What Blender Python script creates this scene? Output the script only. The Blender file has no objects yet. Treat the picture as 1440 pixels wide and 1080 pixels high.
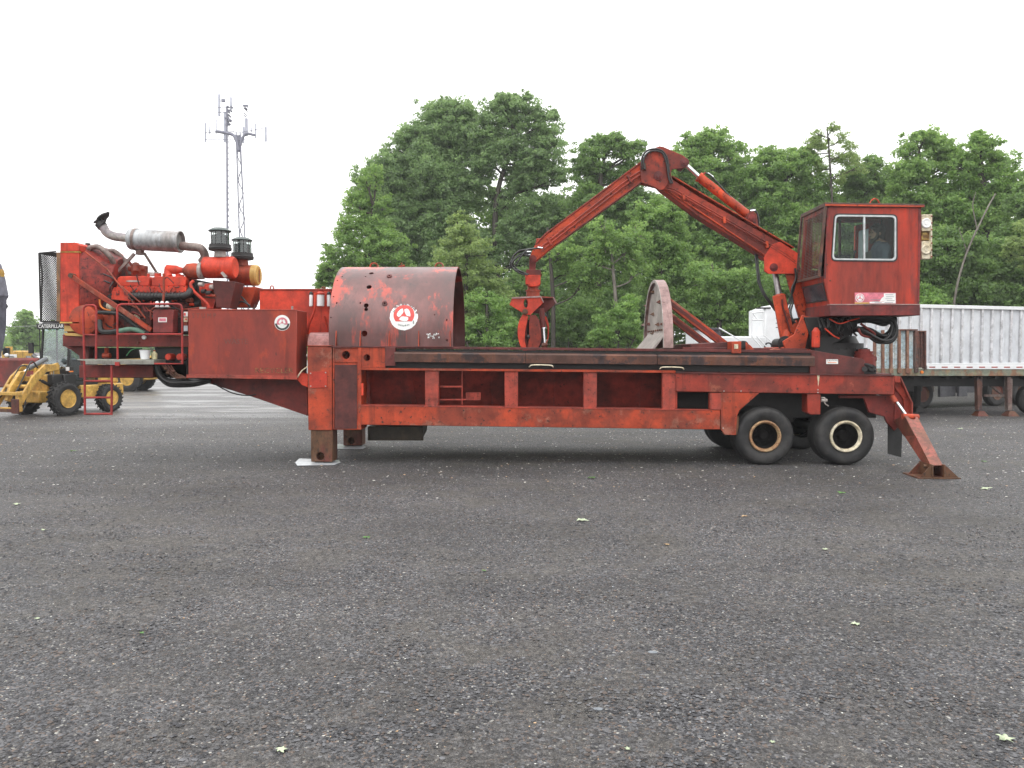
import bpy, bmesh, math, random
import numpy as np
from mathutils import Vector, Matrix, noise
random.seed(7)
rng = np.random.default_rng(11)
SC = bpy.context.scene
COL = SC.collection
R = math.radians

# ---------------------------------------------------------------- camera
FPX = 1120.0                       # focal length in pixels of a 1440 px wide frame (28 mm)
CAMH = 2.11
PITCH = math.atan(50 / FPX)
YAW = math.atan(25 / FPX)
cd = bpy.data.cameras.new('camera')
cd.sensor_width = 36; cd.sensor_fit = 'HORIZONTAL'; cd.lens = 36 * FPX / 1440
cd.clip_end = 3000; cd.clip_start = 0.05
cam = bpy.data.objects.new('camera', cd); COL.objects.link(cam)
cam.location = (0, 0, CAMH)
cam.rotation_euler = (math.pi / 2 - PITCH, 0, YAW)
SC.camera = cam

# ---------------------------------------------------------------- world, sun, exposure
SUN_EL, SUN_AZ = 58, 205
w = bpy.data.worlds.new('World'); SC.world = w; w.use_nodes = True
nt = w.node_tree; nt.nodes.clear()
wo = nt.nodes.new('ShaderNodeOutputWorld'); bg = nt.nodes.new('ShaderNodeBackground')
sk = nt.nodes.new('ShaderNodeTexSky'); sk.sky_type = 'NISHITA'; sk.sun_disc = False
sk.sun_elevation = R(SUN_EL); sk.sun_rotation = R(SUN_AZ); sk.air_density = 1.0; sk.dust_density = 5.0
hs = nt.nodes.new('ShaderNodeHueSaturation'); hs.inputs['Saturation'].default_value = 0.15
mx = nt.nodes.new('ShaderNodeMixRGB'); mx.inputs[0].default_value = 0.85
# even overcast cloud, a little brighter overhead and softly mottled
tc = nt.nodes.new('ShaderNodeTexCoord'); sp = nt.nodes.new('ShaderNodeSeparateXYZ')
mr = nt.nodes.new('ShaderNodeMapRange'); mr.inputs['From Min'].default_value = 0; mr.inputs['From Max'].default_value = 1
mr.inputs['To Min'].default_value = 17.0; mr.inputs['To Max'].default_value = 32
nz = nt.nodes.new('ShaderNodeTexNoise'); nz.inputs['Scale'].default_value = 2.2; nz.inputs['Detail'].default_value = 5
mm = nt.nodes.new('ShaderNodeMapRange'); mm.inputs['To Min'].default_value = 0.86; mm.inputs['To Max'].default_value = 1.14
mu = nt.nodes.new('ShaderNodeMath'); mu.operation = 'MULTIPLY'
cc = nt.nodes.new('ShaderNodeCombineXYZ')
L = nt.links
L.new(tc.outputs['Generated'], sp.inputs[0]); L.new(sp.outputs['Z'], mr.inputs['Value'])
L.new(tc.outputs['Generated'], nz.inputs['Vector']); L.new(nz.outputs['Fac'], mm.inputs['Value'])
L.new(mr.outputs[0], mu.inputs[0]); L.new(mm.outputs[0], mu.inputs[1])
for i in range(3): L.new(mu.outputs[0], cc.inputs[i])
L.new(sk.outputs[0], hs.inputs['Color']); L.new(hs.outputs[0], mx.inputs[1]); L.new(cc.outputs[0], mx.inputs[2])
L.new(mx.outputs[0], bg.inputs['Color']); bg.inputs['Strength'].default_value = 0.095
L.new(bg.outputs[0], wo.inputs[0])
sd = bpy.data.lights.new('sun', 'SUN'); sd.energy = 0.5; sd.angle = R(70); sd.color = (1, .97, .93)
sun = bpy.data.objects.new('sun', sd); COL.objects.link(sun)
_az, _el = R(SUN_AZ), R(SUN_EL)
_d = Vector((math.sin(_az) * math.cos(_el), math.cos(_az) * math.cos(_el), math.sin(_el)))   # towards the sun
sun.rotation_euler = _d.to_track_quat('Z', 'Y').to_euler(); sun.location = _d * 30
vs = SC.view_settings
vs.view_transform = 'Standard'; vs.look = 'None'; vs.gamma = 1; vs.use_curve_mapping = False; vs.exposure = 0.06
SC.render.engine = 'CYCLES'
SC.cycles.max_bounces = 6; SC.cycles.transparent_max_bounces = 16
SC.cycles.use_denoising = True

# ---------------------------------------------------------------- pixel <-> world
_RM = cam.rotation_euler.to_matrix()
def P(px, py, Y):
    d = _RM @ Vector(((px - 720) / FPX, (540 - py) / FPX, -1))
    t = Y / d.y
    return Vector((d.x * t, Y, CAMH + d.z * t))
def G(px, py, z=0.0):
    d = _RM @ Vector(((px - 720) / FPX, (540 - py) / FPX, -1))
    t = (z - CAMH) / d.z
    return Vector((d.x * t, d.y * t, z))
def PR(p):
    q = _RM.transposed() @ (Vector(p) - Vector((0, 0, CAMH)))
    return (720 + FPX * q.x / -q.z, 540 - FPX * q.y / -q.z)

# ---------------------------------------------------------------- mesh building
def frame_of(d):
    d = d.normalized()
    u = d.cross(Vector((0, 0, 1)))
    if u.length < 1e-3: u = d.cross(Vector((1, 0, 0)))
    u.normalize(); return u, u.cross(d).normalized()

def catmull(pts, n=6):
    pts = [Vector(p) for p in pts]
    if len(pts) < 3: return pts
    e = [pts[0] * 2 - pts[1]] + pts + [pts[-1] * 2 - pts[-2]]
    out = []
    for i in range(1, len(e) - 2):
        a, b, c, d = e[i - 1:i + 3]
        for k in range(n):
            t = k / n
            out.append(0.5 * ((2 * b) + (c - a) * t + (2 * a - 5 * b + 4 * c - d) * t * t + (3 * b - a - 3 * c + d) * t ** 3))
    out.append(pts[-1]); return out

NOSPLIT = {'bolt', 'cover_bolt', 'engine_fitting', 'wiring', 'decal_lettering', 'peeling_sticker', 'lettering', 'visor_lettering', 'brace', 'radio_unit', 'trunk', 'rivet'}
class MB:
    def __init__(s): s.v = []; s.f = []; s.m = []; s.cm = 0
    def add(s, vs, fs):
        o = len(s.v); s.v += [Vector(p) for p in vs]
        for f in fs: s.f.append([i + o for i in f]); s.m.append(s.cm)
        return s
    def ex(s, a, b):
        """a, b: matching loops of points joined by sides and capped"""
        n = len(a)
        fs = [list(range(n))[::-1], list(range(n, 2 * n))] + [[i, (i + 1) % n, n + (i + 1) % n, n + i] for i in range(n)]
        return s.add(list(a) + list(b), fs)
    def box(s, x0, x1, y0, y1, z0, z1):
        return s.ex([(x0, y0, z0), (x1, y0, z0), (x1, y0, z1), (x0, y0, z1)], [(x0, y1, z0), (x1, y1, z0), (x1, y1, z1), (x0, y1, z1)])
    def poly(s, pts, Y0, Y1):
        """outline given where it is seen on the plane Y0, real depth to Y1"""
        a = [P(x, y, Y0) for x, y in pts]
        return s.ex(a, [Vector((p.x, Y1, p.z)) for p in a])
    def rect(s, x0, y0, x1, y1, Y0, Y1):
        return s.poly([(x0, y1), (x1, y1), (x1, y0), (x0, y0)], Y0, Y1)
    def xz(s, pts, Y0, Y1):
        return s.ex([(x, Y0, z) for x, z in pts], [(x, Y1, z) for x, z in pts])
    def cyl(s, a, b, r0, r1=None, n=20):
        a = Vector(a); b = Vector(b); r1 = r0 if r1 is None else r1
        u, w_ = frame_of(b - a)
        A = [a + (u * math.cos(2 * math.pi * i / n) + w_ * math.sin(2 * math.pi * i / n)) * r0 for i in range(n)]
        B = [b + (u * math.cos(2 * math.pi * i / n) + w_ * math.sin(2 * math.pi * i / n)) * r1 for i in range(n)]
        return s.ex(A, B)
    def lathe(s, a, d, prof, n=24, closed=False):
        """prof: (distance along d, radius)"""
        a = Vector(a); d = Vector(d).normalized(); u, w_ = frame_of(d); vs = []; fs = []
        for t, r in prof:
            for i in range(n):
                an = 2 * math.pi * i / n
                vs.append(a + d * t + (u * math.cos(an) + w_ * math.sin(an)) * max(r, 1e-4))
        m = len(prof)
        for k in range(m if closed else m - 1):
            k2 = (k + 1) % m
            for i in range(n):
                j = (i + 1) % n; fs.append([k * n + i, k2 * n + i, k2 * n + j, k * n + j])
        if not closed:
            fs.append(list(range(n))[::-1]); fs.append([(m - 1) * n + i for i in range(n)])
        return s.add(vs, fs)
    def tube(s, pts, r, n=8, sm=6, r1=None):
        pts = catmull(pts, sm) if sm else [Vector(p) for p in pts]
        r1 = r if r1 is None else r1
        rings = []; u = None
        for i, p in enumerate(pts):
            d = (pts[min(i + 1, len(pts) - 1)] - pts[max(i - 1, 0)])
            if d.length < 1e-6: d = Vector((0, 0, 1))
            d.normalize()
            if u is None: u, _ = frame_of(d)
            u = (u - d * u.dot(d))
            if u.length < 1e-4: u, _ = frame_of(d)
            u.normalize(); w_ = u.cross(d)
            rr = r + (r1 - r) * i / max(1, len(pts) - 1)
            rings.append([p + (u * math.cos(2 * math.pi * k / n) + w_ * math.sin(2 * math.pi * k / n)) * rr for k in range(n)])
        vs = [q for rg in rings for q in rg]; fs = [list(range(n))[::-1], [(len(rings) - 1) * n + k for k in range(n)]]
        for i in range(len(rings) - 1):
            for k in range(n):
                j = (k + 1) % n; fs.append([i * n + k, (i + 1) * n + k, (i + 1) * n + j, i * n + j])
        return s.add(vs, fs)
    def bar(s, a, b, wd, ht, up=(0, 0, 1)):
        """rectangular bar from a to b; wd across, ht along up"""
        a = Vector(a); b = Vector(b); d = (b - a).normalized(); up = Vector(up)
        u = d.cross(up)
        if u.length < 1e-3: u = d.cross(Vector((1, 0, 0)))
        u.normalize(); v = u.cross(d).normalized()
        q = [(-1, -1), (1, -1), (1, 1), (-1, 1)]
        return s.ex([a + u * i * wd / 2 + v * j * ht / 2 for i, j in q], [b + u * i * wd / 2 + v * j * ht / 2 for i, j in q])
    def ball(s, c, r, n=12, m=8, sc=(1, 1, 1), rot=None):
        c = Vector(c); vs = []; fs = []
        for i in range(m + 1):
            t = math.pi * i / m
            for k in range(n):
                a = 2 * math.pi * k / n
                q = Vector((math.sin(t) * math.cos(a) * sc[0], math.sin(t) * math.sin(a) * sc[1], math.cos(t) * sc[2])) * r
                if rot is not None: q = rot @ q
                vs.append(c + q)
        for i in range(m):
            for k in range(n):
                j = (k + 1) % n; fs.append([i * n + k, (i + 1) * n + k, (i + 1) * n + j, i * n + j])
        return s.add(vs, fs)
    def cap(s, a, b, r0, r1, n=12):
        """tapered limb with round ends"""
        a = Vector(a); b = Vector(b); d = b - a; l = d.length; pr = []
        for i in range(5):
            t = math.pi / 2 * (1 - i / 4); pr.append((-r0 * math.sin(t), r0 * math.cos(t)))
        for i in range(1, 5):
            t = math.pi / 2 * i / 4; pr.append((l + r1 * math.sin(t), r1 * math.cos(t)))
        return s.lathe(a, d, pr, n)
    def xf(s, M):
        s.v = [M @ p for p in s.v]; return s
    def pieces(s):
        n = len(s.v); par = list(range(n))
        def fd(i):
            while par[i] != i: par[i] = par[par[i]]; i = par[i]
            return i
        for f in s.f:
            for i in f[1:]:
                a, b = fd(f[0]), fd(i)
                if a != b: par[b] = a
        rt = [fd(i) for i in range(n)]; ids = sorted(set(rt))
        if len(ids) < 2 or len(ids) > 60: return None
        ix = {r: k for k, r in enumerate(ids)}; isl = [ix[r] for r in rt]
        co = np.array([tuple(v) for v in s.v]); isl = np.array(isl); k = len(ids)
        lo = np.array([co[isl == j].min(0) for j in range(k)]); hi = np.array([co[isl == j].max(0) for j in range(k)]); sz = (hi - lo).max(1)
        gp = list(range(k))
        def fg(i):
            while gp[i] != i: i = gp[i]
            return i
        for a in range(k):
            for b in range(a + 1, k):
                g = np.maximum(0, np.maximum(lo[a] - hi[b], lo[b] - hi[a])); 
                if math.sqrt((g ** 2).sum()) <= max(.02, .5 * max(sz[a], sz[b])) * .97:
                    A, B = fg(a), fg(b)
                    if A != B: gp[B] = A
        grp = np.array([fg(j) for j in range(k)])[isl]
        out = []
        for g in sorted(set(grp.tolist()), key=lambda g: -sz[[j for j in range(k) if fg(j) == g]].max()):
            idx = np.nonzero(grp == g)[0]; mp = {int(i): n_ for n_, i in enumerate(idx)}
            m = MB(); m.v = [s.v[int(i)] for i in idx]
            for f, mi in zip(s.f, s.m):
                if f[0] in mp: m.f.append([mp[i] for i in f]); m.m.append(mi)
            out.append(m)
        return out if len(out) > 1 else None
    def build(s, name, mat, parent=None, bev=0.0, smooth=True, angle=32, seg=1, split=True):
        if split and parent is not None and name not in NOSPLIT:
            ps = s.pieces()
            if ps:
                os_ = [p.build(name, mat, parent, bev, smooth, angle, seg, False) for p in ps]; return os_[0]
        me = bpy.data.meshes.new(name); base = root_loc(parent) if parent else Vector((0, 0, 0))
        me.from_pydata([tuple(p - base) for p in s.v], [], s.f)
        mats = mat if isinstance(mat, (list, tuple)) else [mat]
        for m in mats: me.materials.append(m)
        if len(mats) > 1: me.polygons.foreach_set('material_index', s.m)
        me.validate()
        bm = bmesh.new(); bm.from_mesh(me); bmesh.ops.recalc_face_normals(bm, faces=bm.faces); bm.to_mesh(me); bm.free()
        if smooth:
            me.polygons.foreach_set('use_smooth', [True] * len(me.polygons)); me.set_sharp_from_angle(angle=R(angle))
        me.update()
        o = bpy.data.objects.new(name, me); COL.objects.link(o)
        if parent: o.parent = parent
        if bev:
            b = o.modifiers.new('bevel', 'BEVEL'); b.width = bev; b.segments = seg; b.limit_method = 'ANGLE'; b.angle_limit = R(40); b.harden_normals = False
        return o

def root_loc(o):
    while o.parent: o = o.parent
    return Vector(o.location)

def cut(o, mb):
    """cut real openings into o"""
    base = root_loc(o) if o.parent else Vector((0, 0, 0))
    c = MB(); c.v = [p - base for p in mb.v]; c.f = mb.f; c.m = [0] * len(mb.f)
    co = c.build('cutter', o.data.materials[0], None); co.matrix_world = Matrix()
    mods = [(m.type, getattr(m, 'width', 0)) for m in o.modifiers]; o.modifiers.clear()
    par = o.parent; o.parent = None
    b = o.modifiers.new('cut', 'BOOLEAN'); b.operation = 'DIFFERENCE'; b.solver = 'EXACT'; b.use_self = True; b.object = co
    bpy.context.view_layer.update(); dg = bpy.context.evaluated_depsgraph_get()
    me = bpy.data.meshes.new_from_object(o.evaluated_get(dg)); me.name = o.data.name
    o.modifiers.clear(); n0 = len(o.data.vertices)
    bpy.data.objects.remove(co); o.parent = par
    if len(me.vertices) < n0 * .8 or len(me.vertices) < n0: print('CUT FAILED', o.name, n0, len(me.vertices))
    o.data = me
    me.polygons.foreach_set('use_smooth', [True] * len(me.polygons)); me.set_sharp_from_angle(angle=R(32))
    return o

def remesh(mb, name, mat, parent, vox=0.012, it=2):
    o = mb.build(name, mat, parent, split=False)
    par = o.parent; o.parent = None
    m = o.modifiers.new('r', 'REMESH'); m.mode = 'VOXEL'; m.voxel_size = vox
    s_ = o.modifiers.new('s', 'SMOOTH'); s_.iterations = it; s_.factor = .5
    bpy.context.view_layer.update(); dg = bpy.context.evaluated_depsgraph_get()
    me = bpy.data.meshes.new_from_object(o.evaluated_get(dg)); o.modifiers.clear(); o.data = me; o.parent = par
    me.name = name
    me.materials.clear(); me.materials.append(mat)
    me.polygons.foreach_set('use_smooth', [True] * len(me.polygons)); return o

def thing(name, label, cat, loc=(0, 0, 0), group=None):
    o = bpy.data.objects.new(name, None); COL.objects.link(o); o.location = loc; o.empty_display_size = .2
    return tag(o, label, cat, group)
def tag(o, label=None, cat=None, group=None, kind=None):
    if label: o['label'] = label
    if cat: o['category'] = cat
    if group: o['group'] = group
    if kind: o['kind'] = kind
    return o

def text_mb(txt, size, ext=0.001, sx=1.0):
    """text as a mesh in the XZ plane, facing -Y, centred on the origin"""
    c = bpy.data.curves.new('t', 'FONT'); c.body = txt; c.size = size; c.extrude = ext; c.align_x = 'CENTER'; c.align_y = 'CENTER'
    c.resolution_u = 2
    o = bpy.data.objects.new('t', c); COL.objects.link(o); bpy.context.view_layer.update()
    me = bpy.data.meshes.new_from_object(o.evaluated_get(bpy.context.evaluated_depsgraph_get()))
    m = MB(); m.v = [Vector((v.co.x * sx, -v.co.z, v.co.y)) for v in me.vertices]; m.f = [list(p.vertices) for p in me.polygons]; m.m = [0] * len(m.f)
    bpy.data.objects.remove(o); bpy.data.meshes.remove(me); return m

# ---------------------------------------------------------------- materials
def newmat(name):
    m = bpy.data.materials.new(name); m.use_nodes = True; t = m.node_tree
    return m, t, t.nodes['Principled BSDF']
def N(t, typ, **kw):
    n = t.nodes.new(typ)
    for k, v in kw.items():
        if k.startswith('i_'): n.inputs[k[2:].replace('_', ' ')].default_value = v
        else: setattr(n, k, v)
    return n
def obj_coord(t, sc=(1, 1, 1), rot=(0, 0, 0)):
    tc = N(t, 'ShaderNodeTexCoord'); mp = N(t, 'ShaderNodeMapping'); mp.inputs['Scale'].default_value = sc; mp.inputs['Rotation'].default_value = rot
    t.links.new(tc.outputs['Object'], mp.inputs[0]); return mp.outputs[0]
def ramp(t, src, a, b):
    r = N(t, 'ShaderNodeMapRange', interpolation_type='SMOOTHSTEP'); r.inputs['From Min'].default_value = a; r.inputs['From Max'].default_value = b
    t.links.new(src, r.inputs['Value']); return r.outputs[0]
def mixc(t, fac, a, b):
    m = N(t, 'ShaderNodeMixRGB')
    t.links.new(fac, m.inputs[0])
    for i, c in ((1, a), (2, b)):
        if isinstance(c, tuple): m.inputs[i].default_value = (*c, 1)
        else: t.links.new(c, m.inputs[i])
    return m.outputs[0]
def nz(t, vec, scale, detail=5, rough=.6):
    n = N(t, 'ShaderNodeTexNoise'); n.inputs['Scale'].default_value = scale; n.inputs['Detail'].default_value = detail; n.inputs['Roughness'].default_value = rough
    t.links.new(vec, n.inputs['Vector']); return n.outputs['Fac']

def paint(name, c1, c2, scale=1.4, lo=.4, hi=.62, spots=(.05, .02, .015), spot_t=(.64, .70), streak=1.0, sstreak=None,
          rough=(.42, .68), bump=.15, spec=.35, metal=0.0, c4=None, t4=(.6, .66), grit=1.0):
    """weathered paint: two tones in big patches (stretched down by streak), stains and chips"""
    m, t, b = newmat(name)
    v = obj_coord(t, (1, 1, 1 / streak)); v2 = obj_coord(t, (1, 1, 1 / (sstreak or streak)))
    f = ramp(t, nz(t, v, scale, 7, .65), lo, hi)
    col = mixc(t, f, c1, c2)
    if c4: col = mixc(t, ramp(t, nz(t, v2, scale * 1.7 + .37, 6, .7), *t4), col, c4)
    fine = nz(t, v2, scale * 9, 6, .75); blot = nz(t, v2, scale * 2.6 + .7, 7, .72)
    spm = N(t, 'ShaderNodeMath', operation='MAXIMUM'); t.links.new(ramp(t, fine, spot_t[0] - .03, spot_t[1] - .02), spm.inputs[0]); t.links.new(ramp(t, blot, spot_t[0] - .02, spot_t[1] + .05), spm.inputs[1])
    col = mixc(t, spm.outputs[0], col, spots)
    v3 = obj_coord(t, (7, 7, .45)); sm = N(t, 'ShaderNodeMath', operation='MULTIPLY'); sm.inputs[1].default_value = .6
    t.links.new(ramp(t, nz(t, v3, 1.0, 6, .7), .54, .66), sm.inputs[0]); col = mixc(t, sm.outputs[0], col, tuple(.35 * q + .5 * r for q, r in zip(c1, spots)))
    mid = nz(t, v2, scale * 3.1, 8, .7)
    h = N(t, 'ShaderNodeHueSaturation'); mr_ = N(t, 'ShaderNodeMapRange'); mr_.inputs['From Min'].default_value = .3; mr_.inputs['From Max'].default_value = .7
    mr_.inputs['To Min'].default_value = 1 - .50 * grit; mr_.inputs['To Max'].default_value = 1 + .36 * grit
    t.links.new(mid, mr_.inputs['Value']); t.links.new(mr_.outputs[0], h.inputs['Value']); t.links.new(col, h.inputs['Color'])
    t.links.new(h.outputs[0], b.inputs['Base Color'])
    rr = N(t, 'ShaderNodeMapRange'); rr.inputs['From Min'].default_value = .3; rr.inputs['From Max'].default_value = .7
    rr.inputs['To Min'].default_value = rough[0]; rr.inputs['To Max'].default_value = rough[1]
    t.links.new(mid, rr.inputs['Value']); t.links.new(rr.outputs[0], b.inputs['Roughness'])
    b.inputs['Metallic'].default_value = metal; b.inputs['Specular IOR Level'].default_value = spec
    if bump:
        bp = N(t, 'ShaderNodeBump'); bp.inputs['Strength'].default_value = bump; bp.inputs['Distance'].default_value = .01
        t.links.new(fine, bp.inputs['Height']); t.links.new(bp.outputs[0], b.inputs['Normal'])
    return m
def plain(name, c, rough=.5, metal=0.0, var=.25, scale=6, bump=0.05, spec=.5):
    m, t, b = newmat(name); v = obj_coord(t)
    f = nz(t, v, scale, 6, .7)
    col = mixc(t, ramp(t, f, .3, .7), tuple(x * (1 - var) for x in c), tuple(min(1, x * (1 + var)) for x in c))
    t.links.new(col, b.inputs['Base Color']); b.inputs['Roughness'].default_value = rough; b.inputs['Metallic'].default_value = metal
    b.inputs['Specular IOR Level'].default_value = spec
    if bump:
        bp = N(t, 'ShaderNodeBump'); bp.inputs['Strength'].default_value = bump; bp.inputs['Distance'].default_value = .01
        t.links.new(f, bp.inputs['Height']); t.links.new(bp.outputs[0], b.inputs['Normal'])
    return m
def glass(name, tint=(.9, .95, .93), alpha=.3, rough=.03):
    m, t, b = newmat(name)
    tr = N(t, 'ShaderNodeBsdfTransparent'); tr.inputs[0].default_value = (*tint, 1)
    gl = N(t, 'ShaderNodeBsdfGlossy'); gl.inputs['Roughness'].default_value = rough
    fr = N(t, 'ShaderNodeLayerWeight'); fr.inputs[0].default_value = .5
    pw = N(t, 'ShaderNodeMath', operation='POWER'); pw.inputs[1].default_value = 4; t.links.new(fr.outputs['Facing'], pw.inputs[0])
    ad = N(t, 'ShaderNodeMath', operation='MULTIPLY_ADD'); ad.inputs[1].default_value = .6; ad.inputs[2].default_value = .02 + alpha * .3; t.links.new(pw.outputs[0], ad.inputs[0])
    mx_ = N(t, 'ShaderNodeMixShader'); t.links.new(ad.outputs[0], mx_.inputs[0]); t.links.new(tr.outputs[0], mx_.inputs[1]); t.links.new(gl.outputs[0], mx_.inputs[2])
    t.links.new(mx_.outputs[0], t.nodes['Material Output'].inputs[0]); t.nodes.remove(b); return m

M = {}
M['bright'] = paint('bright_red_paint', (.62, .058, .026), (.42, .038, .020), 1.2, .42, .66, spots=(.1, .02, .012))
M['tank'] = paint('faded_tank_red', (.30, .042, .024), (.20, .034, .025), .8, .42, .64, streak=2.2, c4=(.40, .055, .022), t4=(.55, .68), spots=(.09, .025, .02), spot_t=(.66, .72), bump=.05, rough=(.4, .6), grit=.6)
M['drum'] = paint('worn_hood_red', (.085, .023, .020), (.15, .050, .045), .8, .44, .62, streak=2.0, sstreak=5, c4=(.40, .042, .020), t4=(.50, .585), spots=(.05, .024, .02), spot_t=(.64, .72), rough=(.28, .44), bump=.06, spec=.9, metal=.15)
M['raild'] = paint('dull_rail_red', (.30, .036, .02), (.17, .030, .02), 1.1, .42, .6, c4=(.30, .085, .05), t4=(.60, .68), spots=(.045, .016, .012), spot_t=(.60, .68))
M['rail'] = paint('rail_red', (.40, .052, .018), (.23, .040, .020), 1.1, .44, .58, c4=(.28, .095, .06), t4=(.56, .64), spots=(.05, .02, .015), spot_t=(.60, .68))
M['post'] = paint('post_red', (.37, .055, .034), (.24, .05, .036), 1.8, .4, .6, spots=(.05, .02, .015), spot_t=(.60, .68))
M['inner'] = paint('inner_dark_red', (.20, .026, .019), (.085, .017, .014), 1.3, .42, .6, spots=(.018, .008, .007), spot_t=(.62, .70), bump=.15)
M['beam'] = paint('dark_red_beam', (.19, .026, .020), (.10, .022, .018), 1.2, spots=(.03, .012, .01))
M['maroon'] = paint('maroon_plate', (.13, .030, .026), (.080, .024, .022), 1.4, spots=(.04, .015, .012))
M['brown'] = paint('rusty_brown_steel', (.095, .047, .036), (.16, .066, .042), 1.1, .45, .62, spots=(.25, .075, .015), spot_t=(.66, .74), c4=(.045, .03, .03), t4=(.5, .6), rough=(.3, .5))
M['rust'] = paint('rusty_leg_steel', (.125, .062, .032), (.12, .032, .022), 2.2, .42, .6, spots=(.05, .028, .02), streak=2, spot_t=(.56, .66))
M['cab'] = paint('cab_red', (.42, .038, .017), (.27, .038, .024), 1.1, .40, .60, streak=5, sstreak=4, c4=(.20, .034, .026), t4=(.52, .64), spots=(.09, .015, .012), spot_t=(.64, .72), bump=.04)
M['skirt'] = paint('cab_skirt_red', (.21, .03, .026), (.11, .03, .03), 1.8, streak=1, spots=(.05, .02, .02))
M['boom'] = paint('boom_red', (.52, .064, .020), (.30, .042, .018), 1.0, .44, .60, spots=(.045, .012, .01), spot_t=(.575, .66))
M['boomd'] = paint('boom_worn_red', (.36, .044, .020), (.17, .026, .017), 1.3, .4, .6, spots=(.045, .012, .01), spot_t=(.56, .66))
M['black'] = plain('black_grease_steel', (.016, .014, .014), .55)
M['rubber'] = plain('black_hose_rubber', (.018, .018, .018), .42, spec=.5)
M['holeshade'] = plain('painted_hole_shade', (.008, .007, .007), .9, spec=.1)  # near-black that paints the shade inside holes, recesses and hubs
M['chrome'] = plain('chrome_rod', (.75, .76, .78), .12, 1.0, .05)
M['alu'] = plain('window_aluminium', (.50, .52, .52), .4, .5, .2)
M['steel'] = paint('grey_silencer_steel', (.40, .41, .42), (.30, .28, .27), 2.2, spots=(.17, .10, .06), spot_t=(.66, .78), streak=3, rough=(.35, .55), metal=.35)
M['pipe'] = paint('rusty_exhaust_pipe', (.25, .20, .18), (.14, .085, .075), 3, spots=(.3, .28, .22), rough=(.4, .6), metal=.2)
M['shield'] = paint('worn_grey_steel_plate', (.42, .38, .35), (.30, .26, .24), 1.6, spots=(.12, .05, .03), rough=(.4, .6), metal=.2)
M['shieldrim'] = paint('pinkish_steel_rim', (.38, .25, .23), (.27, .17, .16), 1.6, spots=(.1, .04, .03), rough=(.38, .55), metal=.1)
M['plate'] = plain('grey_platform_plate', (.27, .28, .24), .5, .3)
M['whitep'] = plain('white_paint', (.72, .73, .74), .5, 0, .06, 2)
M['white'] = plain('white_sticker', (.78, .78, .76), .5, 0, .08, 12, 0)
M['cream'] = paint('chipped_cream_paint', (.66, .60, .46), (.56, .48, .32), 4, spots=(.2, .08, .03), spot_t=(.60, .68))
M['rimrust'] = paint('rusty_rim', (.34, .19, .10), (.46, .33, .18), 4, spots=(.12, .04, .02), spot_t=(.55, .65))
M['yellow'] = paint('machine_yellow', (.62, .38, .085), (.50, .29, .07), 2, spots=(.15, .09, .04), spot_t=(.62, .72), rough=(.35, .55))
M['ycap'] = plain('yellow_cap', (.52, .32, .09), .5, 0, .2)
M['decred'] = plain('decal_red', (.62, .07, .06), .5, 0, .15, 20, 0)
M['decpink'] = plain('decal_faded_pink', (.62, .17, .22), .5, 0, .3, 9, 0)
M['ink'] = plain('decal_black', (.03, .03, .03), .5, 0, .2, 20, 0)
M['ghost'] = paint('faded_lettering', (.13, .065, .05), (.17, .06, .045), 9, .4, .6, spots=(.28, .04, .028), spot_t=(.56, .62), bump=0)
M['ghosty'] = paint('faded_yellow_lettering', (.085, .035, .02), (.30, .15, .05), 14, .44, .6, spots=(.10, .035, .02), spot_t=(.56, .64), bump=0)
M['glass'] = glass('window_glass')
M['milky'] = plain('dusty_grey_pane', (.42, .44, .46), .25, 0, .15)
def pale_translucent(name, c):
    m, t, b = newmat(name); d = N(t, 'ShaderNodeBsdfDiffuse'); r = N(t, 'ShaderNodeBsdfTranslucent'); d.inputs[0].default_value = (*c, 1); r.inputs[0].default_value = (*c, 1)
    x = N(t, 'ShaderNodeMixShader'); x.inputs[0].default_value = .7; t.links.new(d.outputs[0], x.inputs[1]); t.links.new(r.outputs[0], x.inputs[2]); t.links.new(x.outputs[0], t.nodes['Material Output'].inputs[0]); t.nodes.remove(b); return m
M['skypane'] = pale_translucent('sky_pale_pane', (.62, .66, .68))  # sky brightness put into the pane colour; also lightens the cab interior
M['darkglass'] = plain('dark_dusty_glass', (.055, .05, .06), .2, 0, .3, 3)
M['canister'] = plain('white_filter_canister', (.72, .72, .72), .35, 0, .06)
M['blackdark'] = plain('deep_black_paint', (.012, .011, .011), .6)  # even near-black paint for cabs, frames and webs
M['orange'] = plain('amber_lens', (.8, .22, .03), .3)
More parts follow.
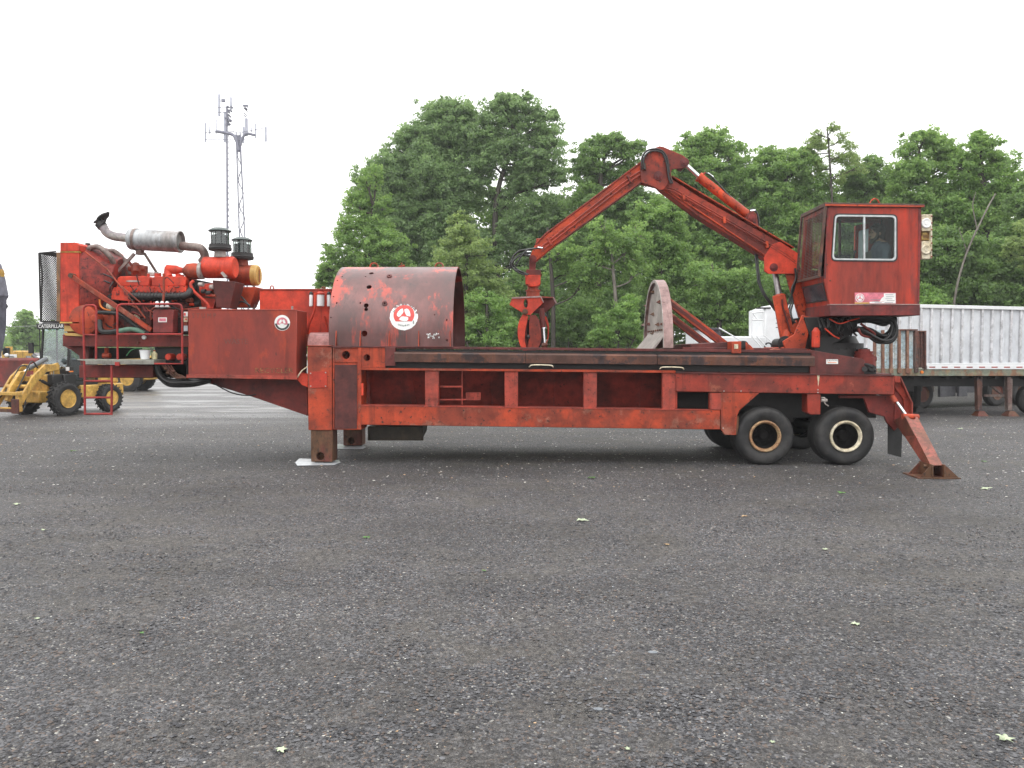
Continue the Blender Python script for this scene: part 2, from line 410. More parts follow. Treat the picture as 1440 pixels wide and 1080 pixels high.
# ================================================================ GROUND
def ground_material():
    m, t, b = newmat('stone_millings')
    tc = N(t, 'ShaderNodeTexCoord'); v = tc.outputs['Object']
    def vor(scale, feat='F1', rnd=1):
        n = N(t, 'ShaderNodeTexVoronoi', feature=feat); n.inputs['Scale'].default_value = scale; n.inputs['Randomness'].default_value = rnd
        # warp so the stones are not a regular cell pattern
        t.links.new(v, n.inputs['Vector']); return n
    big = nz(t, v, .32, 6, .62); mid = nz(t, v, 1.7, 7, .7)
    v1 = vor(78); v2 = vor(170); v3 = vor(34)
    sx = N(t, 'ShaderNodeSeparateColor'); t.links.new(v1.outputs['Color'], sx.inputs[0])
    sy = N(t, 'ShaderNodeSeparateColor'); t.links.new(v2.outputs['Color'], sy.inputs[0])
    sz = N(t, 'ShaderNodeSeparateColor'); t.links.new(v3.outputs['Color'], sz.inputs[0])
    stone = mixc(t, ramp(t, sx.outputs[0], 0, 1), (.012, .012, .014), (.098, .097, .101))
    stone = mixc(t, ramp(t, sx.outputs[1], .90, .96), stone, (.13, .095, .075))
    stone = mixc(t, ramp(t, sx.outputs[2], .975, .985), stone, (.30, .29, .26))
    fines = mixc(t, ramp(t, sy.outputs[0], 0, 1), (.030, .028, .026), (.104, .096, .088))
    fines = mixc(t, ramp(t, sy.outputs[1], .975, .99), fines, (.26, .24, .20))
    f = ramp(t, mid, .42, .60)
    fb = N(t, 'ShaderNodeMath', operation='MULTIPLY'); t.links.new(f, fb.inputs[0]); t.links.new(ramp(t, big, .36, .58), fb.inputs[1])
    col = mixc(t, fb.outputs[0], stone, fines)
    # broad tonal patches, damp streaks
    vs_ = N(t, 'ShaderNodeMapping'); vs_.inputs['Scale'].default_value = (.10, .42, 1); t.links.new(v, vs_.inputs[0])
    dampn = nz(t, vs_.outputs[0], 1.3, 9, .78)
    h = N(t, 'ShaderNodeHueSaturation'); mr_ = N(t, 'ShaderNodeMapRange'); mr_.inputs['From Min'].default_value = .3; mr_.inputs['From Max'].default_value = .7
    mr_.inputs['To Min'].default_value = .68; mr_.inputs['To Max'].default_value = 1.32
    vb = N(t, 'ShaderNodeMapping'); vb.inputs['Scale'].default_value = (.30, .62, 1); t.links.new(v, vb.inputs[0]); t.links.new(nz(t, vb.outputs[0], 1.0, 7, .66), mr_.inputs['Value']); t.links.new(mr_.outputs[0], h.inputs['Value']); t.links.new(col, h.inputs['Color'])
    h2 = N(t, 'ShaderNodeHueSaturation'); m4 = N(t, 'ShaderNodeMapRange'); m4.inputs['To Min'].default_value = .62; m4.inputs['To Max'].default_value = 1.40
    t.links.new(sz.outputs[2], m4.inputs['Value']); t.links.new(m4.outputs[0], h2.inputs['Value']); t.links.new(h.outputs[0], h2.inputs['Color'])
    h3 = N(t, 'ShaderNodeHueSaturation'); m5 = N(t, 'ShaderNodeMapRange'); m5.inputs['From Min'].default_value = .35; m5.inputs['From Max'].default_value = .65; m5.inputs['To Min'].default_value = .66; m5.inputs['To Max'].default_value = 1.36
    t.links.new(nz(t, v, 11.0, 8, .82), m5.inputs['Value']); t.links.new(m5.outputs[0], h3.inputs['Value']); t.links.new(h2.outputs[0], h3.inputs['Color'])
    t.links.new(h3.outputs[0], b.inputs['Base Color'])
    # puddled film of rain water in the far left yard
    sp_ = N(t, 'ShaderNodeSeparateXYZ'); t.links.new(v, sp_.inputs[0])
    xr = N(t, 'ShaderNodeMapRange'); xr.inputs['From Min'].default_value = -3; xr.inputs['From Max'].default_value = -9; t.links.new(sp_.outputs['X'], xr.inputs['Value'])
    yr = N(t, 'ShaderNodeMapRange'); yr.inputs['From Min'].default_value = 20; yr.inputs['From Max'].default_value = 28; t.links.new(sp_.outputs['Y'], yr.inputs['Value'])
    wet = N(t, 'ShaderNodeMath', operation='MULTIPLY'); t.links.new(xr.outputs[0], wet.inputs[0]); t.links.new(yr.outputs[0], wet.inputs[1])
    wm_ = N(t, 'ShaderNodeMapRange'); wm_.inputs['To Min'].default_value = .42; t.links.new(ramp(t, dampn, .47, .58), wm_.inputs['Value'])
    wet2 = N(t, 'ShaderNodeMath', operation='MULTIPLY'); t.links.new(wet.outputs[0], wet2.inputs[0]); t.links.new(wm_.outputs[0], wet2.inputs[1])
    ro = N(t, 'ShaderNodeMapRange'); ro.inputs['To Min'].default_value = .62; ro.inputs['To Max'].default_value = .30; t.links.new(wet2.outputs[0], ro.inputs['Value'])
    t.links.new(ro.outputs[0], b.inputs['Roughness'])
    # relief
    ht = N(t, 'ShaderNodeMath', operation='ADD'); t.links.new(v1.outputs['Distance'], ht.inputs[0])
    m3 = N(t, 'ShaderNodeMath', operation='MULTIPLY'); t.links.new(v3.outputs['Distance'], m3.inputs[0]); m3.inputs[1].default_value = .6
    t.links.new(m3.outputs[0], ht.inputs[1])
    hn = N(t, 'ShaderNodeMath', operation='ADD'); t.links.new(ht.outputs[0], hn.inputs[0]); t.links.new(mid, hn.inputs[1])
    bs = N(t, 'ShaderNodeMath', operation='SUBTRACT'); bs.inputs[0].default_value = 1; t.links.new(wet2.outputs[0], bs.inputs[1])
    bs2 = N(t, 'ShaderNodeMath', operation='MULTIPLY'); t.links.new(bs.outputs[0], bs2.inputs[0]); bs2.inputs[1].default_value = .75
    bp = N(t, 'ShaderNodeBump'); bp.invert = True; bp.inputs['Distance'].default_value = .014
    t.links.new(bs2.outputs[0], bp.inputs['Strength']); t.links.new(hn.outputs[0], bp.inputs['Height']); t.links.new(bp.outputs[0], b.inputs['Normal'])
    sl = N(t, 'ShaderNodeMapRange'); sl.inputs['To Min'].default_value = .35; sl.inputs['To Max'].default_value = 1.0; t.links.new(wet2.outputs[0], sl.inputs['Value']); t.links.new(sl.outputs[0], b.inputs['Specular IOR Level'])
    return m
GM = ground_material()
g = MB()
xs = [-1500, -300, -60, -30] + list(np.linspace(-14, 14, 60)) + [30, 60, 300, 1500]
ys = [-1500, -100, -5] + list(np.linspace(2, 26, 60)) + [40, 100, 300, 1500]
for y in ys:
    for x in xs:
        z = 0.0
        if 2.5 < y < 12.4 and abs(x) < 14: z = (noise.noise(Vector((x * .5, y * .8, 0))) * .022 + noise.noise(Vector((x * 1.6, y * 2.2, 4))) * .009) * min(1, (12.4 - y) / 2)
        g.v.append(Vector((x, y, z)))
nx = len(xs)
for j in range(len(ys) - 1):
    for i in range(nx - 1): g.f.append([j * nx + i, j * nx + i + 1, (j + 1) * nx + i + 1, (j + 1) * nx + i]); g.m.append(0)
go = g.build('ground', GM, angle=180); tag(go, kind='structure')
def gz(x, y):
    if 2.5 < y < 12.4 and abs(x) < 14: return (noise.noise(Vector((x * .5, y * .8, 0))) * .022 + noise.noise(Vector((x * 1.6, y * 2.2, 4))) * .009) * min(1, (12.4 - y) / 2)
    return 0.0

# loose stones and pale chips: one uncountable litter each
def scatter(name, n, y0, y1, rmin, rmax, mats, label, cat, flat=.55, pw=1.6, clump=0.0, xlim=None):
    base = np.array([(1, 0, 0), (.3, .9, .1), (-.8, .6, 0), (-.9, -.5, .1), (.2, -1, 0), (.1, .1, .9), (0, 0, -.6)], float)
    faces = [(0, 1, 5), (1, 2, 5), (2, 3, 5), (3, 4, 5), (4, 0, 5), (1, 0, 6), (2, 1, 6), (3, 2, 6), (4, 3, 6), (0, 4, 6)]
    V = []; F = []; MI = []; k = 0
    while k < n:
        y = y0 + (y1 - y0) * rng.random() ** pw
        x = (rng.random() * 2 - 1) * (y * .66 + .3)
        if clump and noise.noise(Vector((x * .7, y * .9, 9))) < rng.random() * clump - clump * .45: continue
        r = rmin + (rmax - rmin) * rng.random() ** 3
        a = rng.random() * 6.28; ca, sa = math.cos(a), math.sin(a)
        q = base * (1 + .35 * (rng.random((7, 3)) - .5)) * np.array([1, .5 + .45 * rng.random(), flat * (.6 + .7 * rng.random())]) * r
        X = q[:, 0] * ca - q[:, 1] * sa + x; Y = q[:, 0] * sa + q[:, 1] * ca + y; Z = q[:, 2] + gz(x, y) + r * flat * .25
        V.append(np.stack([X, Y, Z], 1)); o = k * 7
        F += [(i + o, j + o, l + o) for i, j, l in faces]; MI += [int(rng.random() ** 1.5 * len(mats))] * 10
        k += 1
    V = np.concatenate(V); me = bpy.data.meshes.new(name); me.from_pydata(V.tolist(), [], F)
    for m_ in mats: me.materials.append(m_)
    me.polygons.foreach_set('material_index', MI); me.update()
    o = bpy.data.objects.new(name, me); COL.objects.link(o); return tag(o, label, cat, kind='stuff')
ST = [plain('stone_dark', (.022, .022, .026), .55, 0, .5, 9), plain('stone_grey', (.07, .07, .075), .6, 0, .4, 9), plain('stone_brown', (.085, .065, .055), .65, 0, .4, 9), plain('stone_mid', (.11, .11, .117), .6, 0, .3, 9)]
CH = [plain('chip_pale', (.46, .44, .40), .6, 0, .4, 30), plain('chip_tan', (.42, .28, .16), .6, 0, .4, 30), plain('chip_white', (.60, .60, .56), .55, 0, .2, 30), plain('chip_blue', (.3, .33, .36), .6, 0, .3, 30)]
scatter('loose_stones', 40000, 3.6, 12.5, .004, .020, ST, 'small dark grey and brown loose stones covering the yard', 'stones', clump=.8, pw=1.25)
scatter('yard_stones', 26000, 11.0, 25, .008, .026, ST + ST + CH[:1], 'small grey stones loose on the yard around and behind the machine', 'stones', flat=.4, pw=.9)
scatter('pale_stone_chips', 2600, 3.6, 14.5, .003, .010, CH, 'tiny pale and tan stone chips scattered over the dark yard surface', 'stone chips', pw=1.0)
scatter('pale_bark_flakes', 3600, 12.0, 30, .010, .030, CH, 'small pale flakes lying on the gravel under and behind the red machine', 'flakes', flat=.3, pw=.8)

# leaves that can be told apart: each its own thing
LM = [plain('leaf_pale_green', (.38, .44, .29), .5, 0, .25, 30), plain('leaf_green', (.07, .17, .035), .5, 0, .4, 30), plain('leaf_tan', (.45, .30, .15), .5, 0, .3, 30), plain('stone_blue_grey', (.15, .165, .18), .55, 0, .2, 20)]
def leaf(px, py, wpx, mi, label, seed, name='fallen_leaf', cat='leaf'):
    c = G(px, py); c.z = gz(c.x, c.y) + .008; s = wpx / FPX * c.y * .42; rg = random.Random(seed); a0 = rg.random() * 6.28
    m = MB(); vs = [Vector((0, 0, s * .22))]; n = 15
    for i in range(n):
        a = a0 + 2 * math.pi * i / n; rr = s * (1.0 if i % 3 == 0 else .48 if i % 3 == 1 else .62) * (.75 + .4 * rg.random())
        vs.append(Vector((rr * math.cos(a), rr * math.sin(a) * .9, s * rg.uniform(.0, .30))))
    lo = [v - Vector((0, 0, .0015)) for v in vs]
    fs = [[0, i + 1, (i + 1) % n + 1] for i in range(n)]; k = len(vs)
    fs += [[k, k + (i + 1) % n + 1, k + i + 1] for i in range(n)] + [[i + 1, k + i + 1, k + (i + 1) % n + 1, (i + 1) % n + 1] for i in range(n)]
    m.add([c + v for v in vs + lo], fs)
    o = m.build(name, LM[mi], angle=60); o['s'] = 0; del o['s']
    return tag(o, label, cat, 'leaves dropped on the gravel' if name == 'fallen_leaf' else None)
for i, (px, py, wp, mi, lab) in enumerate([
    (396, 1057, 24, 0, 'crumpled pale green leaf at the bottom of the yard left of centre'),
    (515, 757, 17, 1, 'dark green leaf lying alone below the brown chute of the machine'),
    (818, 733, 23, 0, 'long pale green leaf in front of the middle of the machine'),
    (832, 673, 17, 1, 'green leaf just in front of the rail between the hood and the wheels'),
    (681, 804, 11, 1, 'small bright green leaf in the middle of the yard'),
    (1203, 878, 20, 0, 'pale leaf on the right of the yard, far below the rear wheel'),
    (1413, 1040, 34, 0, 'large pale leaf in the bottom right corner of the yard'),
    (1386, 688, 22, 0, 'pale green leaf to the right of the outrigger foot'),
    (1183, 694, 16, 1, 'green leaf just below the rear wheel of the machine'),
    (103, 635, 14, 1, 'low green leaf on the far left below the red ladder'),
    (24, 710, 16, 0, 'pale green leaf near the left edge of the photo'),
    (62, 746, 13, 0, 'whitish leaf below the pale green one near the left edge'),
    (52, 872, 10, 0, 'small white curled leaf at the lower left'),
    (882, 1054, 13, 0, 'pale yellow green leaf at the bottom centre of the yard'),
    (200, 893, 12, 1, 'thin green sprig at the lower left of the yard'),
    (1160, 773, 13, 0, 'pale leaf on the gravel midway below the rear wheels'),
    (1047, 727, 13, 2, 'tan leaf below the front wheel of the machine'),
    (1384, 650, 12, 1, 'small green leaf on the gravel level with the outrigger foot at the right edge'),
    (1350, 604, 14, 0, 'pale leaf lying just in front of the flatbed trailer legs'),
    (938, 766, 12, 2, 'tan leaf right of the long pale leaf in mid yard'),
    (1086, 1046, 11, 0, 'cream leaf fragment at the bottom between the centre and the right corner'),
]): leaf(px, py, wp, mi, lab, i)
for i, (px, py, wp, lab) in enumerate([(918, 917, 15, 'flat blue grey stone, upper of the two in the middle of the foreground'), (841, 998, 15, 'flat blue grey stone, lower of the two in the middle of the foreground')]):
    c = G(px, py); c.z = gz(c.x, c.y); s = wp / FPX * c.y * .5
    m = MB(); m.ball(c, s, 9, 5, (1, .7, .22)); o = m.build('stone', LM[3], angle=50); tag(o, lab, 'stone')

# far low greenery closing the yard on the left, beyond the parked machines
# ================================================================ TREES
def leafmat(name, dark, light, trans=.55):
    m, t, b = newmat(name)
    at = N(t, 'ShaderNodeAttribute', attribute_name='tint')
    col = mixc(t, at.outputs['Fac'], dark, light)
    df = N(t, 'ShaderNodeBsdfDiffuse'); tr = N(t, 'ShaderNodeBsdfTranslucent'); gl = N(t, 'ShaderNodeBsdfGlossy'); gl.inputs['Roughness'].default_value = .45
    t.links.new(col, df.inputs[0])
    hs_ = N(t, 'ShaderNodeHueSaturation'); hs_.inputs['Hue'].default_value = .48; hs_.inputs['Value'].default_value = 1.4; t.links.new(col, hs_.inputs['Color']); t.links.new(hs_.outputs[0], tr.inputs[0])
    a = N(t, 'ShaderNodeMixShader'); a.inputs[0].default_value = trans; t.links.new(df.outputs[0], a.inputs[1]); t.links.new(tr.outputs[0], a.inputs[2])
    c = N(t, 'ShaderNodeMixShader'); c.inputs[0].default_value = .03; t.links.new(a.outputs[0], c.inputs[1]); t.links.new(gl.outputs[0], c.inputs[2])
    t.links.new(c.outputs[0], t.nodes['Material Output'].inputs[0]); t.nodes.remove(b); return m
LEAF = {
 'oak': leafmat('oak_leaf', (.145, .235, .10), (.28, .42, .17)),
 'mid': leafmat('maple_leaf', (.13, .235, .065), (.29, .46, .13)),
 'yel': leafmat('yellowish_leaf', (.16, .24, .075), (.32, .44, .15)),
 'dark': leafmat('dark_leaf', (.105, .19, .06), (.225, .37, .11)),
 'lite': leafmat('light_leaf', (.13, .245, .06), (.27, .44, .12)),
}
BARK = paint('tree_bark', (.075, .062, .05), (.045, .038, .032), 3, streak=4, bump=.4)
BARKP = paint('pale_bark', (.22, .20, .17), (.15, .13, .11), 3, streak=4, bump=.3)

def tree(label, Y, trunk, lobes, kind='mid', dens=1.0, leafs=.15, depth=1.0, seed=0, limb=True, thick=.20, bark=None, hollow=.2, spray=.0, name='broadleaf_tree'):
    """trunk: [(px,py)...] from the ground up, lobes: (px,py,radius px) at distance Y"""
    r_ = np.random.default_rng(seed + 100)
    base = P(trunk[0][0], 490, Y); base.z = 0
    root = thing(name, label, 'tree', base, 'trees standing behind the yard')
    tp = [base + Vector((0, 0, -.1))] + [P(x, y, Y) for x, y in trunk[1:]]
    tk = MB(); tk.tube(tp, thick, 9, 5, thick * .45)
    Vs = []; Ts = []
    nl0 = len(lobes); extra = []
    for i in range(nl0):
        js = sorted(range(nl0), key=lambda j: (lobes[i][0] - lobes[j][0]) ** 2 + (lobes[i][1] - lobes[j][1]) ** 2)[1:3]
        for j in js:
            if r_.random() < .6 * min(1, dens): extra.append(((lobes[i][0] + lobes[j][0]) / 2 + r_.uniform(-5, 5), (lobes[i][1] + lobes[j][1]) / 2 + r_.uniform(-5, 5), .72 * (lobes[i][2] + lobes[j][2]) / 2))
    lobes = list(lobes) + extra
    for li, lb in enumerate(lobes):
        px, py, rp = lb[:3]; dy = lb[3] if len(lb) > 3 else r_.uniform(-.6, .6) * depth
        c = np.array(P(px, py, Y + dy)); rr = rp / FPX * Y
        if limb and li < nl0:   # limb from the nearest trunk point below the lobe
            cand = [q for q in catmull(tp, 5) if q.z < c[2] - .1 * rr] or [tp[-1]]
            q = min(cand, key=lambda q: (q - Vector(c)).length + abs(q.z - (c[2] - rr * 1.3)) * .5)
            mid = q.lerp(Vector(c), .5) + Vector((r_.uniform(-.3, .3), r_.uniform(-.3, .3), -.12 * rr))
            tk.tube([q, mid, Vector(c)], thick * .36, 6, 4, .035)
            for _ in range(4):
                e = Vector(c) + Vector(r_.normal(size=3)).normalized() * rr * .75
                tk.tube([Vector(mid).lerp(Vector(c), r_.uniform(.2, .9)), e], .035, 4, 0, .012)
        # leaf sprays: flattish clumps, denser near the lobe surface
        ncl = max(14, int(62 * (rr / 1.2) ** 2 * dens))
        for _ in range(ncl):
            d = r_.normal(size=3); d /= np.linalg.norm(d)
            far_ = r_.random() < .20; rad = rr * (hollow + (1.08 - hollow) * r_.random() ** .55) * (r_.uniform(1.05, 1.45) if far_ else 1)
            cc_ = c + d * rad * np.array([1, .9 * depth, .92])
            cr = (rr * r_.uniform(.10, .26) + .12) * (.6 if far_ else 1)
            nl = int(84 * (cr / .4) ** 1.6 * (0.15 / leafs) ** 1.3)
            nl = max(24, min(nl, 380))
            p = r_.normal(size=(nl, 3)); p /= np.maximum(np.linalg.norm(p, axis=1, keepdims=True), 1e-5); p *= (r_.random((nl, 1)) ** .5)
            p *= cr * np.array([1.25, 1.25, .72]); p += cc_
            tint = np.clip(r_.normal(.50, .20) + r_.normal(0, .18, nl), 0, 1)
            # leaf quads tilted mostly flat, drooping outward
            n_ = r_.normal(size=(nl, 3)) * .9 + np.array([0, -.25, .45]) + d * .5; n_ /= np.linalg.norm(n_, axis=1, keepdims=True)
            a = r_.normal(size=(nl, 3)); a -= n_ * (a * n_).sum(1, keepdims=True); a /= np.linalg.norm(a, axis=1, keepdims=True); b = np.cross(n_, a)
            s = leafs * .62 * r_.uniform(.55, 1.3, (nl, 1))
            q = np.stack([p - a * s, p + b * s * .55, p + a * s, p - b * s * .55], 1)
            Vs.append(q.reshape(-1, 3)); Ts.append(np.repeat(tint, 4))
    tk.build('trunk', bark or BARK, root, angle=60)
    V = np.concatenate(Vs) - np.array(base); T = np.concatenate(Ts); nf = len(V) // 4
    me = bpy.data.meshes.new('crown'); me.vertices.add(len(V)); me.vertices.foreach_set('co', V.ravel())
    me.loops.add(nf * 4); me.loops.foreach_set('vertex_index', np.arange(nf * 4, dtype=np.int32))
    me.polygons.add(nf); me.polygons.foreach_set('loop_start', np.arange(0, nf * 4, 4, dtype=np.int32)); me.polygons.foreach_set('loop_total', np.full(nf, 4, dtype=np.int32))
    me.update(); at = me.attributes.new('tint', 'FLOAT', 'POINT'); at.data.foreach_set('value', T.astype(np.float32))
    me.materials.append(LEAF[kind]); o = bpy.data.objects.new('crown', me); COL.objects.link(o); o.parent = root
    return root

def fill(x0, x1, y0, y1, r, n, seed):
    g_ = random.Random(seed); return [(g_.uniform(x0, x1), g_.uniform(y0, y1), r * g_.uniform(.75, 1.25)) for _ in range(n)]

# back row
tree('huge grey green oak rising highest behind the hood', 52, [(655, 490), (652, 400), (650, 300), (640, 220)],
     [(615, 175, 34), (592, 205, 34), (640, 168, 30), (570, 245, 34), (610, 240, 40), (655, 205, 38), (548, 285, 30), (590, 290, 38), (640, 275, 40), (560, 335, 36), (625, 330, 36), (535, 235, 18), (520, 250, 22), (512, 280, 22), (545, 255, 26), (575, 195, 20), (548, 215, 16), (660, 160, 16), (628, 146, 10), (604, 156, 10)] + fill(560, 660, 360, 460, 34, 7, 1),
     'oak', 1.15, .15, 1.1, 1, thick=.3)
tree('tall twin-stemmed oak right of the highest one with sky showing between its limbs', 51, [(702, 490), (700, 400), (696, 320), (700, 270), (712, 230), (730, 195)],
     [(700, 160, 27), (705, 205, 24), (690, 225, 22), (745, 225, 26), (715, 285, 22), (690, 275, 18), (722, 250, 16), (735, 158, 26), (680, 185, 24), (765, 180, 26), (722, 200, 26), (770, 215, 26), (742, 255, 26), (785, 250, 20), (668, 245, 20), (760, 300, 32), (790, 300, 24), (722, 320, 26), (745, 350, 30), (690, 350, 26), (790, 355, 28), (705, 138, 9), (740, 138, 9), (777, 162, 10)] + fill(690, 800, 390, 465, 30, 7, 2),
     'oak', 1.0, .15, 1.0, 2, thick=.24)
tree('dark leafy tree between the oaks and the elbow of the boom', 49, [(838, 490), (840, 400), (842, 300), (845, 240)],
     [(830, 215, 22), (858, 205, 20), (885, 215, 20), (838, 245, 26), (875, 248, 26), (820, 285, 26), (860, 290, 30), (900, 285, 26), (830, 335, 32), (880, 340, 32), (812, 235, 12), (842, 195, 8), (903, 204, 8), (870, 195, 9)] + fill(820, 910, 380, 465, 32, 6, 3),
     'dark', 1.05, .15, 1.0, 3, thick=.3)
tree('dense green tree standing behind the top of the main boom', 50, [(985, 490), (985, 380), (985, 300), (985, 230)],
     [(975, 212, 24), (1005, 205, 24), (1030, 222, 24), (950, 235, 26), (990, 245, 32), (1030, 262, 32), (955, 285, 32), (1000, 300, 38), (1045, 310, 30), (970, 350, 36), (1020, 360, 36), (995, 188, 9), (1015, 186, 8), (965, 196, 8)] + fill(940, 1050, 400, 465, 34, 7, 4),
     'mid', 1.05, .15, 1.0, 4, thick=.32)
tree('broad rounded green tree behind the boom cylinder and the cab', 49, [(1105, 490), (1105, 380), (1105, 300), (1105, 250)],
     [(1072, 232, 24), (1098, 228, 22), (1130, 235, 24), (1060, 262, 28), (1100, 268, 34), (1145, 270, 28), (1080, 310, 34), (1125, 315, 34), (1165, 300, 26), (1090, 360, 36), (1140, 365, 36), (1078, 212, 9), (1118, 214, 9), (1138, 212, 8)] + fill(1060, 1170, 400, 460, 34, 7, 5),
     'mid', 1.05, .15, 1.0, 5, thick=.3)
tree('thin tree with nearly bare twigs reaching above the cab', 48, [(1176, 490), (1174, 380), (1170, 280), (1166, 215), (1163, 178)],
     [(1150, 190, 9), (1172, 180, 8), (1186, 196, 10), (1160, 205, 12), (1196, 212, 12), (1142, 212, 12), (1178, 222, 14), (1205, 235, 14), (1150, 235, 16), (1175, 250, 18)], 'yel', .16, .09, .8, 6, thick=.09)
tree('mid height tree rising directly behind the cab roof', 50, [(1215, 490), (1215, 380), (1214, 280)],
     [(1205, 240, 17), (1232, 238, 18), (1190, 262, 22), (1222, 265, 26), (1250, 262, 22), (1210, 300, 30), (1245, 305, 30), (1195, 345, 30), (1240, 350, 30), (1226, 226, 8)] + fill(1190, 1260, 385, 455, 30, 5, 7),
     'dark', 1.05, .15, 1.0, 7, thick=.25)
tree('light green tree with a pointed top just right of the cab', 46, [(1300, 490), (1305, 380), (1300, 290), (1292, 220)],
     [(1288, 195, 14), (1304, 190, 14), (1325, 208, 16), (1338, 216, 16), (1278, 215, 20), (1310, 205, 18), (1270, 245, 22), (1300, 240, 26), (1330, 228, 20), (1265, 280, 24), (1300, 285, 30), (1330, 270, 24), (1320, 320, 30), (1315, 200, 12), (1348, 245, 18)],
     'mid', 1.0, .15, 1.0, 8, thick=.26)
tree('bushy light green tree with a rounded top at the far right', 45, [(1392, 490), (1388, 380), (1385, 290), (1378, 220)],
     [(1365, 205, 16), (1388, 208, 18), (1352, 232, 22), (1385, 235, 26), (1412, 232, 20), (1345, 268, 26), (1385, 275, 32), (1420, 268, 26), (1360, 315, 30), (1405, 318, 32), (1375, 190, 8), (1430, 262, 18), (1340, 300, 22)],
     'lite', .95, .15, 1.0, 9, thick=.26)
tree('dark tree cut by the right edge of the photo', 41, [(1462, 490), (1462, 380), (1460, 280)],
     [(1452, 262, 24), (1435, 290, 24), (1470, 300, 34), (1430, 335, 30), (1460, 360, 38), (1425, 390, 30), (1480, 255, 26), (1418, 425, 26), (1462, 420, 34)],
     'dark', 1.05, .15, 1.0, 10, thick=.28)
tree('deep green tree low behind the white trailer', 41, [(1345, 490), (1345, 400), (1342, 340)],
     [(1320, 350, 32), (1360, 360, 34), (1395, 372, 34), (1330, 395, 34), (1375, 408, 36), (1300, 380, 28), (1415, 350, 24), (1300, 425, 28), (1345, 430, 30)], 'dark', 1.1, .15, 1.0, 11, thick=.25)
tree('low bright green bush tree beside the lower right corner of the cab', 39, [(1312, 490), (1312, 440)],
     [(1306, 418, 20), (1320, 436, 18), (1302, 440, 16)], 'lite', 1.0, .13, 1.0, 12, thick=.1)
tree('yellow green branch tree at the right edge', 38, [(1468, 490), (1462, 400), (1450, 350)],
     [(1428, 338, 12), (1445, 352, 15), (1420, 358, 10), (1455, 330, 14), (1440, 318, 10), (1458, 375, 14)], 'yel', .8, .13, 1.0, 13, thick=.12)
# left flank
tree('spreading tree whose branches reach left over the red cabinet', 46, [(520, 490), (520, 420), (522, 350), (525, 290)],
     [(515, 255, 16), (530, 245, 14), (505, 285, 20), (535, 290, 20), (500, 315, 20), (530, 325, 26), (488, 345, 20), (515, 360, 28), (550, 350, 26), (470, 370, 16), (495, 385, 24), (470, 395, 14), (530, 400, 26), (455, 378, 8), (462, 352, 9), (483, 322, 12), (450, 398, 8), (560, 385, 24), (470, 425, 22), (520, 440, 28)],
     'mid', .95, .14, 1.1, 14, thick=.24)
tree('yellowish green drooping tree right behind the hood', 42, [(655, 490), (655, 430), (656, 370)],
     [(650, 322, 20), (640, 345, 24), (668, 350, 24), (625, 375, 22), (655, 385, 28), (685, 385, 22), (612, 410, 20), (700, 420, 22), (650, 430, 26), (675, 455, 26), (640, 308, 9)],
     'yel', .95, .12, 1.0, 15, thick=.18)
tree('light green bushy tree between the hood and the grapple', 40, [(685, 490), (685, 440), (684, 410)],
     [(672, 420, 22), (700, 432, 22), (665, 455, 24), (690, 465, 26), (715, 460, 18), (650, 475, 20), (705, 478, 20)], 'lite', 1.0, .12, 1.0, 16, thick=.12)
tree('slim tree with a thin bare grey stem right of the grapple', 41, [(778, 490), (778, 430), (775, 380), (772, 340), (770, 320)],
     [(800, 380, 22), (818, 400, 24), (785, 360, 18), (830, 375, 22), (800, 345, 18)], 'mid', .8, .13, 1.0, 17, thick=.13, bark=BARK)
tree('thin stemmed young tree beside the grey shield plate', 40, [(868, 490), (866, 430), (862, 380), (860, 340)],
     [(850, 345, 24), (880, 355, 24), (835, 370, 22), (890, 385, 22), (850, 320, 20), (895, 330, 20)], 'mid', .85, .13, 1.0, 18, thick=.12, bark=BARKP)
tree('low leafy bush tree left of the grey shield plate', 39, [(870, 490), (870, 470)],
     [(850, 455, 20), (878, 448, 22), (895, 470, 20), (862, 478, 20), (838, 475, 16), (885, 425, 14)], 'lite', .95, .12, 1.0, 19, thick=.1)
tree('light tree with sprays of leaves above the grey shield plate', 43, [(930, 490), (930, 400), (932, 330)],
     [(920, 300, 26), (945, 320, 28), (910, 335, 26), (935, 355, 30), (965, 375, 28), (925, 395, 26), (950, 285, 18), (900, 300, 18)], 'mid', .95, .13, 1.0, 20, thick=.16)
tree('pale leaning-stemmed tree behind the struts of the shield plate', 42, [(1015, 490), (1010, 430), (1000, 370)],
     [(985, 395, 26), (1020, 400, 28), (1045, 420, 26), (1000, 440, 28), (1035, 450, 26), (1060, 395, 24), (970, 440, 24)], 'mid', 1.0, .13, 1.0, 21, thick=.16)
tree('low shadowed tree behind the grapple hoses', 45, [(742, 490), (742, 430), (740, 380)],
     [(735, 395, 26), (760, 410, 26), (725, 425, 24), (750, 450, 28), (780, 455, 26), (725, 465, 24)], 'dark', 1.0, .13, 1.0, 22, thick=.16)
tree('low green tree between the grapple and the shield plate', 44, [(812, 490), (812, 440)],
     [(800, 450, 26), (825, 440, 26), (845, 462, 24), (815, 475, 24)], 'dark', 1.0, .13, 1.0, 23, thick=.16)
tree('low tree behind the lower part of the main boom', 42, [(1100, 490), (1100, 440)],
     [(1085, 410, 26), (1065, 440, 24), (1110, 425, 26), (1140, 400, 24), (1120, 455, 24)], 'dark', 1.0, .13, 1.0, 24, thick=.16)
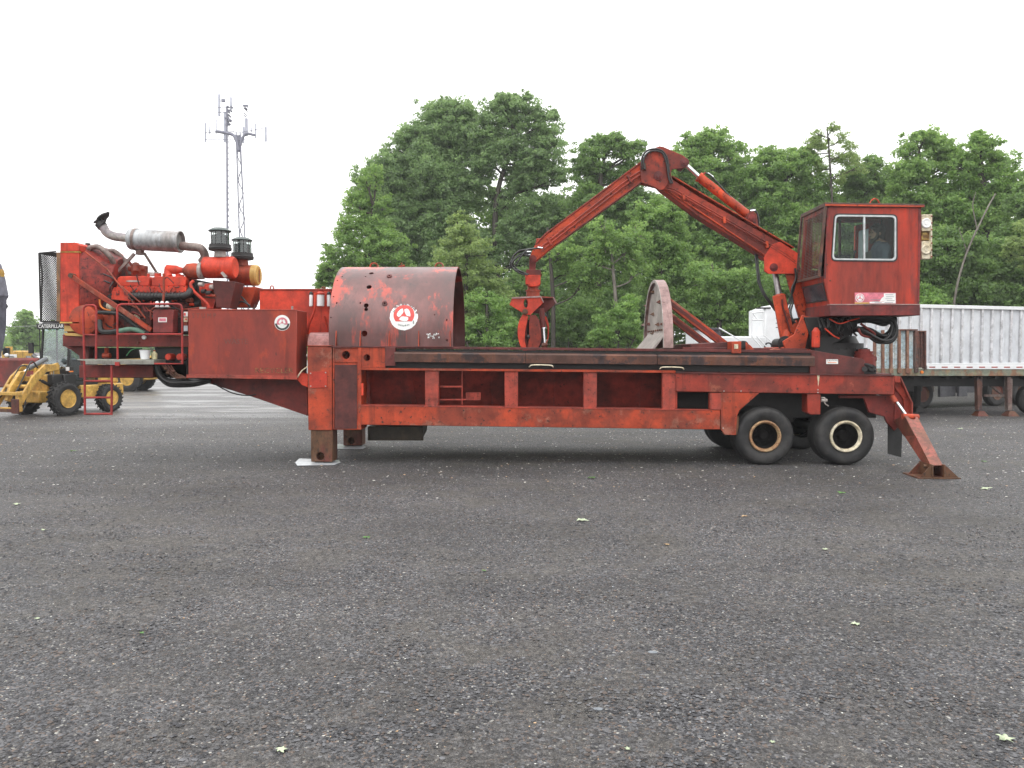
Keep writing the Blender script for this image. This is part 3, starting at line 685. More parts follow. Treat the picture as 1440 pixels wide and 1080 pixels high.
# leaning pale trunk at right
lt = MB(); lt.tube([P(1345, 490, 40) * 1, P(1358, 360, 40), P(1395, 285, 40), P(1412, 262, 40)], .085, 8, 5, .05)
lt.v = [Vector(v) for v in lt.v]
lroot = thing('dead_tree', 'leaning pale bare trunk crossing the trees at the right', 'tree', Vector((P(1345, 490, 40).x, 40, 0)))
lt2 = MB(); b0 = Vector((P(1330, 490, 40).x, 39.4, -.1)); lt2.tube([b0, P(1340, 440, 39.4), P(1356, 365, 39.4), P(1385, 300, 39.4), P(1400, 272, 39.4)], .07, 8, 5, .03)
lt2.build('trunk', BARKP, lroot)
lb = MB(); lb.tube([P(1374, 322, 39.4), P(1368, 290, 39.4), P(1372, 270, 39.4)], .035, 6, 4, .012); lb.tube([P(1360, 355, 39.4), P(1348, 320, 39.4)], .03, 6, 0, .012); lb.build('branch', BARKP, lroot)
# far left small tree, in thin rain
tree('small round tree far off at the left between the grey arm and the yellow machine', 95, [(38, 490), (38, 470), (38, 455)],
     [(34, 447, 10), (24, 462, 11), (42, 458, 12), (52, 470, 9), (30, 476, 12), (46, 482, 10), (20, 480, 9), (38, 440, 6), (56, 460, 6)], 'mid', 1.3, .2, 1.0, 30, thick=.2)

# dense far-off wood behind the row (reads as one mass)
def far_wood(name, label, segs, seed, kind, leafs):
    r_ = np.random.default_rng(seed); Vs = []; Ts = []
    for (px0, px1, ytop, Y, n) in segs:
        for _ in range(n):
            px = r_.uniform(px0, px1); yt = ytop + 10 * math.sin(px * .05) + r_.uniform(0, 1) ** .7 * (500 - ytop)
            c = np.array(P(px, yt, Y + r_.uniform(-1.5, 1.5))); 
            if c[2] < .2: c[2] = .2
            nl = 60; p = r_.normal(size=(nl, 3)) * np.array([.55, .55, .35]) * Y / 50 + c; nn = r_.normal(size=(nl, 3)) * .8 + np.array([0, -.3, 1]); nn /= np.linalg.norm(nn, axis=1, keepdims=True)
            a = r_.normal(size=(nl, 3)); a -= nn * (a * nn).sum(1, keepdims=True); a /= np.linalg.norm(a, axis=1, keepdims=True); b = np.cross(nn, a); s = leafs * r_.uniform(.6, 1.3, (nl, 1))
            Vs.append(np.stack([p - a * s, p + b * s * .6, p + a * s, p - b * s * .6], 1).reshape(-1, 3)); Ts.append(np.repeat(np.clip(r_.normal(.4, .25) + r_.normal(0, .12, nl), 0, 1), 4))
    V = np.concatenate(Vs); T = np.concatenate(Ts); nf = len(V) // 4
    me = bpy.data.meshes.new(name); me.vertices.add(len(V)); me.vertices.foreach_set('co', V.ravel())
    me.loops.add(nf * 4); me.loops.foreach_set('vertex_index', np.arange(nf * 4, dtype=np.int32))
    me.polygons.add(nf); me.polygons.foreach_set('loop_start', np.arange(0, nf * 4, 4, dtype=np.int32)); me.polygons.foreach_set('loop_total', np.full(nf, 4, dtype=np.int32))
    me.update(); at = me.attributes.new('tint', 'FLOAT', 'POINT'); at.data.foreach_set('value', T.astype(np.float32))
    me.materials.append(LEAF[kind]); o = bpy.data.objects.new(name, me); COL.objects.link(o); tag(o, label, 'wood', kind='stuff')
far_wood('far_wood', 'mass of dark undergrowth and foliage filling in behind the tree row', [(500, 1500, 270, 57, 2600), (480, 620, 370, 57, 350)], 5, 'mid', .17)
far_wood('far_hedge', 'low hazy line of far greenery along the horizon at the left', [(-60, 480, 480, 150, 500)], 6, 'mid', .5)
# ================================================================ THE RED MACHINE (one thing, everything bolted to it is a part)
YN, YF = 14.4, 17.3
mc = thing('stump_grinder', 'long rusty red stump grinder trailer with engine, rounded hood, loader boom and cab', 'grinder', P(745, 490, 15.8) * 1)
mc.location = (P(745, 490, 15.8).x, 15.8, 0)
def part(mb, name, mat, parent=None, bev=.008, **k): return mb.build(name, M[mat] if isinstance(mat, str) else mat, parent or mc, bev, **k)
def bolts(mb, pts, Y, r=.016, h=.014):
    for x, y in pts:
        p = P(x, y, Y); mb.cyl(p, p + Vector((0, -h, 0)), r, r * .9, 6)
    return mb

# ---- front legs (near and far), each: sleeve, inner leg, patch
def front_leg(Y, dx):
    x0, x1 = P(433, 560, YN).x + dx, P(467, 560, YN).x + dx
    zt, zm, zb = P(450, 487, YN).z, P(450, 605, YN).z, .035
    s = MB(); s.box(x0, x1, Y, Y + .42, zm, zt)
    s.box(x0 - .012, x1 + .012, Y - .012, Y + .43, zt, zt + .018)
    o = part(s, 'leg_sleeve', 'rail' if Y < 15 else 'beam')
    a0, a1 = x0 + .035, x1 - .004
    l = MB(); l.box(a0, a1, Y + .03, Y + .39, zb, zm + .2)
    l = part(l, 'leg', 'rust')
    xc = a0 + .17; c = MB(); c.cyl((xc, Y - .2, zb + .10), (xc, Y + .2, zb + .10), .072, n=24)
    cut(l, c); b = l.modifiers.new('bevel', 'BEVEL'); b.width = .01; b.segments = 1; b.limit_method = 'ANGLE'
    v = MB(); v.box(xc - .1, xc + .1, Y + .21, Y + .22, zb, zb + .2); part(v, 'leg_hole_shade', 'holeshade', l, 0)  # black backing paints the dark inside the leg hole
front_leg(YN, 0); front_leg(16.85, .02)
m = MB(); m.poly([(435, 523), (460, 522), (460, 545), (435, 546)], YN - .012, YN - .001); pt = part(m, 'patch_plate', 'bright', bev=.003)
m = MB(); bolts(m, [(437, 525), (458, 524), (437, 543), (458, 543)], YN - .012, .014); part(m, 'bolt', 'shield', pt, 0)
m = MB(); m.cyl(P(431, 500, YN + .1), P(433.5, 500, YN + .1), .03, n=8); part(m, 'leg_pin', 'shield', bev=0)

# ---- corner box beside the leg
m = MB(); m.rect(467.5, 488, 508, 604.5, YN + .035, YN + .55)
cb = part(m, 'corner_box', 'rail')
c = MB(); c.cyl(P(484, 499.5, YN - .1), P(484, 499.5, YN - .1) + Vector((0, .45, 0)), .072, n=28); cut(cb, c)
cb.modifiers.new('bevel', 'BEVEL').width = .008
m = MB(); m.rect(470.5, 513, 502, 603, YN + .028, YN + .034); part(m, 'worn_cover_plate', 'maroon', cb, .003)
m = MB(); m.rect(468, 488, 470, 604, YN + .015, YN + .034); m.rect(503.5, 488, 508, 604, YN + .005, YN + .034); m.rect(470, 507.5, 503.5, 509.5, YN + .015, YN + .034); m.rect(470, 488, 503.5, 490, YN + .015, YN + .034)
part(m, 'corner_flange', 'rail', cb, .003)
m = MB(); m.rect(508, 539, 511, 556, YN + .01, YN + .03); part(m, 'latch', 'bright', cb, .002)

# ---- bed: side wall upper strip, rusty ledge, dark gap
m = MB(); m.rect(508, 488.5, 541.5, 517, YN + .02, YN + .10)
us = part(m, 'bed_end_panel', 'rail')
c = MB(); c.cyl(P(514, 503, YN - .1), P(514, 503, YN - .1) + Vector((0, .4, 0)), .062, n=28); cut(us, c)
m = MB(); m.rect(541.5, 488.5, 556, 514.5, YN - .01, YN + .06); m.cyl(P(549, 502.5, YN - .01), P(549, 502.5, YN - .01) + Vector((0, -.012, 0)), .03, n=16); part(m, 'joint_plate', 'maroon', bev=.004)
m = MB(); m.poly([(466, 486.5), (640, 487.5), (1141, 492.5), (1141, 496.5), (640, 491), (466, 490)], YN + .03, YN + .12)
part(m, 'bed_top_edge', 'maroon', bev=.004)
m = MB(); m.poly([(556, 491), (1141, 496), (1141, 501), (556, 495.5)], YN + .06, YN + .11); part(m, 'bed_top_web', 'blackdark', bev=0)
for i, (x0, x1) in enumerate([(556, 739), (739.6, 923), (923.6, 1143)]):
    f = lambda x: (x - 556) / (1143 - 556)
    y0, y1 = 494.5 + f(x0) * 6, 494.5 + f(x1) * 6
    m = MB()
    # angle-iron ledge: sloping top, upright face
    a = [P(x0, y0, YN + .05), P(x1, y1, YN + .05)]; hgt = .185
    for (ya, za, yb, zb) in [(0, 0, 0, 0)]:
        L0, L1 = a
        prof = [(0.05, .012), (-.10, -.012), (-.115, -.03), (-.105, -hgt), (-.09, -hgt), (-.09, -.035), (.05, -.012)]
        m.ex([L0 + Vector((0, dy, dz)) for dy, dz in prof], [L1 + Vector((0, dy, dz)) for dy, dz in prof])
    bolts(m, [(x0 + 16 + k * 30, y0 + 8 + (y1 - y0) * (16 + k * 30) / (x1 - x0)) for k in range(int((x1 - x0 - 20) / 30))][::2], YN - .063, .013)
    part(m, 'bed_ledge', 'brown', bev=.004)
m = MB(); m.poly([(508, 517.4), (950, 521), (950, 524.5), (508, 520.4)], YN - .02, YN + .5); part(m, 'side_flange', 'rail', bev=.004)
m = MB(); m.poly([(541, 495), (1141, 501), (1141, 524), (950, 522), (541, 518)], YN + .13, YN + .2); part(m, 'gap_shade', 'black', bev=0)  # black strip put in as the shade of the gap under the ledge
# handles
for (x0, y0) in ((746.5, 514.5), (930, 517.5)):
    m = MB(); Yh = YN - .09
    m.tube([P(x0 - 2.5, y0 + 1.5, YN + .1), P(x0 - 1.5, y0 + .8, Yh), P(x0 + 3, y0 - 1.2, Yh), P(x0 + 27, y0 - .8, Yh), P(x0 + 31, y0 + 1.2, Yh), P(x0 + 31.5, y0 + 2, YN + .1)], .011, 6, 4); part(m, 'grab_handle', 'cream', bev=0)

# ---- bed trough (floor, inner wall, far wall) so the body is hollow as seen from elsewhere
x0, x1 = P(508, 540, YN).x, P(1013, 540, YN).x
zt = P(760, 519, YN).z
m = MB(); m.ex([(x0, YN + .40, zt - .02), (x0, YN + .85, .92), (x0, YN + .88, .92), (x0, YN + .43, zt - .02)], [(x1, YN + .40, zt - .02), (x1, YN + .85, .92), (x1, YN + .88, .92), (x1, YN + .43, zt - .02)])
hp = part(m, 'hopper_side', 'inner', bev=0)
m = MB()
for px in (571, 690, 780, 905):
    a = P(px, 520, YN + .3); b = P(px + (7 if px < 600 else 0), 574, YN + .3)
    m.bar(a + Vector((0, .12, 0)), b + Vector((0, .50, 0)), .10 if px < 600 else .02, .05 if px < 600 else .03, (0, 1, 0))
part(m, 'hopper_rib', 'inner', hp, .004)
m = MB(); m.rect(649, 520, 650.5, 571, YN + .16, YN + .2); m.rect(617, 542.5, 649, 545, YN + .16, YN + .2); m.rect(655, 552, 676, 563, YN + .3, YN + .32); m.rect(616, 561, 655, 563, YN + .2, YN + .22); part(m, 'brace_frame', 'post', bev=.003)
zb_ = .95
m = MB(); m.box(x0, P(1141, 490, YN).x, YN + .88, YF - .88, zb_, zb_ + .04); part(m, 'bed_floor', 'brown', bev=0)
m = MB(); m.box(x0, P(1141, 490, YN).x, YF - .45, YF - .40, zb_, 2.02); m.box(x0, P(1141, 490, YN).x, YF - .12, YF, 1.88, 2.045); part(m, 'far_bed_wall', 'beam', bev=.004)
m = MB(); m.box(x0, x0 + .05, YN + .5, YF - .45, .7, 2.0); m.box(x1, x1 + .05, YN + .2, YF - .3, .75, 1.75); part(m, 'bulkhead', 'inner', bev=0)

# ---- lower side frame
m = MB(); m.poly([(505, 570), (1013, 577), (1013, 604), (1000, 604), (510, 597.5), (505, 597.5)], YN, YN + .18)
lr = part(m, 'lower_rail', 'rail', bev=.01)
m = MB(); m.poly([(505, 569.3), (998, 576), (998, 577.4), (505, 571)], YN - .01, YN + .30); part(m, 'rail_lip', 'post', lr, .003)
for a, b in ((597.5, 617), (709.5, 728.5), (820.5, 839.5), (931.5, 950.5)):
    m = MB(); t_ = 518 + (a - 508) / 442 * 3.6
    m.poly([(a, t_ + 2.2), (b, t_ + 2.4), (b, 570.5 + (b - 505) * .0138), (a, 570 + (a - 505) * .0138)], YN + .012, YN + .14); part(m, 'side_post', 'post', bev=.008)
m = MB(); m.box(P(505, 0 + 560, YN).x, P(1013, 560, YN).x, YF - .18, YF, P(700, 600, YN).z, P(700, 573, YN).z); part(m, 'far_lower_rail', 'beam')
for px in (600, 715, 826, 938):
    m = MB(); xx = P(px, 550, YN).x; m.box(xx, xx + .24, YF - .15, YF - .02, .8, 1.9); part(m, 'far_side_post', 'beam')

# ---- rear upper beam and brackets
m = MB(); m.poly([(950.5, 524.2), (1258, 528), (1258, 555.2), (950.5, 550.8)], YN - .02, YN + .16)
rb = part(m, 'rear_beam', 'raild', bev=.01)
m = MB(); m.poly([(950.5, 523.4), (1258, 527.3), (1258, 529), (950.5, 525)], YN - .05, YN + .5); part(m, 'beam_lip', 'maroon', rb, .003)
m = MB(); m.poly([(998, 552.3), (1014.5, 552.6), (1014.5, 576.6), (998, 576.2)], YN - .005, YN + .12); m.poly([(950.5, 550.8), (952.5, 550.9), (952.5, 576), (950.5, 576)], YN + .02, YN + .12); part(m, 'rear_post', 'post')
m = MB(); m.rect(952.5, 551.5, 998, 575.5, YN + .14, YN + .2); part(m, 'recess_shade', 'holeshade', bev=0)  # black sheet added for the shade in the opening
m = MB(); m.poly([(1014, 551.6), (1068, 552.6), (1040, 577), (1037, 584), (1035, 612), (1019, 611.5), (1014, 604)], YN - .012, YN + .05)
bk = part(m, 'spring_bracket', 'rail', bev=.006)
m = MB(); bolts(m, [(1018, 550), (1042, 550), (1017, 602), (1150, 552), (1150, 548)], YN - .022, .014); part(m, 'bolt', 'shield', bk, 0)
m = MB(); m.poly([(1036, 586), (1039, 585), (1038, 612), (1035, 612)], YN + .05, YN + .35); part(m, 'bracket_gusset', 'rust', bk, .003)
m = MB(); m.poly([(1135.5, 554), (1154, 554.3), (1154, 583), (1140, 583), (1135.5, 580)], YN - .005, YN + .3); part(m, 'hanger_post', 'raild')
m = MB(); m.tube([P(1155, 559, YN + .02), P(1160, 560, YN - .02), P(1160, 567, YN - .02), P(1165, 571, YN)], .012, 6, 4)
m.cyl(P(1155, 563, YN), P(1163, 563, YN), .03, n=10); part(m, 'air_fitting', 'shield', bev=0)
m = MB(); m.poly([(1149, 527), (1152.5, 527), (1151.8, 536), (1150.6, 544), (1150, 535)], YN - .026, YN - .0205); part(m, 'paint_drip', 'cream', rb, 0)
# chassis behind the wheels
m = MB(); xa, xb = P(1013, 560, YN).x, P(1258, 560, YN).x
m.box(xa, xb, YN + .75, YN + .95, .80, 1.62); m.box(xa, xb, YF - .95, YF - .75, .80, 1.62); m.box(xa, xb, YN + .2, YF - .2, 1.32, 1.36); m.box(xa + 1.4, xa + 1.6, YN + .9, YF - .9, .7, 1.3)
part(m, 'chassis_rail', 'black', bev=0)
m = MB(); m.box(xa - .9, xb, YF - .14, YF, P(1100, 553, YN).z, P(1100, 526, YN).z); part(m, 'far_rear_beam', 'beam')
m = MB()
for px in (1077, 1191):
    xx = P(px, 612, YN).x; m.cyl((xx, YN + .3, .54), (xx, YF - .3, .54), .10, n=16)
    m.bar((xx, YN + 1.0, .54), (xx, YN + 1.0, 1.0), .2, .2, (0, 1, 0))
part(m, 'axle', 'black', bev=0)
# deck at the rear carrying the turret
m = MB(); m.box(P(1141, 490, YN).x, P(1258, 530, YN).x, YN + .12, YF - .1, P(1200, 529.5, YN).z, P(1200, 528, YN).z + .03); part(m, 'rear_deck', 'maroon', bev=.004)

# ---- tail: wing plate, outrigger cylinder, outrigger leg and foot, mudflap
m = MB(); m.poly([(1180, 556), (1258, 556), (1258, 588), (1264, 600), (1258, 606), (1247, 594), (1244, 586), (1222, 580), (1215, 560), (1180, 560)], YN + .16, YN + .22); part(m, 'rear_skirt', 'beam')
m = MB(); m.poly([(1258, 528.5), (1265.5, 529.5), (1282, 567), (1281.5, 586), (1273, 586), (1270, 560), (1258, 545)], YN + .10, YN + .13)
m.poly([(1258, 528.5), (1265.5, 529.5), (1267, 538), (1258, 538)], YN - .01, YN + .1)
wp = part(m, 'tail_wing', 'raild', bev=.004)
m = MB(); q = [P(1265.5, 529.5, YN), P(1282.5, 567, YN), P(1282, 586, YN)]
for a, b in zip(q, q[1:]): m.ex([a + Vector((0, 0, 0)), b, b + Vector((.02, 0, 0)), a + Vector((.02, 0, 0))], [a + Vector((0, .4, 0)), b + Vector((0, .4, 0)), b + Vector((.02, .4, 0)), a + Vector((.02, .4, 0))])
part(m, 'wing_flange', 'post', wp, .002)
m = MB(); m.rect(1258, 538, 1270, 590, YN + .14, YN + .5); part(m, 'tail_box', 'inner', wp, 0)
m = MB(); m.cyl(P(1254, 556, YN + .06), P(1260, 566, YN - .02), .045, n=14); part(m, 'cylinder_barrel', 'rail', bev=0)
m = MB(); m.cyl(P(1258, 561, YN + .02), P(1277, 588, YN - .12), .028, n=14); part(m, 'outrigger_rod', 'chrome', bev=0)
m = MB(); m.poly([(1248.5, 594), (1269, 604), (1267.5, 643), (1248.5, 638)], YN + .25, YN + .262); part(m, 'mudflap', 'rubber', bev=0)
# outrigger swings out towards the viewer: four corners top and bottom in true 3-D
def J(px, py, Y): return P(px, py, Y)
T0, T1 = J(1272.5, 584, 14.15), J(1290, 585, 14.15)
B0, B1 = J(1309, 654.5, 13.02), J(1326, 654.5, 13.02)
T2, T3 = J(1257, 591, 14.55), J(1257, 591, 14.55) + (T1 - T0)
B2, B3 = J(1300, 656, 13.30), J(1300, 656, 13.30) + (B1 - B0)
m = MB(); m.ex([T0, T1, T3, T2], [B0, B1, B3, B2])
lg = part(m, 'outrigger_leg', paint('outrigger_worn', (.30, .075, .055), (.17, .06, .035), 2.2, spots=(.09, .04, .02), spot_t=(.55, .66), rough=(.32, .5)), bev=.006)
ctr = (T0 + T1) / 2; dn = (B0 - T0).normalized(); nrm = (T1 - T0).cross(B0 - T0).normalized()
c = MB(); c.cyl(ctr + dn * .045 - nrm * .3, ctr + dn * .045 + nrm * .3, .062, n=20); c2 = MB()
try: cut(lg, c)
except Exception as e: print('cut', e)
lg.modifiers.new('bevel', 'BEVEL').width = .005
m = MB(); e0 = T0 + (B0 - T0) * .42; e2 = T2 + (B2 - T2) * .36
m.ex([T0 + Vector((-.012, 0, 0)), T2 + Vector((-.012, 0, 0)), e2 + Vector((-.012, 0, 0)), e0 + Vector((-.012, 0, 0))], [T0 + Vector((-.001, 0, 0)), T2 + Vector((-.001, 0, 0)), e2 + Vector((-.001, 0, 0)), e0 + Vector((-.001, 0, 0))])
part(m, 'leg_reinforcement', 'rust', lg, .003)
m = MB(); m.cyl(T0 + Vector((-.03, .03, -.02)), T1 + Vector((.03, .03, -.02)), .05, n=16); part(m, 'leg_knuckle', 'rail', lg, 0)
fx0, fx1 = G(1287, 672).x, G(1346, 672).x; fy0 = 12.95; xm0, xm1 = B0.x, B1.x
m = MB(); m.box(fx0, fx1, fy0, fy0 + .55, .0, .022)
ft = part(m, 'outrigger_foot', 'rust', bev=.003)
zt_ = B0.z - .01
m = MB()
for yy in (fy0 + .02, fy0 + .40):
    m.ex([(fx0 + .03, yy, .022), (xm0, yy, .022), (xm0, yy, zt_ + .02), (xm0 - .04, yy, zt_)], [(fx0 + .03, yy + .02, .022), (xm0, yy + .02, .022), (xm0, yy + .02, zt_ + .02), (xm0 - .04, yy + .02, zt_)])
    m.ex([(xm1, yy, .022), (fx1 - .03, yy, .022), (xm1 + .04, yy, zt_), (xm1, yy, zt_ + .02)], [(xm1, yy + .02, .022), (fx1 - .03, yy + .02, .022), (xm1 + .04, yy + .02, zt_), (xm1, yy + .02, zt_ + .02)])
m.box(xm0 - .01, xm0 + .012, fy0, fy0 + .45, .022, zt_ + .03); m.box(xm1 - .012, xm1 + .01, fy0, fy0 + .45, .022, zt_ + .03)
m.cyl((xm0 - .06, fy0 + .2, zt_ - .02), (xm1 + .06, fy0 + .2, zt_ - .02), .03, n=12)
part(m, 'foot_gusset', 'rust', ft, .003)

# ---- wheels, duals on both sides of both axles
tyre_m = paint('dusty_tyre_rubber', (.020, .020, .021), (.040, .038, .037), 2.2, .42, .62, spots=(.07, .062, .055), spot_t=(.64, .74), rough=(.5, .75), bump=.1)
tyre_d = plain('worn_tyre_rubber', (.019, .018, .018), .7, 0, .35, 3.5, .1)
def wheel(xx, Yo, side, rim, R_=.53, W=.27, name='wheel'):
    """side -1: outer face towards the viewer"""
    d = Vector((0, -side, 0)); c = Vector((xx, Yo, R_ - .006))          # outer side plane centre, d points inward
    w = MB()
    prof = [(.035, .285), (.018, .31), (.0, .37), (-.012, .43), (.002, .475), (.028, .502), (.06, .519), (.085, .53)]
    for k in range(3): u = .085 + k * (W - .17) / 3; prof += [(u + .006, .53), (u + .010, .518), (u + .022, .518), (u + .026, .53)]
    prof += [(W - .085, .53), (W - .05, .517), (W - .02, .49), (W, .44), (W, .36), (W - .03, .285)]
    w.lathe(c, d, prof, 56, closed=True)
    wo = part(w, name, tyre_m if rim else tyre_d, bev=0)
    if not rim: return wo
    r = MB(); r.lathe(c, d, [(.03, .288), (-.004, .283), (-.012, .268), (-.006, .252), (.012, .243), (.03, .236), (.045, .228), (.06, .236), (.055, .262), (.05, .288)], 48, closed=True)
    ro = part(r, 'rim', rim, wo, 0)
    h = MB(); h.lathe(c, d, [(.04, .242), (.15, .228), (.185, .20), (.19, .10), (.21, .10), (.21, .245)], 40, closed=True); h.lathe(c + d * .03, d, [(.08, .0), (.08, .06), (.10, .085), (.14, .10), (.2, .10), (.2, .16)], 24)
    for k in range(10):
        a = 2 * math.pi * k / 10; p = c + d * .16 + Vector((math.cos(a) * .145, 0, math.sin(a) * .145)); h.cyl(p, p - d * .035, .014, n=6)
    part(h, 'hub', 'holeshade', wo, 0); return wo  # hub painted black for the shade deep inside the rim
xw1, xw2 = P(1077, 611, YN).x, P(1191, 611, YN).x
wheel(xw1, YN + .02, -1, M['rimrust']); wheel(xw2, YN + .02, -1, M['cream'])
for xw in (xw1, xw2): wheel(xw, YN + .33, -1, None); wheel(xw, YF - .02, 1, M['cream']); wheel(xw, YF - .33, 1, None)

# ---- chute under the bed
m = MB(); A = [P(518, 599.5, 15.3), P(593, 600, 15.3), P(593, 619, 15.3), P(518, 618, 15.3)]
m.ex(A, [A[0] + Vector((0, .9, 0)), A[1] + Vector((0, .9, 0)), A[2] + Vector((0, .8, .1)), A[3] + Vector((0, .8, .1))])
m.rect(592, 600, 595, 619.5, 15.28, 15.34); m.rect(517, 600, 519.5, 619, 15.28, 15.34); m.rect(517, 617.5, 595, 619.5, 15.28, 15.34)
part(m, 'discharge_chute', paint('dark_oily_steel', (.035, .03, .022), (.06, .045, .03), 2, spots=(.02, .015, .01)), bev=.005)

# ---- rounded hood
HY, HR, hs_ = 15.85, 1.35, .22
hx0, hx1 = P(462.5, 486.5, 14.5).x, P(637, 487, 14.5).x
HZ = P(550, 487, 14.5).z
def H(x, s, off=0.0):
    if s < hs_: return Vector((x, HY - HR - off, HZ + s))
    if s > hs_ + math.pi * HR: return Vector((x, HY + HR + off, HZ + hs_ - (s - hs_ - math.pi * HR)))
    a = (s - hs_) / HR; return Vector((x, HY - (HR + off) * math.cos(a), HZ + hs_ + (HR + off) * math.sin(a)))
def hood_inv(px, py):
    x = hx0 + (hx1 - hx0) * .5; s = .5
    for _ in range(30):
        lo, hi = 0, hs_ + 1.5 * HR * .95
        for _ in range(30):
            mi = (lo + hi) / 2
            if PR(H(x, mi))[1] > py: lo = mi
            else: hi = mi
        s = (lo + hi) / 2
        q = PR(H(x, s))[0]; x += (px - q) * (H(x, s).y) / FPX
    return x, s
m = MB(); Ltot = 2 * hs_ + math.pi * HR; ns = 60; nxh = 2
loopo = [(H(0, Ltot * i / ns, 0)) for i in range(ns + 1)]; loopi = [(H(0, Ltot * i / ns, -.03)) for i in range(ns + 1)][::-1]
prof = loopo + loopi
m.ex([Vector((hx0, p.y, p.z)) for p in prof], [Vector((hx1, p.y, p.z)) for p in prof])
# build without the giant n-gon caps being a problem: they are the thin edge rings
hood = part(m, 'hood', 'drum', bev=0, angle=50)
cc = MB(); holes = [(524.5, 384.3, .045, 1.5), (519, 403.5, .05, 1), (515, 429.5, .045, 1), (514.8, 435, .035, 1), (512.5, 469, .055, 1),
    (481, 389, .016, 1), (514, 389, .016, 1), (474.5, 394.5, .014, 1), (469, 417, .014, 1), (473.5, 426, .016, 1), (506.5, 426, .016, 1), (465.5, 446.5, .014, 1), (628, 450, .016, 1), (628.5, 478.5, .022, 1), (547.5, 388, .02, 1), (541, 427, .018, 1), (611, 442.5, .012, 1)]
for px, py, r, st in holes:
    x, s = hood_inv(px, py); a = H(x, s, .1); b = H(x, s, -.15)
    if st > 1: cc.cyl(a + Vector((-.03, 0, 0)), b + Vector((-.03, 0, 0)), r, n=16); 
    else: cc.cyl(a, b, r, n=16)
try: cut(hood, cc); hood.data.set_sharp_from_angle(angle=R(50))
except Exception as e: print('hood cut', e)
m = MB()
for px, py in ((547.5, 388.5), (541, 427)):
    x, s = hood_inv(px, py); m.lathe(H(x, s, .001), H(x, s, 1) - H(x, s, 0), [(0, .052), (.014, .05), (.014, .02), (0, .02)], 20, closed=True)
part(m, 'boss_ring', 'maroon', hood, 0)
m = MB()
for px in (473, 507, 547.5, 589, 633.5):
    x, s0 = hood_inv(px, 485); x2, s1 = hood_inv(px + .6, 465)
    a = H(x, 0, .0); m.ex([a + Vector((-.008, -.07, 0)), a + Vector((.008, -.07, 0)), a + Vector((.008, .01, 0)), a + Vector((-.008, .01, 0))], [H(x, s1, .006) + Vector((-.008, 0, 0)), H(x, s1, .006) + Vector((.008, 0, 0)), H(x, s1, -.01) + Vector((.008, 0, 0)), H(x, s1, -.01) + Vector((-.008, 0, 0))])
part(m, 'hood_rib', 'rail', hood, 0)
m = MB(); m.box(hx0, hx1, HY - HR - .10, HY - HR + .02, HZ - .022, HZ + .001); m.box(hx0, hx1, HY + HR - .02, HY + HR + .10, HZ - .022, HZ + .001); part(m, 'hood_flange', 'maroon', hood, .003)
m = MB(); m.box(hx0 + .02, hx0 + .05, HY - HR + .04, HY + HR - .04, HZ - .3, HZ + hs_)
n_ = 30; m.ex([(hx0 + .02, HY - (HR - .04) * math.cos(math.pi * i / n_), HZ + hs_ - .01 + (HR - .04) * math.sin(math.pi * i / n_)) for i in range(n_ + 1)], [(hx0 + .05, HY - (HR - .04) * math.cos(math.pi * i / n_), HZ + hs_ - .01 + (HR - .04) * math.sin(math.pi * i / n_)) for i in range(n_ + 1)])
part(m, 'hood_end_plate', 'inner', hood, 0)
# top lugs
m = MB()
for px, kind in ((518, 0), (558, 1), (613, 0)):
    x, s = hood_inv(px, 381); p = H(x, hs_ + HR * math.pi / 2); 
    if kind == 0: m.tube([p + Vector((-.09, 0, -.02)), p + Vector((-.06, 0, .06)), p + Vector((0, 0, .085)), p + Vector((.06, 0, .06)), p + Vector((.09, 0, -.02))], .016, 6, 4)
    else: m.bar(p + Vector((-.06, 0, .01)), p + Vector((.06, 0, .04)), .05, .03); m.bar(p + Vector((.02, 0, .03)), p + Vector((.07, 0, -.0)), .02, .02); m.cyl(p, p + Vector((0, 0, .09)), .014, n=8)
part(m, 'lifting_lug', 'rail', hood, 0)

# decals: disc built in rings on the curved hood
def surf_poly(mb, pts, fn, sub=1):
    """fan polygon mapped to a surface"""
    c = (sum(p[0] for p in pts) / len(pts), sum(p[1] for p in pts) / len(pts)); n = len(pts); rings = 4; vs = [fn(*c)]; fs = []
    for k in range(1, rings + 1):
        for p in pts: vs.append(fn(c[0] + (p[0] - c[0]) * k / rings, c[1] + (p[1] - c[1]) * k / rings))
    for i in range(n):
        j = (i + 1) % n; fs.append([0, 1 + i, 1 + j])
        for k in range(rings - 1): fs.append([1 + k * n + i, 1 + (k + 1) * n + i, 1 + (k + 1) * n + j, 1 + k * n + j])
    return mb.add(vs, fs)
def circ(r, n=36, cx=0, cy=0, a0=0, a1=2 * math.pi): return [(cx + r * math.cos(a0 + (a1 - a0) * i / n), cy + r * math.sin(a0 + (a1 - a0) * i / n)) for i in range(n + (a1 - a0 < 6.28))]
def recycle_arrows(mb, fn, r):
    """three chasing arrows round a triangle"""
    for k in range(3):
        a = math.radians(30 + 120 * k); q = lambda rr, d: (rr * r * math.cos(a + math.radians(d)), rr * r * math.sin(a + math.radians(d)))
        surf_poly(mb, [q(1.0, -46), q(.97, -28), q(.95, -8), q(1.0, 10), q(.99, 26), q(.62, 38), q(.30, 18), q(.27, -10), q(.44, -50), q(.7, -49)], fn)
        surf_poly(mb, [q(1.06, 20), q(1.0, 40), q(.80, 56), q(.52, 52), q(.34, 30), q(.7, 24)], fn)
dx_, ds_ = hood_inv(568, 445)
def hd(off): return lambda u, v: H(dx_ + u, ds_ + v, off)
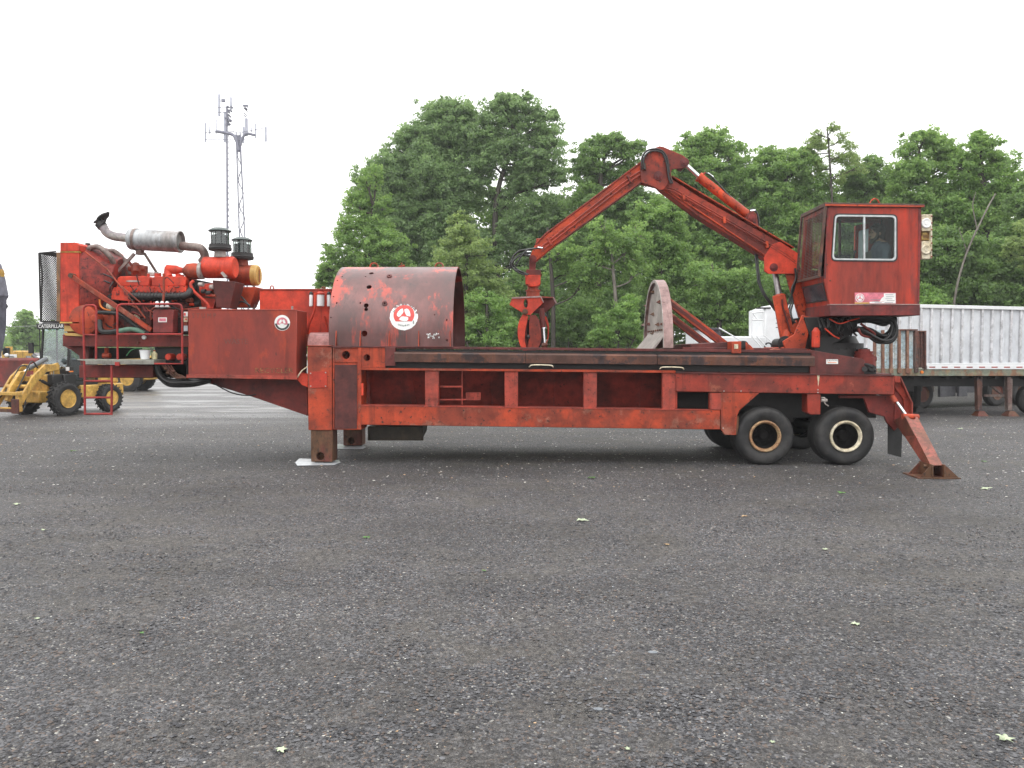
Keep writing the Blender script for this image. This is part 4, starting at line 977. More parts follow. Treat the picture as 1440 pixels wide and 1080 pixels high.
def ragged(r, n, amp, seed, a_lo=None):
    g_ = random.Random(seed); out = []
    for i in range(n):
        a = 2 * math.pi * i / n; k = amp * g_.random()
        if a_lo and not (a_lo[0] < a < a_lo[1]): k *= .15
        out.append((r * (1 - k) * math.cos(a), r * (1 - k) * math.sin(a)))
    return out
m = MB(); surf_poly(m, ragged(.262, 72, .22, 3, (.2, 2.4)), hd(.004)); dec = part(m, 'round_decal', 'white', hood, 0)
m = MB(); pts = circ(.192, 40, 0, .03, -.70, math.pi + .70); surf_poly(m, pts, hd(.008)); part(m, 'decal_field', 'decred', hood, 0)
m = MB(); recycle_arrows(m, lambda u, v: H(dx_ + u, ds_ + v + .03, .012), .125); part(m, 'recycling_arrows', 'white', hood, 0)
m = MB(); g_ = random.Random(5)
for a in [x * .21 + .3 for x in range(11)]:
    u, v = .228 * math.cos(a), .228 * math.sin(a) + .0
    surf_poly(m, [(u - .012, v - .014), (u + .012, v - .012), (u + .009, v + .015), (u - .008, v + .016)], hd(.009))
for k in range(9):
    u = -.10 + k * .024 + g_.uniform(-.004, .004); v = -.175 + abs(k - 4) * .006; surf_poly(m, [(u - .008, v - .016), (u + .007, v - .018), (u + .006, v + .016), (u - .006, v + .012)], hd(.009))
surf_poly(m, [(.165, -.13), (.19, -.15), (.19, -.09), (.17, -.07)], hd(.009)); surf_poly(m, [(-.2, .1), (-.17, .13), (-.16, .10), (-.19, .07)], hd(.009))
part(m, 'decal_lettering', paint('decal_scuffs', (.12, .14, .13), (.4, .42, .40), 30, bump=0), hood, 0)
ddx, dds = hood_inv(609, 473); m = MB()
for k in range(26):
    u, v = g_.uniform(-.115, .115), g_.choice([.038, .01, -.03]) + g_.uniform(-.012, .012); a_ = g_.uniform(.006, .018); b_ = g_.uniform(.006, .018)
    surf_poly(m, [(u - a_, v - b_), (u + a_, v - b_ * .7), (u + a_ * .8, v + b_), (u - a_ * .9, v + b_ * .8)], lambda p, q: H(ddx + p, dds + q, .005))
part(m, 'peeling_sticker', 'white', hood, 0)

# ---- half round guard between cabinet and hood
m = MB(); a = P(432.5, 487, YN + .1); b = P(463, 487, YN + .1); n = 14; r_ = .26
pr = [(r_ - r_ * math.cos(math.pi * i / n), r_ * math.sin(math.pi * i / n)) for i in range(n + 1)]
m.ex([a + Vector((0, y, z)) for y, z in pr], [Vector((b.x, a.y + y, a.z + z)) for y, z in pr]); part(m, 'shaft_guard', paint('guard_pink_worn', (.34, .15, .14), (.25, .09, .08), 3, rough=(.25, .4)), bev=0)
# ================================================================ FRONT END of the machine: tank, cabinet, engine, platform
# gooseneck
m = MB(); A = [(432, 530), (300, 528), (283, 536), (300, 541), (352, 557), (433, 585)]
m.poly(A, 14.95, 15.25)
m2 = MB(); o_ = [P(x, y, 14.95) for x, y in A]; m.ex([Vector((p.x, 16.45, p.z)) for p in o_], [Vector((p.x, 16.75, p.z)) for p in o_]); 
lo = [P(283, 536, 14.95), P(433, 585, 14.95)]; m.ex([lo[0] + Vector((0, .1, 0)), lo[1] + Vector((0, .1, 0)), lo[1] + Vector((0, .1, .03)), lo[0] + Vector((0, .1, .03))], [lo[0] + Vector((0, 1.7, 0)), lo[1] + Vector((0, 1.7, 0)), lo[1] + Vector((0, 1.7, .03)), lo[0] + Vector((0, 1.7, .03))])
part(m, 'gooseneck', 'beam', bev=.006)
# bulkhead between gooseneck and bed
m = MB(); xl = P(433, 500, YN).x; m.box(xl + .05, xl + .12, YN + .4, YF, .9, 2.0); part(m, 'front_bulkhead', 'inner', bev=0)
m = MB(); m.poly([(417, 524), (433, 527), (433, 545), (424, 541), (417, 533)], YN + .1, YN + .4); part(m, 'tank_bracket', 'bright')
m = MB(); m.tube([P(418, 531, YN + .04), P(424, 522, YN + .04), P(433, 515, YN + .04)], .012, 6, 3); part(m, 'brake_line', 'cream', bev=0)
m = MB(); m.tube([P(300, 539, 14.9), P(325, 552, 14.88), P(345, 556, 14.88), P(360, 555, 14.95)], .012, 6, 5); part(m, 'hanging_cable', 'rubber', bev=0)
# big tank
m = MB(); m.poly([(264.5, 435), (417.5, 436), (417.5, 533), (264.5, 530.5)], YN, YN + .66)
tk_ = part(m, 'fuel_tank', 'tank', bev=.012)
m = MB(); m.poly([(262, 526.5), (418, 528.5), (418, 533.8), (262, 531.3)], YN - .02, YN - .0005); m.poly([(264, 434.3), (418, 435.3), (418, 436.6), (264, 435.8)], YN - .012, YN - .0005); part(m, 'tank_lip', 'post', tk_, .003)
def lettering(txt, px, py, hpx, Y, mat, parent, name='lettering', wpx=None, ext=.0012, off=.004):
    c = P(px, py, Y); size = hpx / FPX * Y * 1.38; t_ = text_mb(txt, size, ext)
    w_ = max(v.x for v in t_.v) - min(v.x for v in t_.v)
    s_ = 1 if not wpx else (wpx / FPX * Y) / w_
    t_.v = [Vector((v.x * s_ + c.x, c.y - off + v.y, v.z + c.z)) for v in t_.v]
    return part(t_, name, mat, parent, 0, smooth=False)
def space(s): return ' '.join(s)
lettering(space('STUMP'), 287, 444.3, 7.0, YN, 'ghost', tk_, wpx=34)
lettering('WASTE', 332, 480.5, 7.6, YN, 'ghost', tk_, wpx=34)
lettering('RECYCLER', 385.5, 521.3, 7.6, YN, 'ghosty', tk_, wpx=54)
def disc(mb, c, r, Y0, off, n=32, pts=None):
    f = lambda u, v: Vector((c.x + u, Y0 - off, c.z + v)); return surf_poly(mb, pts or circ(r, n), f)
c = P(397, 454, YN)
for nm, mt, r, off, pts in (('round_decal', 'white', .142, .003, None), ('decal_band', 'ink', .134, .005, circ(.134, 30, 0, 0, math.pi + .1, 2 * math.pi - .1) + circ(.098, 30, 0, 0, math.pi + .1, 2 * math.pi - .1)[::-1]), ('decal_field', 'decpink', .095, .006, circ(.098, 30, 0, 0, -.35, math.pi + .35))):
    m = MB()
    if nm == 'decal_band':
        h_ = len(pts) // 2; aa, bb = pts[:h_], pts[h_:][::-1]
        for i in range(h_ - 1):
            m.add([Vector((c.x + p[0], YN - off, c.z + p[1])) for p in (aa[i], aa[i + 1], bb[i + 1], bb[i])], [[0, 1, 2, 3]])
        m.build(nm, M[mt], tk_)
    else: disc(m, c, r, YN, off, pts=pts); part(m, nm, mt, tk_, 0)
m = MB(); recycle_arrows(m, lambda u, v: Vector((c.x + u, YN - .009, c.z + v + .005)), .062); part(m, 'recycling_arrows', 'white', tk_, 0)
m = MB(); m.cyl(P(411, 435, YN + .2), P(411, 430.5, YN + .2), .02, n=10); m.cyl(P(285, 435, YN + .3), P(285, 432, YN + .3), .06, n=16); part(m, 'tank_cap', 'shield', tk_, 0)
# hydraulic cabinet behind the tank
m = MB(); m.poly([(365, 407), (466, 407), (466, 486), (365, 486)], 15.5, 16.6)
cb2 = part(m, 'hydraulic_cabinet', 'bright', bev=.008)
m = MB(); m.poly([(364, 406), (467, 406), (467, 408), (364, 408)], 15.48, 16.6); part(m, 'cabinet_lid', 'post', cb2, .003)
m = MB(); p = P(382.5, 406, 15.6); m.tube([p + Vector((-.035, 0, 0)), p + Vector((-.02, 0, .05)), p + Vector((.02, 0, .05)), p + Vector((.035, 0, 0))], .012, 6, 3); p = P(455, 406, 15.6); m.tube([p + Vector((-.035, 0, 0)), p + Vector((-.02, 0, .03)), p + Vector((.02, 0, .03)), p + Vector((.035, 0, 0))], .012, 6, 3); part(m, 'lifting_lug', 'rail', cb2, 0)
for px, hw in ((437.5, 2.6), (450.8, 5.2), (462.5, 2.7)):
    y_ = 15.38 if hw > 3 else 15.44
    m = MB(); a = P(px, 431, y_); b = P(px, 414.5, y_); rr = hw / FPX * y_; m.lathe(a, b - a, [(0, rr * .8), (.01, rr), ((b - a).length - .01, rr), ((b - a).length, rr * .9)], 18)
    co = part(m, 'filter_canister', 'canister', cb2, 0)
    m = MB(); b2 = P(px, 410, y_); m.lathe(b, b2 - b, [(0, rr * 1.08), (.03, rr * 1.08), (.05, rr * .7), ((b2 - b).length, rr * .6)], 14); part(m, 'filter_head', 'bright' if hw > 3 else 'black', cb2, 0)
m = MB(); m.tube([P(443, 412, 15.36), P(443, 428, 15.34), P(441, 440, 15.35), P(434, 458, 15.38), P(432, 470, 15.45)], .022, 8, 5); m.tube([P(456, 445, 15.45), P(461, 470, 15.45), P(462, 486, 15.45)], .02, 8, 5); part(m, 'red_hose', 'bright', cb2, 0)
m = MB(); m.box(P(432, 480, 15.2).x, P(468, 480, 15.2).x, 15.0, 15.5, P(440, 487, 15.2).z, P(440, 470, 15.2).z); part(m, 'cabinet_base', 'rail', cb2)

# ---- engine deck beams
m = MB(); m.poly([(88, 470.5), (266, 471.5), (266, 488), (88, 487)], 14.85, 15.0); m.poly([(88, 470.5), (266, 471.5), (266, 488), (88, 487)], 16.4, 16.55)
for px in (92, 150, 215): xx = P(px, 480, 14.9).x; m.box(xx, xx + .12, 15.0, 16.4, 2.14, 2.34)
part(m, 'engine_frame', 'beam')
m = MB(); m.poly([(111, 513.5), (215, 513.5), (215, 531), (111, 531)], 14.75, 15.2); m.poly([(111, 531), (215, 531), (215, 513), (228, 488), (265, 488), (265, 530), (215, 531)], 15.3, 16.2)
part(m, 'front_crossbeam', 'beam')
m = MB(); m.poly([(90, 487), (125, 487), (125, 513), (113, 513), (111, 500), (100, 492)], 15.05, 15.3); part(m, 'corner_gusset', 'beam')
m = MB(); m.poly([(128, 489), (165, 489), (165, 505), (128, 505)], 15.2, 16.2); m.poly([(217, 488), (264, 488), (264, 531), (226, 531)], 15.0, 16.0); part(m, 'clutch_housing', 'black')
m = MB(); m.cyl(P(150, 489, 15.1), P(150, 505, 15.1), .04, n=12); m.cyl(P(145, 500, 15.0), P(155, 500, 15.0), .05, n=12); part(m, 'grease_pump', 'rail', bev=0)
for px in (236, 252):
    m = MB(); m.lathe(P(px, 502, 14.8), (0, 1, 0), [(0, .03), (0, .055), (.03, .065), (.2, .065)], 16); part(m, 'valve_knob', 'bright', bev=0)
m = MB(); d_ = P(203, 474.5, 14.85); m.lathe(d_ + Vector((0, -.03, 0)), (0, 1, 0), [(0, .0), (0, .034), (.01, .042), (.03, .042)], 20); part(m, 'pressure_gauge', 'white', bev=0)
m = MB(); m.cyl(P(194, 480, 14.83), P(194, 484, 14.83), .02, n=8); part(m, 'drain_tap', 'rust', bev=0)

# ---- radiator, guard and shroud
m = MB(); m.poly([(84.5, 354), (111, 354.5), (111, 453), (84.5, 452)], 14.75, 16.35)
rad = part(m, 'radiator', 'bright', bev=.01)
m = MB(); m.poly([(84.5, 341), (107, 341), (111.5, 344.5), (111.5, 353), (84.5, 353.5)], 14.72, 16.35); part(m, 'header_tank', 'bright', rad)
m = MB(); m.poly([(84, 452.5), (111.5, 453), (111.5, 454.8), (84, 454.5)], 14.72, 14.9); m.poly([(84.5, 353), (111.5, 353.2), (111.5, 355), (84.5, 354.8)], 14.735, 14.80); part(m, 'radiator_flange', 'yellow', rad, 0)
m = MB(); m.poly([(79.5, 355), (84.5, 355), (84.5, 452), (79.5, 452)], 14.85, 16.3); part(m, 'radiator_core', paint('core_rust', (.16, .10, .06), (.28, .15, .07), 3), rad, 0)
m = MB(); m.poly([(89, 455), (125, 456), (125, 470), (95, 469)], 14.9, 16.2); part(m, 'radiator_mount', 'rail', rad)
m = MB(); m.poly([(89, 468), (116, 469), (116, 473), (92, 472)], 14.8, 16.3); m.poly([(90, 458), (105, 458), (105, 466), (90, 466)], 14.8, 14.9); part(m, 'mount_plate', 'ycap', rad, .004)
# guard basket of expanded metal
gx0, gx1 = P(56, 400, 14.9).x, P(80, 400, 14.9).x; gz0, gz1 = P(56, 452, 14.9).z, P(56, 356, 14.9).z
m = MB()
for yy in (14.9, 16.25):
    nu, nv = 9, 30; du, dv = (gx1 - gx0) / nu, (gz1 - gz0) / nv
    for i in range(-nv, nu + nv):
        for sgn in (1, -1):
            # zig-zag strands clipped to the panel
            t0 = None
            for k in range(nv):
                u = i * du + (k * du if sgn > 0 else -k * du) + (0 if sgn > 0 else nv * 0)
                a = (u, k * dv); b = (u + sgn * du, (k + 1) * dv)
                if -1e-6 <= a[0] <= gx1 - gx0 + 1e-6 and -1e-6 <= b[0] <= gx1 - gx0 + 1e-6:
                    if t0 is None: t0 = a
                    t1 = b
                elif t0 is not None: m.bar((gx0 + t0[0], yy, gz0 + t0[1]), (gx0 + t1[0], yy, gz0 + t1[1]), .006, .006, (0, 1, 0)); t0 = None
            if t0 is not None: m.bar((gx0 + t0[0], yy, gz0 + t0[1]), (gx0 + t1[0], yy, gz0 + t1[1]), .006, .006, (0, 1, 0))
nu, nv = 22, 30; du, dv = (16.25 - 14.9) / nu, (gz1 - gz0) / nv
for i in range(-nv, nu + nv):
    for sgn in (1, -1):
        k0 = max(0, -i) if sgn > 0 else max(0, i - nu); k1 = min(nv, nu - i) if sgn > 0 else min(nv, i)
        if k1 > k0: m.bar((gx0, 14.9 + (i + sgn * k0) * du, gz0 + k0 * dv), (gx0, 14.9 + (i + sgn * k1) * du, gz0 + k1 * dv), .006, .006, (1, 0, 0))
gd = part(m, 'guard_mesh', 'black', rad, 0, smooth=False)
m = MB()
for a, b in (((gx0, 14.9, gz0), (gx0, 14.9, gz1)), ((gx0, 16.25, gz0), (gx0, 16.25, gz1)), ((gx0, 14.9, gz1), (gx1, 14.9, gz1 + .03)), ((gx0, 14.9, gz0), (gx1, 14.9, gz0)), ((gx0, 16.25, gz1), (gx1, 16.25, gz1)), ((gx0, 16.25, gz0), (gx1, 16.25, gz0)), ((gx0, 14.9, gz1), (gx0, 16.25, gz1)), ((gx0, 14.9, gz0), (gx0, 16.25, gz0)), ((gx0 + .03, 14.88, gz1), (gx0 + .06, 14.88, gz1 - .4)), ((gx0 + .06, 14.88, gz1 - .4), (gx0 + .02, 14.88, gz0))): m.bar(a, b, .022, .022, (0, 1, 0) if a[1] == b[1] else (0, 0, 1))
m.box(gx0, gx1, 14.9, 16.25, gz1, gz1 + .012); part(m, 'guard_frame', 'black', rad, 0)
# fan shroud: square at the radiator to round at the fan
sx0, sx1, sx2 = P(111.5, 400, 15).x, P(126, 400, 15).x, P(160, 400, 15).x
zc, yc = P(130, 402, 15.4).z, 15.45; n = 40; A, B, C = [], [], []
for i in range(n):
    a = 2 * math.pi * (i + .5) / n; ca, sa = math.cos(a), math.sin(a); k = 1 / max(abs(ca), abs(sa))
    A.append((sx0, yc + ca * k * .70, zc + sa * k * .77)); B.append((sx1, yc + ca * min(k, 1.12) * .68, zc + sa * min(k, 1.12) * .76)); C.append((sx2, yc + ca * .52, zc + sa * .52 + .02))
m = MB(); vs = A + B + C; fs = [[j * n + i, j * n + (i + 1) % n, (j + 1) * n + (i + 1) % n, (j + 1) * n + i] for j in range(2) for i in range(n)] + [[2 * n + i for i in range(n)]]
m.add(vs, fs); part(m, 'fan_shroud', paint('shroud_dark_red', (.30, .035, .025), (.10, .022, .02), 1.6, spots=(.02, .012, .01), spot_t=(.55, .65)), rad, 0)
m = MB()
m.tube([P(122, 351, 15.0), P(137, 347, 14.98), P(150, 356, 14.98), P(158, 366, 15.05), P(161, 380, 15.2)], .05, 12, 7); m.tube([P(148, 354, 15.5), P(160, 353, 15.45), P(172, 363, 15.4), P(180, 376, 15.4), P(184, 386, 15.4)], .045, 12, 7)
part(m, 'coolant_pipe', 'pipe', rad, 0)
m = MB(); m.cyl(P(123.5, 345, 15.2), P(123.5, 342, 15.2), .045, n=14); part(m, 'radiator_cap', 'black', rad, 0)

# ---- engine block
m = MB(); m.poly([(158, 408), (268, 410), (285, 425), (285, 470), (150, 470), (140, 440), (150, 425)], 15.2, 16.1); m.poly([(152, 425), (265, 425), (265, 469), (160, 469)], 15.02, 15.2)
eng = part(m, 'engine', paint('oily_engine_red', (.22, .03, .02), (.05, .015, .012), 3.2, .38, .58, spots=(.015, .01, .01), spot_t=(.5, .6)))
for (a, b) in ((164, 210.5), (212.5, 262)):
    m = MB(); m.poly([(a + 1, 391), (a + 5, 388.5), (b - 2, 388.5), (b, 391), (b - 1, 402), (a, 402)], 14.98, 15.5); m.poly([(a - 1, 402), (b, 402), (b, 404), (a - 1, 404)], 14.95, 15.5)
    vc = part(m, 'valve_cover', 'bright', eng, .012)
    m = MB(); bolts(m, [(a + 3 + k * (b - a - 6) / 6, 403) for k in range(7)], 14.95, .012); bolts(m, [(a + 3 + k * (b - a - 6) / 7, 409.5) for k in range(8)], 14.9, .012); part(m, 'cover_bolt', 'rust', eng, 0)
m = MB(); m.poly([(176, 395.2), (181, 394), (193, 394.2), (198, 395.4), (193, 396.6), (180, 396.4)], 14.97, 14.98); part(m, 'maker_badge', 'shield', eng, 0)
m = MB(); m.poly([(160, 404), (262, 404), (262, 412), (157, 411)], 14.92, 15.4); m.poly([(157, 410), (180, 410), (186, 424), (156, 421)], 14.85, 15.4); part(m, 'intake_manifold', 'bright', eng)
m = MB(); pts = [P(182, 416.5, 14.82), P(215, 417, 14.82), P(248, 417, 14.82), P(262, 415, 14.86), P(268, 409, 14.95), P(270, 402, 15.1)]
m.tube(pts, .066, 14, 8)
for k in range(16): q = P(184 + k * 4.6, 416.6 + k * .03, 14.82); m.cyl(q, q + Vector((.022, 0, 0)), .076, n=14)
part(m, 'exhaust_manifold', 'black', eng, 0)
m = MB()
for (x, y, r, Y) in ((138, 400, .10, 15.1), (148, 408, .13, 15.05), (140, 418, .09, 15.0), (157, 397, .08, 15.1), (152, 425, .12, 14.95)): q = P(x, y, Y); m.cyl(q, q + Vector((0, .14, 0)), r, n=20); m.cyl(q + Vector((0, -.03, 0)), q, r * .35, n=12)
part(m, 'belt_pulley', 'black', eng, 0)
m = MB(); m.tube([P(132, 391, 15), P(144, 390, 14.95), P(150, 402, 14.95), P(152, 414, 14.95)], .018, 6, 5); m.tube([P(135, 410, 14.9), P(142, 395, 14.9), P(155, 398, 14.9)], .016, 6, 5); m.tube([P(145, 385, 14.9), P(160, 392, 14.85), P(170, 405, 14.85)], .014, 6, 5); part(m, 'engine_hose', 'rubber', eng, 0)
m = MB(); m.tube([P(140, 421, 14.8), P(141, 429, 14.8), P(146, 434, 14.8), P(156, 437, 14.8)], .016, 6, 5); part(m, 'orange_hose', 'orange', eng, 0)
m = MB(); q = P(151, 430, 14.85); m.lathe(q, (1, 0, -.1), [(0, .05), (.03, .085), (.12, .085), (.15, .05)], 16); part(m, 'oil_canister', 'cream', eng, 0)
m = MB(); m.poly([(185, 433), (212, 433), (212, 468), (176, 468)], 14.95, 15.05); part(m, 'side_cover', 'maroon', eng)
m = MB(); m.poly([(188, 442), (196, 442), (197, 450), (191, 450)], 14.94, 14.955); part(m, 'white_label', 'cream', eng, 0)
m = MB(); m.lathe(P(116, 450, 14.72), (0.0, 1, 0), [(0, .0), (0, .20), (.03, .28), (.30, .28)], 28); m.lathe(P(132, 448, 14.65), (0, 1, 0), [(0, .06), (.02, .08), (.3, .08)], 18)
m.poly([(125, 443), (160, 443), (160, 468), (125, 468)], 14.85, 15.0); part(m, 'pump_drive', 'rail', eng)
m = MB(); m.tube([P(138, 439, 14.65), P(160, 440, 14.62), P(172, 444, 14.65), P(190, 458, 14.75), P(205, 468, 14.8)], .035, 10, 6); m.tube([P(140, 450, 14.7), P(142, 464, 14.66), P(150, 467, 14.64), P(168, 465, 14.66)], .045, 10, 6); m.tube([P(168, 445, 14.7), P(178, 450, 14.7), P(195, 462, 14.75), P(208, 469, 14.8)], .03, 10, 6)
part(m, 'thick_hose', 'rubber', eng, 0)
m = MB(); m.tube([P(167, 465.5, 14.66), P(180, 463, 14.66), P(192, 464, 14.66), P(203, 469, 14.7)], .042, 10, 6); part(m, 'green_hose', plain('green_wrap', (.12, .22, .16), .6), eng, 0)
m = MB(); m.tube([P(178, 500, 14.9), P(184, 493, 14.85), P(192, 490, 14.85), P(200, 491, 14.9)], .01, 6, 5); part(m, 'thin_green_hose', plain('green_hose', (.05, .20, .08), .5), eng, 0)
# water crossover, thermostat and turbo plumbing
m = MB(); m.poly([(184, 372), (198, 372), (198, 388), (184, 388)], 15.3, 15.6); m.cyl(P(181, 378, 15.35), P(205, 378, 15.35), .05, n=14); m.cyl(P(191, 372, 15.4), P(191, 384, 15.25), .07, n=14); part(m, 'thermostat_housing', 'rail', eng)
m = MB(); m.cyl(P(208, 386, 15.3), P(226, 386, 15.3), .035, n=12); m.cyl(P(212, 383, 15.3), P(212, 388, 15.3), .05, n=10); m.cyl(P(220, 383, 15.3), P(220, 388, 15.3), .05, n=10); part(m, 'fuel_filter', 'shield', eng, 0)
m = MB(); m.lathe(P(233, 378.5, 15.1), (1, .1, -.06), [(0, .05), (.02, .085), (.2, .085), (.26, .06), (.33, .05)], 18); m.tube([P(237, 376, 15.1), P(236, 384, 15.08), P(238, 390, 15.05)], .07, 12, 4); part(m, 'turbo_elbow', 'bright', eng, 0)
m = MB(); m.lathe(P(258, 381, 15.1), (1, 0, -.03), [(0, .06), (.08, .14), (.2, .155), (.34, .15)], 22); part(m, 'turbocharger', 'rail', eng, 0)
m = MB(); m.cyl(P(281, 381, 15.1), P(285.5, 381, 15.1), .16, n=24); part(m, 'hose_clamp', 'shield', eng, 0)
m = MB(); m.tube([P(272, 395, 15.0), P(268, 400, 14.95), P(273, 410, 14.95), P(284, 420, 14.95), P(292, 428, 14.95), P(294, 434, 14.95)], .03, 8, 6); m.cyl(P(284, 408, 15.2), P(302, 408, 15.2), .13, n=18); m.poly([(282, 418), (303, 420), (300, 434), (284, 434)], 15.1, 15.5); part(m, 'oil_line', 'bright', eng, 0)
m = MB(); m.poly([(262, 392), (280, 394), (284, 434), (266, 434)], 15.15, 15.9); m.tube([P(262, 440, 14.8), P(258, 455, 14.8), P(262, 468, 14.8)], .02, 6, 4); part(m, 'rear_housing', 'black', eng, 0)
g_ = random.Random(4); m = MB()
for k in range(26):
    a = P(g_.uniform(128, 262), g_.uniform(388, 462), 14.88); b = a + Vector((g_.uniform(-.25, .25), g_.uniform(-.05, .05), g_.uniform(-.22, .22))); m.tube([a, (a + b) / 2 + Vector((0, -.06, g_.uniform(-.1, .1))), b], g_.uniform(.006, .014), 5, 4)
part(m, 'wiring', 'black', eng, 0)
m = MB()
for k in range(22): a = P(g_.uniform(166, 262), g_.uniform(404, 428), 14.86); m.cyl(a, a + Vector((0, -.03, 0)), g_.uniform(.012, .026), n=8)
for k in range(14): a = P(g_.uniform(200, 262), 388 - g_.uniform(0, 4), 15.1); m.cyl(a, a + Vector((0, 0, -.06)), g_.uniform(.02, .04), n=8)
part(m, 'engine_fitting', 'bright', eng, 0)

g_ = random.Random(12)
for k in range(16):
    a = P(g_.uniform(170, 258), g_.uniform(424, 448), 14.98); b = a + Vector((g_.uniform(.1, .5), 0, g_.uniform(-.25, .1))); m = MB()
    m.tube([a, a + Vector((.03, -.08, .02)), (a + b) / 2 + Vector((0, -.12, g_.uniform(-.08, .06))), b + Vector((0, -.06, 0)), b], g_.uniform(.010, .020), 6, 5); part(m, 'fuel_line', g_.choice(['rail', 'black', 'skirt', 'black', 'rust']), eng, 0)
for k in range(10):
    x, y = g_.uniform(262, 300), g_.uniform(398, 432); m = MB(); q = P(x, y, 15.0); m.cyl(q, q + Vector((g_.uniform(.05, .12), -.02, 0)), g_.uniform(.02, .05), n=12); part(m, 'pump', g_.choice(['rail', 'black', 'shield', 'bright']), eng, 0)
m = MB()
for k in range(9): x = 166 + k * 11; q = P(x, 412.5, 14.86); m.box(q.x - .03, q.x + .03, 14.84, 14.92, q.z - .035, q.z + .03)
part(m, 'injector_clamp', 'skirt', eng, .004)
# ---- exhaust
def lath_px(mb, p0, p1, prof, n=26):
    a, b = p0, p1; mb.lathe(a, b - a, [(t * (b - a).length, r) for t, r in prof], n)
m = MB(); a = P(183, 336.3, 15.2); b = P(255.5, 340.4, 15.2)
lath_px(m, a, b, [(-.02, .07), (-.02, .13), (0, .19), (.02, .20), (.09, .20), (.09, .207), (.155, .207), (.155, .20), (.42, .20), (.425, .204), (.432, .2), (.70, .20), (.705, .204), (.712, .2), (.94, .2), (.945, .208), (.985, .208), (.985, .19), (.93, .17), (.93, .07)])
sil = part(m, 'silencer', 'steel', bev=0)
m = MB(); m.cyl(a + (b - a) * .095, a + (b - a) * .15, .212, n=26); m.box(a.x + .13, a.x + .24, a.y - .06, a.y + .06, a.z - .30, a.z - .2); part(m, 'silencer_strap', 'pipe', sil, 0)
m = MB(); m.tube([P(183, 335, 15.2), P(168, 333.5, 15.2), P(158, 331.5, 15.2), P(150, 327, 15.2), P(145.5, 320, 15.2), P(141, 314.5, 15.2)], .082, 16, 7)
part(m, 'tail_pipe', paint('tailpipe', (.42, .40, .35), (.26, .23, .24), 4, .4, .6, spots=(.14, .08, .06), metal=.25), sil, 0)
m = MB(); p = P(140, 313.8, 15.2); q = P(144.5, 319, 15.2); m.cyl(p, q, .095, n=18); m.bar(P(132, 313, 15.2), P(143, 309, 15.2), .03, .03); m.tube([P(142, 316, 15.12), P(147, 312, 15.12), P(149, 306, 15.12)], .02, 6, 4)
m.lathe((P(137, 312, 15.2) + P(152.5, 299, 15.2)) / 2, (P(137, 312, 15.2) - P(152.5, 299, 15.2)).cross(Vector((0, 1, 0))), [(-.012, .13), (.012, .13)], 20); m.bar(P(133, 313, 15.2), P(153, 298.5, 15.2), .06, .025); part(m, 'rain_cap', 'black', sil, 0)
m = MB(); m.tube([P(254, 345.5, 15.2), P(266, 347, 15.2), P(280, 348.5, 15.2), P(286, 354, 15.22), P(288, 362, 15.25), P(284, 368, 15.3)], .08, 16, 7); part(m, 'inlet_pipe', 'pipe', sil, 0)
m = MB(); m.bar(P(189, 357, 15.2), P(165, 383, 15.2), .05, .05, (0, 1, 0)); m.bar(P(203, 356, 15.6), P(222, 386, 15.6), .04, .04, (0, 1, 0)); part(m, 'silencer_strut', 'pipe', sil, 0)

